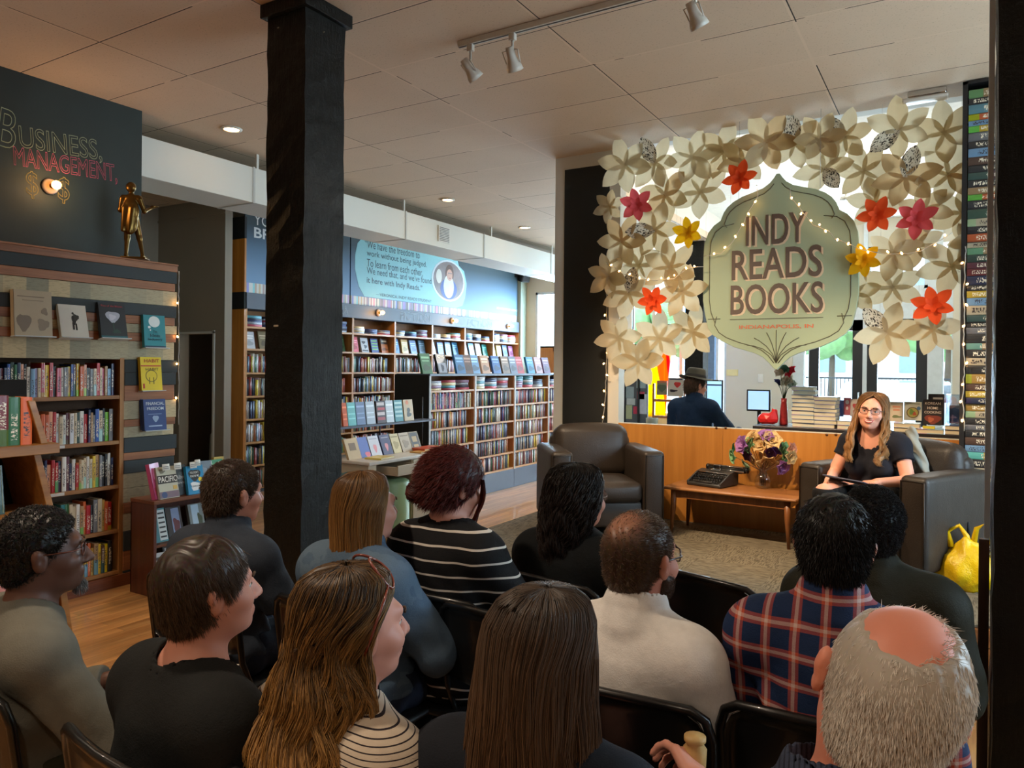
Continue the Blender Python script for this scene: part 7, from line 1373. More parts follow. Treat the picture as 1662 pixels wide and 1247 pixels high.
# ================================================================== FOLDING CHAIRS
m_ch = M('black_enamel', (16, 16, 16), .3, vary=.1, bump=.02, coat=.2); m_chs = M('black_seat_vinyl', (22, 22, 23), .42, bump=.04)
def make_chair():
    e = empty('folding_chair', (0, 0, 0)); b = MB()
    # backrest: a curved panel in a rounded outline, y backwards is -; z .50..0.79
    def warp(x, z, off): return (x, -.205 - (z - .66) * .14 + .9 * x * x * -0.0 + .55 * x * x - off, z)
    nx, nz = 12, 8; fr_, bk = [], []
    for off, L in ((0, fr_), (.008, bk)):
        for i in range(nx + 1):
            for j in range(nz + 1):
                x = -1 + 2 * i / nx; z = -1 + 2 * j / nz; # squircle map
                X = x * .215 * (1 - .10 * max(0, z) ** 3 * abs(x) ** 3); Z = z * .125 * (1 - .22 * abs(x) ** 6 * (1 if z > 0 else .4)); L.append(warp(X, Z + .715, off))
    m_ = (nx + 1) * (nz + 1); vs = fr_ + bk; f = []
    for i in range(nx):
        for j in range(nz): a = i * (nz + 1) + j; q = [a, a + 1, a + nz + 2, a + nz + 1]; f.append(q); f.append([v + m_ for v in q[::-1]])
    def edge(L): return [[L[i], L[i] + m_, L[i + 1] + m_, L[i + 1]] for i in range(len(L) - 1)]
    f += edge([j for j in range(nz + 1)][::-1]) + edge([i * (nz + 1) + nz for i in range(nx + 1)][::-1]) + edge([nx * (nz + 1) + j for j in range(nz + 1)]) + edge([i * (nz + 1) for i in range(nx + 1)])
    b.add(vs, f, m_ch, True); b.build('backrest', None, e)
    b = MB(); top = [warp(x * .222, .715 + z, .004) for x, z in ((-1, -.15), (-1, .06), (-.94, .105), (-.8, .125), (-.4, .131), (0, .132), (.4, .131), (.8, .125), (.94, .105), (1, .06), (1, -.15))]
    L0 = [(-.225, .17, 0.012), (-.225, -.10, .40)]; b.tube([L0[0], L0[1]] + top + [(.225, -.10, .40), (.225, .17, .012)], .0115, 8, m_ch); b.build('back_frame', None, e)
    for s in (-1, 1):
        MB().tube([(s * .20, .17, .45), (s * .20, .06, .36), (s * .20, -.25, .012)], .011, 8, m_ch).build('rear_leg', None, e)
    MB().tube([(-.20, -.21, .07), (.20, -.21, .07)], .008, 6, m_ch).build('crossbar', None, e); MB().tube([(-.225, .11, .10), (.225, .11, .10)], .008, 6, m_ch).build('crossbar', None, e)
    MB().rbox((-.20, -.19, .435), (.20, .20, .458), .011, 3, m_chs, None, .002).build('seat', None, e)
    for s, y in ((-1, .17), (1, .17)): MB().tube([(s * .225, y, 0), (s * .225, y - .004, .025)], .014, 8, M('rubber_foot', (30, 30, 30), .8)).build('foot_cap', None, e)
    return e
CH0 = make_chair(); CHN = [0]
def chair(label, x, y, yaw):
    o = CH0 if CHN[0] == 0 else copy_tree(CH0); CHN[0] += 1; o.location = (x, y, 0); o.rotation_euler = (0, 0, -R(yaw)); return tag(o, label, 'folding chair', 'black folding chairs')
def chair_for(c, label, back=.0, yaw=None):
    E = c['E']; a = E.rotation_euler.z; y = -c['L'] - .02 - back; return chair(label, E.location.x - math.sin(a) * y, E.location.y + math.cos(a) * y, -math.degrees(a) if yaw is None else yaw)

# ================================================================== PEOPLE
black_tee = cloth('black_tee', (22, 24, 24)); dark_pants = cloth('dark_trousers', (26, 27, 30)); olive_pants = cloth('olive_trousers', (66, 72, 50)); jeans = cloth('dark_jeans', (30, 38, 54), 'denim', (44, 54, 74))
# A: man in grey, far left
c = person('man in a grey long-sleeved shirt with glasses and grey goatee, leftmost in the audience', -2.075, 1.036, 1.212, 12, 26, 2, 0, 1.06, .172, .05, ('deep', (92, 62, 48), (120, 70, 52)), sleeve=1.85, shirt=('shirt', cloth('grey_knit', (104, 102, 92)), .012), pants=cloth('khaki_trousers', (62, 60, 44)), hem=.47, hs=.96, arms={'Re': (.30, .07, .66), 'Rw': (.14, .30, .68), 'Lw': (-.06, .22, .68), 'Rd': (-.4, .9, .1)})
short_hair(c, (18, 15, 13), (34, 28, 24), .009, 5000, .010, 1, (.030, .62), -.08, comb=(0, .1, .1), lift=1, rad=.0009, curl=.0015, fuzz=.0015)
g_ = Sdf(.01); g_.el((0, .086, -.100), (.016, .013, .016)); g_.post = lambda P, d: smax(d + .002 * np.sin(P[:, 0] * 300) * np.sin(P[:, 2] * 260), -(P[:, 1] - .06), .005); V, F, N = iso(g_, (-.05, .03, -.15), (.05, .13, -.05), .004)
rng = np.random.default_rng(3); pk = rng.choice(len(V), 700); P = V[pk][:, None] + (N[pk] * .5 + A_((0, .1, -.7)))[:, None] * np.linspace(0, 1, 4)[None, :, None] * .018; Vt, Ft, Ct = tubes(hpts(c, P), np.full(700, .0008), cols(rng, (90, 88, 84), (170, 168, 162), 700, 4)); link('goatee', np_mesh('goatee', np.concatenate([hpts(c, V), Vt]), np.concatenate([F, Ft + len(V)]), cols=np.concatenate([np.tile(A_((*srgb(80, 78, 74), 1)), (len(V), 1)), Ct])), c['E'], hair_mat())
glasses(c, (96, 48, 30), .0018, .024, .017); eyes(c)
k = MB(); pc = c['sz'] + .062
k.tube([(.072 * math.sin(a), -.038 - .064 * math.cos(a), pc - .004 * abs(a)) for a in [(-1.2 + 2.4 * i / 12) for i in range(13)]], .010, 6, M('neck_band', (40, 40, 38), .8)); nb = k.build('neck_band', None, c['E']); text('COMBAT', .06, .010, M('band_print', (120, 118, 110), .7), c['E'], T((-.01, -.1125, pc - .003)) @ FYm, .0006, name='band_lettering')
chair_for(c, 'black folding chair under the man in grey at the far left', -.06, -6)
o = MB().box((-.09, -.12, 0), (.09, .12, .004), M('white_programme', (206, 200, 188), .6)).build('programme'); p = c['E'].location; o.location = (p.x + .12, p.y + .36, .645); o.rotation_euler = (R(8), 0, R(20)); tag(o, 'white folded sheet of paper held on the lap of the man in grey', 'paper')
# B: person in black, short brown hair
c = person('person with short brown hair in a loose black top, looking right, near the lower left', -1.385, 1.031, 1.222, 10, 22, 4, 0, 1.18, .155, .03, ('fair', (210, 152, 130)), sleeve=.6, shirt=('top', black_tee, .015), neckcut=.026, pants=dark_pants, jaw=1.14, hs=.92, arms={'Rw': (.10, .24, .70)})
short_hair(c, (54, 40, 30), (92, 72, 54), .013, 16000, .024, 4, (.030, .78), -.088, comb=(.1, .3, -.8), lift=.12, jit=.12, rad=.0006, front=.098); eyes(c)
chair_for(c, 'black folding chair under the person with short brown hair', -.06, 6)
# C: man in a dark blue short-sleeved shirt, by the post
c = person('man with short brown hair in a slate blue shirt beside the tall black post', -2.344, 1.854, 1.232, -4, 8, -2, 0, 1.02, .168, .03, ('fair2', (206, 146, 122)), sleeve=.72, shirt=('shirt', cloth('slate_shirt', (50, 58, 70)), .013), pants=jeans, collar=1, arms={'Re': (.27, .03, .66), 'Rw': (.16, .22, .72), 'Rd': (-.3, .8, .4), 'Rn': (-.8, 0, -.3), 'Rc': .9})
short_hair(c, (52, 38, 28), (84, 64, 48), .009, 10000, .014, 5, (.030, .80), -.08, comb=(0, .2, -.3), lift=.5, rad=.0008); eyes(c)
chair_for(c, 'black folding chair under the man in the slate blue shirt', -.06)
hd = c['AR']['R'][2] + Vector((-.03, .075, .03)); o = MB().ell((0, 0, 0), (.03, .045, .022), M('bread', (190, 130, 60), .7, vary=.3, nscale=40, bump=.6)).build('bread_roll'); o.location = c['E'].matrix_basis @ hd if False else Vector(Matrix.Translation(c['E'].location) @ Matrix.Rotation(c['E'].rotation_euler.z, 4, 'Z') @ hd); tag(o, 'piece of golden bread held in the hand of the man in slate blue', 'bread')
# D: fair-haired woman in denim
c = person('woman with straight dark blonde hair in a denim jacket, before the tall black post', -1.71, 1.887, 1.238, 4, 14, 2, 0, 1.12, .145, .03, ('fair', (210, 152, 130)), sleeve=1.78, shirt=('denim_jacket', cloth('denim', (66, 88, 112), 'denim', (104, 124, 140)), .020), pants=jeans, female=True, collar=1, hem=.56, arms={'Re': (.27, .05, .68), 'Rw': (.20, .27, .70), 'Rd': (-.5, .7, .1), 'Rc': .8})
STR = [(0, .128, .004, .004, .004, -.014, 0), (.07, .122, .042, .05, .05, -.014, 0), (.16, .104, .068, .082, .078, -.014, 0), (.27, .07, .084, .10, .086, -.014, .25), (.38, .02, .092, .108, .07, -.014, .95), (.5, -.03, .095, .110, .05, -.014, 1.1), (.65, -.09, .097, .106, .03, -.016, 1.15), (.82, -.16, .102, .104, .02, -.018, 1.25), (1, -.235, .108, .106, .0, -.02, 1.35)]
long_hair(c, STR, (84, 56, 30), (170, 124, 70), 3000, 20, 11, (.004, 2), .0010, .3, .0, .25, .005); eyes(c)
chair_for(c, 'black folding chair under the woman in the denim jacket', -.06)
# E: red-haired woman in stripes
c = person('woman with dark red pinned-up hair in a black and white striped T-shirt', -1.514, 2.122, 1.302, -2, 26, -12, 0, 1.14, .14, .0, ('fair', (210, 152, 130)), sleeve=.62, shirt=('striped_top', cloth('black_white_stripe', (18, 19, 22), 'stripe', (206, 200, 190), .8, .046, .14), .014), neckcut=.016, pants=dark_pants, female=True, hem=.44, arms={'Re': (.27, .03, .76), 'Rw': (.27, .12, .52), 'Rd': (.0, .6, -.5), 'Rc': .7})
short_hair(c, (56, 14, 11), (98, 29, 20), .022, 9000, .036, 6, (.040, .70), -.075, comb=(-.1, -.55, -.35), lift=.08, rad=.0009, front=.10)
rng = np.random.default_rng(8); n = 900; th = rng.uniform(0, 6.28, n); ph = np.arccos(rng.uniform(-1, 1, n)); s = np.linspace(0, 1, 14)[None] * rng.uniform(2, 4, (n, 1)); r0 = rng.uniform(.020, .036, n)[:, None]; P = np.stack([r0 * np.sin(ph)[:, None] * np.cos(th[:, None] + s) - .03, r0 * np.sin(ph)[:, None] * np.sin(th[:, None] + s) - .128, r0 * np.cos(ph)[:, None] + .008 * np.sin(s * 2) - .042], -1)
Vt, Ft, Ct = tubes(hpts(c, P), np.full(n, .0012), cols(rng, (56, 14, 11), (100, 32, 22), n, 14)); link('hair_bun', np_mesh('hair_bun', Vt, Ft, cols=Ct), c['E'], hair_mat())
n = 160; P = np.zeros((n, 16, 3), f32); s = np.linspace(0, 1, 16)
for i in range(n): a, b2 = rng.uniform(-.006, .006, 2); sd = .075 if i < 110 else -.078; P[i] = np.stack([sd + a + .010 * np.sin(s * 7 + i * .02), .058 + b2 + .02 * np.sin(s * 4), .04 - s * (.21 if i < 110 else .16)], -1)
Vt, Ft, Ct = tubes(hpts(c, P), np.full(n, .0009), cols(rng, (64, 18, 12), (110, 36, 24), n, 16)); link('loose_lock', np_mesh('loose_lock', Vt, Ft, cols=Ct), c['E'], hair_mat()); eyes(c)
chair_for(c, 'black folding chair under the woman in the striped T-shirt', -.06, -2)
# F: curly dark hair, black top, glasses
c = person('person with long curly black hair and a black top, before the left armchair', -1.227, 2.529, 1.228, 2, 22, 0, 0, 1.06, .155, .03, ('fair3', (186, 130, 108)), sleeve=1.0, shirt=('top', cloth('black_sweater', (18, 22, 24)), .016), pants=dark_pants, female=True)
CUR = [(0, .130, .004, .004, .004, -.014, 0), (.08, .124, .05, .055, .05, -.014, 0), (.18, .105, .078, .09, .078, -.014, 0), (.3, .06, .096, .112, .088, -.016, .3), (.42, .0, .104, .122, .07, -.02, .95), (.56, -.06, .100, .124, .04, -.03, 1.3), (.7, -.12, .088, .118, .02, -.04, 1.55), (.85, -.18, .076, .105, .0, -.05, 1.8), (1, -.24, .062, .09, -.02, -.055, 2.0)]
long_hair(c, CUR, (16, 12, 11), (42, 32, 28), 3000, 26, 21, (.012, 5), .0012, .35, .0, .3, .014, 1, .0075); glasses(c, (120, 100, 90), .0013, .024, .02, True); eyes(c)
chair_for(c, 'black folding chair under the person with curly black hair', -.06, 8)
# G: long wavy ombre hair
c = person('woman with very long wavy ombre hair, sunglasses on her head and a striped white top', -1.045, 1.12, 1.19, 8, 22, 2, 0, 1.08, .155, .03, ('fair', (210, 152, 130)), sleeve=.6, shirt=('striped_tee', cloth('white_pinstripe', (198, 184, 166), 'stripe', (40, 34, 40), .85, .0085, .2), .014), pants=dark_pants, female=True, arms={'Re': (.26, .03, .62)})
WAV = [(0, .127, .004, .004, .004, -.014, 0), (.05, .122, .042, .05, .05, -.014, 0), (.11, .104, .068, .084, .078, -.014, 0), (.18, .07, .083, .102, .084, -.014, .30), (.26, .02, .088, .108, .055, -.016, 1.12), (.34, -.03, .088, .112, .03, -.02, 1.35), (.46, -.10, .118, .13, .03, -.03, 1.25), (.6, -.19, .15, .15, .04, -.045, 1.25), (.8, -.31, .165, .16, .04, -.055, 1.3), (1, -.43, .15, .15, .03, -.065, 1.4)]
long_hair(c, WAV, (46, 32, 22), (196, 146, 80), 5600, 34, 31, (.034, 4.5), .0011, .32, .0, .2, .012, 1.3, .003)
hp_ = lambda q: Vector(hpt(c, q).tolist()); b = MB(); mg = M('sunglass_tortoise', (120, 56, 44), .25, coat=.5); sg_ = lambda x, y: (x, y, .044 + .104 * math.sqrt(max(.05, 1 - ((y + .014) / .11) ** 2 - (x / .095) ** 2)))
for s in (-1, 1): b.tube([hp_(sg_(s * .067, .045)), hp_((s * .098, .02, .075)), hp_((s * .104, -.01, .02)), hp_((s * .100, -.025, -.02))], .0028, 6, mg); b.tube([hp_(sg_(s * .038 + .030 * math.cos(a), .045 + .022 * math.sin(a))) for a in [2 * math.pi * i / 18 for i in range(18)]], .003, 6, mg, None, True)
e = b.tube([hp_(sg_(-.008, .05)), hp_(sg_(.008, .05))], .003, 6, mg).build('sunglasses', None, c['E']); eyes(c)
n = 500; rng = np.random.default_rng(5); s = np.linspace(0, 1, 18)[None]; side = np.where(np.arange(n) % 2, 1, -1)[:, None]; a0 = .05 - rng.uniform(0, .02, n)[:, None]; tw = .007 * np.sin(s * 22 + rng.uniform(0, 1, (n, 1)) + (np.arange(n)[:, None] % 3) * 2.1); P = np.stack([side * (.092 * np.cos(s * 1.5)), -.014 + .03 - (.03 + .112) * np.sin(s * 1.57) + 0 * side, .035 - s * .06 + tw + rng.normal(0, .003, (n, 1))], -1) * 1.0
P[..., 1] -= .012 + .006 * np.cos(s * 22); P[..., 0] *= 1.06
Vt, Ft, Ct = tubes(hpts(c, P), np.full(n, .0012), cols(rng, (56, 38, 24), (92, 64, 38), n, 18)); link('twisted_band', np_mesh('twisted_band', Vt, Ft, cols=Ct), c['E'], hair_mat())
chair_for(c, 'black folding chair under the woman with long wavy hair', -.06)
# H: straight dark hair, back to us
c = person('woman with straight dark greying hair seen from behind in a navy top, bottom centre', -.642, 1.188, 1.194, -6, 4, 0, 0, 1.1, .158, .02, ('fair', (206, 146, 122)), sleeve=.7, shirt=('top', cloth('navy_black', (22, 26, 34)), .015), pants=dark_pants, female=True, arms={'Re': (.29, .05, .60), 'Rw': (.24, .20, .80), 'Rd': (-.35, .6, .15), 'Rn': (-.6, -.1, -.7), 'Rc': .8})
STH = [(0, .128, .004, .004, .004, -.014, 0), (.07, .123, .044, .052, .05, -.014, 0), (.16, .104, .072, .086, .078, -.014, 0), (.27, .07, .09, .106, .086, -.014, .25), (.38, .02, .10, .116, .07, -.014, .8), (.5, -.04, .106, .120, .05, -.016, .95), (.65, -.10, .116, .122, .03, -.02, 1.05), (.82, -.16, .126, .124, .02, -.024, 1.1), (1, -.22, .135, .130, .0, -.03, 1.2)]
long_hair(c, STH, (66, 56, 48), (96, 70, 48), 4200, 24, 41, (.006, 2), .0010, .45, .012, .22, .010, 1.2)
chair_for(c, 'black folding chair under the woman with straight dark hair', -.06); chair('empty black folding chair between the woman in denim and the man in white', -1.20, 2.13, 4)
hd = Matrix.Translation(c['E'].location) @ Matrix.Rotation(c['E'].rotation_euler.z, 4, 'Z'); o = MB().lathe([(.0, 0), (.022, 0), (.024, .05), (.016, .06), (.022, .066), (.022, .075), (.0, .076)], 16, M('straw_handle', (196, 160, 100), .5)).build('cup'); o.location = hd @ (c['AR']['R'][2] + Vector((-.02, .07, -.02))); tag(o, 'small straw-coloured cup held by the woman with straight dark hair', 'cup')
# I: man in the white shirt
c = person('man with thinning brown hair, beard and glasses in a white dress shirt', -.696, 1.798, 1.232, 2, 16, 0, 0, 1.05, .150, .02, ('fair4', (204, 140, 116)), sleeve=1.6, shirt=('shirt', cloth('white_shirt', (238, 236, 232), rough=.8), .013), collar=1, pants=olive_pants, shoes=(24, 24, 28), jaw=1.08, arms={'Re': (.225, .06, .60), 'Rw': (.18, .28, .62), 'Lw': (-.1, .26, .62)}, legs={'Rk': (.24, .40, .56), 'Ra': (.40, .52, .30), 'Rf': (.5, .8, -.1)})
short_hair(c, (74, 56, 42), (112, 88, 66), .005, 12000, .010, 7, (.026, .86), -.082, crown=((.0, -.068, .105), .05, (176, 122, 96)), comb=(0, .5, 0), lift=.4, jit=.14, rad=.0006)
n = 300; rng = np.random.default_rng(4); th = rng.uniform(0, 6.28, n); rr = rng.uniform(0, 1, n) ** .5; p0 = np.stack([rr * .055 * np.cos(th), -.058 + rr * .05 * np.sin(th), np.full(n, 0)], 1); q = (p0 - A_((0, -.014, .028))) / A_((.0765, .096, .091)); p0[:, 2] = .028 + .091 * np.sqrt(np.clip(1 - q[:, 0] ** 2 - q[:, 1] ** 2, 0, 1)) - .001
P = p0[:, None] + A_((.1, .8, .35)) * (np.linspace(0, 1, 4)[None, :, None] * .018); Vt, Ft, Ct = tubes(hpts(c, P), np.full(n, .0006), cols(rng, (70, 50, 36), (110, 84, 60), n, 4)); link('thin_hair', np_mesh('thin_hair', Vt, Ft, cols=Ct), c['E'], hair_mat())
bd = Sdf(.02); bd.el((0, .028, -.05), (.0675 * 1.08, .066, .066)); bd.el((0, .044, -.082), (.05 * 1.08, .047, .036)); bd.post = lambda P, d: smax(smax(smax(d + .001 * np.sin(P[:, 0] * 300) * np.sin(P[:, 2] * 300), P[:, 2] + .05 - .5 * np.abs(P[:, 0]), .01), -(P[:, 1] - .0), .01), -d_el(P, (0, .11, -.062), (.026, .03, .014)), .004); V, F, N = iso(bd, (-.1, -.05, -.15), (.1, .14, .03), .0045)
pk = rng.choice(len(V), 3000); P = V[pk][:, None] + (N[pk] * .5 + A_((0, .1, -.6)))[:, None] * np.linspace(0, 1, 3)[None, :, None] * .008; Vt, Ft, Ct = tubes(hpts(c, P), np.full(3000, .0006), cols(rng, (66, 46, 34), (104, 76, 56), 3000, 3)); link('beard', np_mesh('beard', np.concatenate([hpts(c, V), Vt]), np.concatenate([F, Ft + len(V)]), cols=np.concatenate([np.tile(A_((*srgb(70, 50, 38), 1)), (len(V), 1)), Ct])), c['E'], hair_mat())
glasses(c, (64, 44, 40), .0022, .025, .018); eyes(c)
chair_for(c, 'black folding chair under the man in the white shirt', -.06, -4)
chair('empty black folding chair facing the stage, right of the man in the white shirt', -.735, 2.86, 15)
# J: plaid shirt
c = person('man with thick black hair in a blue and orange plaid shirt, seen from behind', -.25, 1.904, 1.301, -3, -6, 0, 0, 1.0, .155, .02, ('tan', (160, 108, 84)), sleeve=1.1, shirt=('plaid_shirt', cloth('plaid', (28, 48, 84), 'plaid', (196, 84, 54), .85, rgb3=(150, 160, 176)), .013), collar=1, pants=jeans, hs=.98, arms={'Le': (-.23, .06, .68), 'Lw': (-.20, .26, .62)})
short_hair(c, (14, 13, 14), (30, 27, 27), .010, 10000, .017, 9, (.020, .85), -.088, comb=(0, -.1, -.7), lift=.35, rad=.0009, fuzz=.001); 
chair_for(c, 'black folding chair under the man in the plaid shirt', -.06, -2)
# K: olive jacket behind J
c = person('person with short dark curls in an olive jacket, behind the man in plaid', -.235, 2.649, 1.212, -8, -4, -6, 0, 1.12, .17, .02, ('deep', (92, 62, 48), (120, 70, 52)), sleeve=1.8, shirt=('jacket', cloth('olive_jacket', (44, 44, 32), rough=.7), .022), collar=1, pants=dark_pants)
short_hair(c, (24, 24, 26), (52, 52, 56), .016, 7000, .012, 10, (.020, .8), -.09, comb=(0, 0, 0), lift=1, rad=.0008, curl=.0025, fuzz=.002)
chair_for(c, 'black folding chair under the person in the olive jacket', -.06, -6)
# L: bald man nearest
c = person('balding man with short grey hair and a dark blue collar at the lower right', -.116, 1.011, 1.318, -8, -10, 2, 22, 1.05, .165, .03, ('pink', (224, 150, 124), (224, 110, 90)), sleeve=.9, shirt=('corduroy_shirt', cloth('blue_cord', (56, 64, 84), 'pin', (34, 40, 56)), .014), collar=1, ho=.045, pants=dark_pants, hs=.96, h=.005)
short_hair(c, (196, 188, 176), (232, 228, 220), .003, 26000, .011, 12, (.032, .9), -.085, bald=(((-.026, -.038, .118), (.052, .076, .050)),), comb=(.25, -.1, -.7), lift=.2, jit=.12, rad=.0005)
n = 700; rng = np.random.default_rng(14); th = rng.uniform(0, 6.28, n); p0 = np.stack([-.026 + .05 * np.cos(th) * rng.uniform(.8, 1.2, n), -.035 + .07 * np.sin(th) * rng.uniform(.8, 1.2, n), np.zeros(n)], 1); q = (p0 - A_((0, -.014, .028))) / A_((.0765, .096, .091)); ok = q[:, 0] ** 2 + q[:, 1] ** 2 < .97; p0 = p0[ok]; q = q[ok]; n = len(p0); p0[:, 2] = .028 + .091 * np.sqrt(1 - q[:, 0] ** 2 - q[:, 1] ** 2) - .001
P = p0[:, None] + (A_((.3, -.3, .3)) + rng.normal(0, .3, (n, 1, 3))) * (np.linspace(0, 1, 5)[None, :, None] * .013); Vt, Ft, Ct = tubes(hpts(c, P), np.full(n, .0004), cols(rng, (200, 192, 180), (232, 228, 220), n, 5)); link('wispy_hair', np_mesh('wispy_hair', Vt, Ft, cols=Ct), c['E'], hair_mat())
chair_for(c, 'black folding chair under the balding man nearest the camera', -.06, -4)
o = MB().rbox((-.11, -.06, 0), (.11, .06, .2), .04, 4, M('brown_handbag', (60, 34, 20), .25, coat=.5), None, .01).tube([(-.08, 0, .19), (-.06, 0, .30), (.06, 0, .30), (.08, 0, .19)], .009, 8, M('brown_handbag', (60, 34, 20), .25)).build('handbag'); o.location = (.02, 1.62, .462); o.rotation_euler = (0, 0, .3)
tag(o, 'glossy dark brown handbag on a chair beside the black post at the right', 'bag'); chair('black folding chair holding the brown handbag at the right edge', .02, 1.62, -5)
# M: the speaker
c = person('smiling woman with long light brown hair and glasses seated in the right armchair', -.487, 5.37, 1.452, 196, 182, 2, -5, .94, .145, .06, ('speaker', (222, 164, 138)), base=PL, sleeve=.42, shirt=('tee', cloth('charcoal_tee', (26, 27, 36)), .011), neckcut=.030, pants=cloth('black_leggings', (20, 20, 22)), shoes=(170, 160, 150), female=True, seat=.40, h=.0045, hem=.44,
    arms={'Re': (.235, .02, .60), 'Rw': (.16, .25, .585), 'Rd': (-.7, .7, -.05), 'Rc': .9, 'Le': (-.24, .03, .60), 'Lw': (-.13, .24, .60), 'Ld': (.75, .6, -.1), 'Lc': 1.1}, legs={'Rk': (.10, .46, .53), 'Ra': (-.02, .62, .16), 'Rf': (-.3, 1, -.2), 'Lk': (-.10, .42, .46), 'La': (-.12, .48, .085)})
SPH = [(0, .128, .004, .004, .004, -.014, 0), (.06, .123, .044, .052, .05, -.014, 0), (.13, .104, .072, .086, .076, -.014, .0), (.2, .075, .086, .10, .084, -.014, .45), (.28, .03, .092, .10, .078, -.01, .78), (.38, -.03, .098, .09, .07, .0, .82), (.5, -.10, .108, .08, .075, .01, .80), (.66, -.18, .118, .07, .09, .02, .78), (.83, -.26, .118, .06, .105, .03, .74), (1, -.34, .11, .05, .115, .035, .70)]
long_hair(c, SPH, (100, 70, 44), (190, 140, 86), 3200, 28, 51, (.026, 4), .0012, .3, -.012, .2, .008, 1.1); glasses(c, (40, 34, 32), .0017, .025, .0165); eyes(c, (60, 70, 76))
b = MB(); b.tube([hpt(c, (x, .1005 - abs(x) ** 2 * 9 + .0005, -.0652 + 14 * x * x)).tolist() for x in [-.026 + .052 * i / 10 for i in range(11)]], [.0015] + [.0042] * 9 + [.0015], 8, M('teeth', (232, 226, 216), .25, bump=0)); b.build('smile', None, c['E'])
b = MB()
for off, rr in ((.0052, .0024), (-.0062, .0034)): b.tube([hpt(c, (x, .1030 - abs(x) ** 2 * 9, -.0650 + off * (1 - (x / .031) ** 2) + 14 * x * x)).tolist() for x in [-.030 + .060 * i / 10 for i in range(11)]], [.001] + [rr] * 9 + [.001], 8, M('lips', (176, 66, 64), .4, bump=0))
b.build('lips', None, c['E']); 
for s in (-1, 1): MB().ell(hpt(c, (s * .084, .004, -.045)).tolist(), (.004,) * 3, M('pearl', (220, 214, 206), .2, bump=0), None, 10, 8).build('earring', None, c['E'])
Ew = Matrix.Translation(c['E'].location) @ Matrix.Rotation(c['E'].rotation_euler.z, 4, 'Z')
tbm_ = M('tablet_black', (16, 16, 20), .2, bump=0); e = empty('tablet', Ew @ Vector((.02, .30, .60)), c['E'].rotation_euler.z, 'thin black tablet computer resting across the speaker’s lap', 'tablet'); Mx = Matrix.Rotation(R(14), 4, 'X') @ Matrix.Rotation(R(-4), 4, 'Y'); MB().rbox((-.13, -.09, -.005), (.13, .09, .005), .004, 2, M('tablet_case', (58, 62, 84), .4), Mx).build('case', None, e); MB().box((-.118, -.08, .0052), (.118, .08, .0058), tbm_, Mx).build('screen', None, e)
o = MB().box((-.13, -.10, 0), (.13, .10, .012), M2('b8b4a8', (184, 180, 168))).box((-.10, -.07, .012), (.05, .03, .0128), M2('605a54', (96, 90, 84))).box((-.127, -.1, .0125), (.127, .1, .016), M2('c8c4b8', (200, 196, 184))).build('magazine'); o.location = (-.47, 5.25, PL + .452); o.rotation_euler = (0, 0, R(-20)); tag(o, 'pale magazine lying on the front of the speaker’s chair seat', 'magazine')
p = PZ(838, 932, .60); o = MB().rbox((-.06, -.05, 0), (.06, .05, .008), .004, 2, m_white).lathe([(.0, .008), (.02, .008), (.022, .03), (.0, .031)], 14, M('black_lid', (30, 30, 30), .4)).build('napkin'); o.location = p; tag(o, 'white card with a small black lid lying beside the woman in stripes', 'card')
S = Sdf(.02); S.rc((0, 0, .30), (.03, -.02, .20), .028, .034); S.rc((.03, -.02, .20), (.07, -.05, .06), .036, .04); S.rc((.07, -.05, .06), (.10, -.07, -.01), .04, .03); S.post = lambda P, d: d + .006 * np.sin(P[:, 0] * 90 + P[:, 2] * 70)
V, F, _ = iso(S, (-.08, -.15, -.08), (.18, .08, .36), .006); o = link('cardigan', np_mesh('cardigan', V, F), None, cloth('pale_grey_knit', (150, 150, 140))); o.location = PY(1478, 738, 5.55); o.location.z = PL + .60; tag(o, 'pale grey cardigan draped over the armchair beside the smiling woman’s shoulder', 'cardigan')
# N: person in the hat behind the counter
c = person('person in a grey felt hat and dark blue shirt working behind the counter', -2.218, 7.188, 1.555, 12, 40, -8, 0, 1.12, .18, .02, ('fair', (206, 146, 122)), base=.33, sleeve=1.85, shirt=('denim_shirt', cloth('indigo_shirt', (28, 46, 72), 'denim', (40, 60, 90)), .014), collar=1, pants=jeans, h=.008, arms={'Re': (.34, .12, .62), 'Rw': (.30, .36, .66), 'Lw': (-.05, .30, .66)})
short_hair(c, (60, 40, 28), (90, 64, 44), .014, 3000, .03, 15, (.02, .8), -.10, comb=(0, -.1, -.8), lift=.1, rad=.0012)
b = MB(); Hm = Matrix.Translation(Vector(c['hc'].tolist())) @ Matrix(c['Rh'].tolist()).to_4x4() @ T((0, -.014, .075)); m_hat = M('felt_hat', (88, 82, 70), .9, vary=.15, nscale=30)
vs = []; rings = [(.150, -.006, .17), (.145, .0, .165), (.12, .0, .14), (.092, .005, .11), (.09, .03, .106), (.086, .06, .10), (.08, .085, .092), (.06, .098, .072), (.03, .085, .045), (.005, .078, .01)]
for rx, z, ry in rings:
    for j in range(28): a = 2 * math.pi * j / 28; vs.append((rx * math.cos(a), ry * math.sin(a), z - (.012 * math.cos(2 * a) if z < .004 else 0)))
b.add(vs, [(i * 28 + j, i * 28 + (j + 1) % 28, (i + 1) * 28 + (j + 1) % 28, (i + 1) * 28 + j) for i in range(len(rings) - 1) for j in range(28)], m_hat, True, Hm); b.build('hat', None, c['E']); b = MB(); b.lathe([(.0925, .008), (.094, .012), (.092, .032), (.0905, .034)], 28, M('hat_band', (40, 36, 34), .7), Hm @ Matrix.Diagonal((1, 1.18, 1, 1))); b.build('hat_band', None, c['E'])
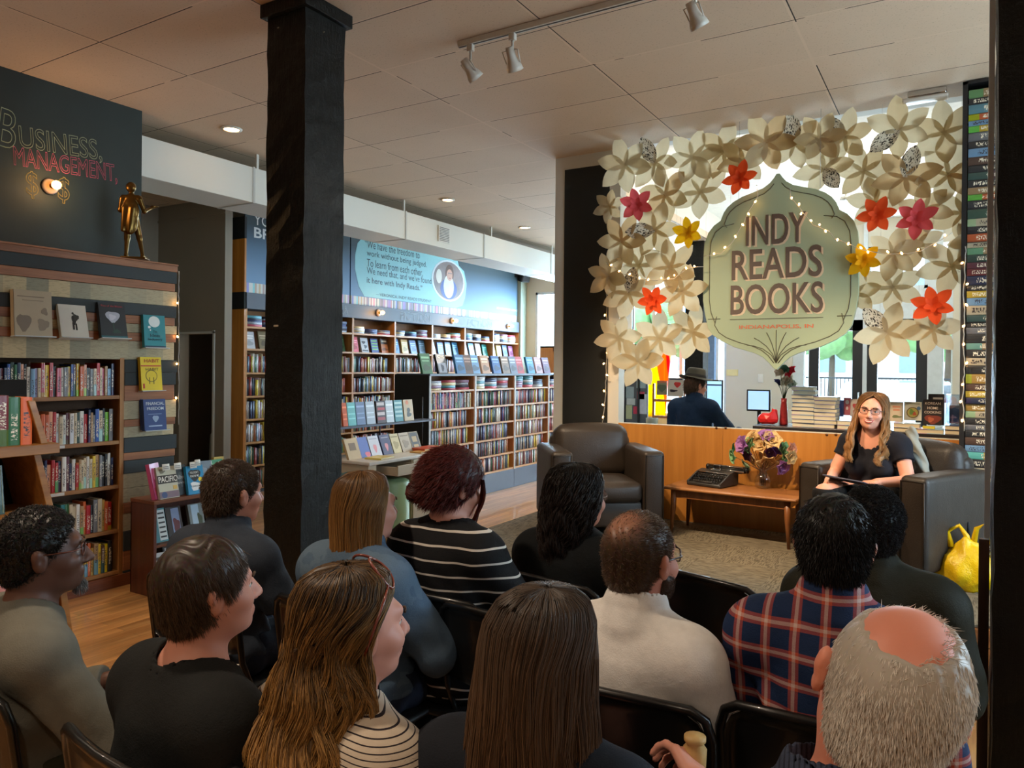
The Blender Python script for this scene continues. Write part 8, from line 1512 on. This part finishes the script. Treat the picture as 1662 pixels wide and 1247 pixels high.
e = empty('bar_stool', (-2.22, 7.17, 0), 0, 'dark stool on which the person in the hat sits behind the counter', 'stool'); MB().lathe([(.0, .76), (.16, .76), (.17, .775), (.16, .79), (.0, .792)], 20, m_chs).build('seat', None, e)
for k in range(4): a = k * math.pi / 2 + .78; MB().tube([(math.cos(a) * .1, math.sin(a) * .1, .76), (math.cos(a) * .19, math.sin(a) * .19, 0)], .012, 6, m_ch).build('leg', None, e)
# bronze statuette ------------------------------------------------------
S = Sdf(.012); k_ = 1.0
S.el((0, .0, .52), (.030, .034, .038)); S.el((0, -.018, .515), (.034, .024, .036)); S.rc((0, 0, .49), (0, -.005, .46), .014, .018); S.el((0, -.004, .40), (.045, .034, .07)); S.el((0, -.004, .31), (.036, .03, .05)); S.rc((-.05, -.004, .44), (.05, -.004, .44), .024, .024)
S.rc((-.024, 0, .29), (-.03, .01, .15), .030, .02); S.rc((-.03, .01, .15), (-.032, -.006, .03), .019, .012); S.rc((.024, 0, .29), (.05, .02, .155), .030, .02); S.rc((.05, .02, .155), (.075, .01, .03), .019, .012); S.rc((-.032, -.004, .018), (-.036, .045, .012), .014, .010); S.rc((.075, .01, .018), (.09, .055, .012), .014, .010)
S.rc((-.06, -.01, .43), (-.075, .0, .35), .019, .016); S.rc((-.075, .0, .35), (-.045, .035, .40), .014, .011); S.rc((.06, -.01, .43), (.085, .01, .35), .019, .016); S.rc((.085, .01, .35), (.12, .06, .385), .014, .010); S.el((.13, .068, .395), (.016, .02, .010)); S.el((.138, .075, .402), (.030, .020, .007)); S.el((0, -.02, .34), (.058, .03, .09)); S.el((0, -.03, .25), (.05, .022, .08)); S.rc((-.035, -.03, .36), (-.045, -.04, .20), .022, .014); S.rc((.02, -.035, .36), (.0, -.045, .19), .022, .014)
V, F, _ = iso(S, (-.12, -.09, 0), (.17, .11, .58), .004); o = link('figure', np_mesh('figure', V, F), STATUE, m_brz); MB().rbox((-.06, -.05, -.001), (.11, .07, .014), .004, 2, m_brz).build('base', None, STATUE); o.location = (0, 0, .004); STATUE.rotation_euler = (0, 0, R(42)); STATUE.location.z = 2.363; STATUE.location.x = BX - .03
label_books()
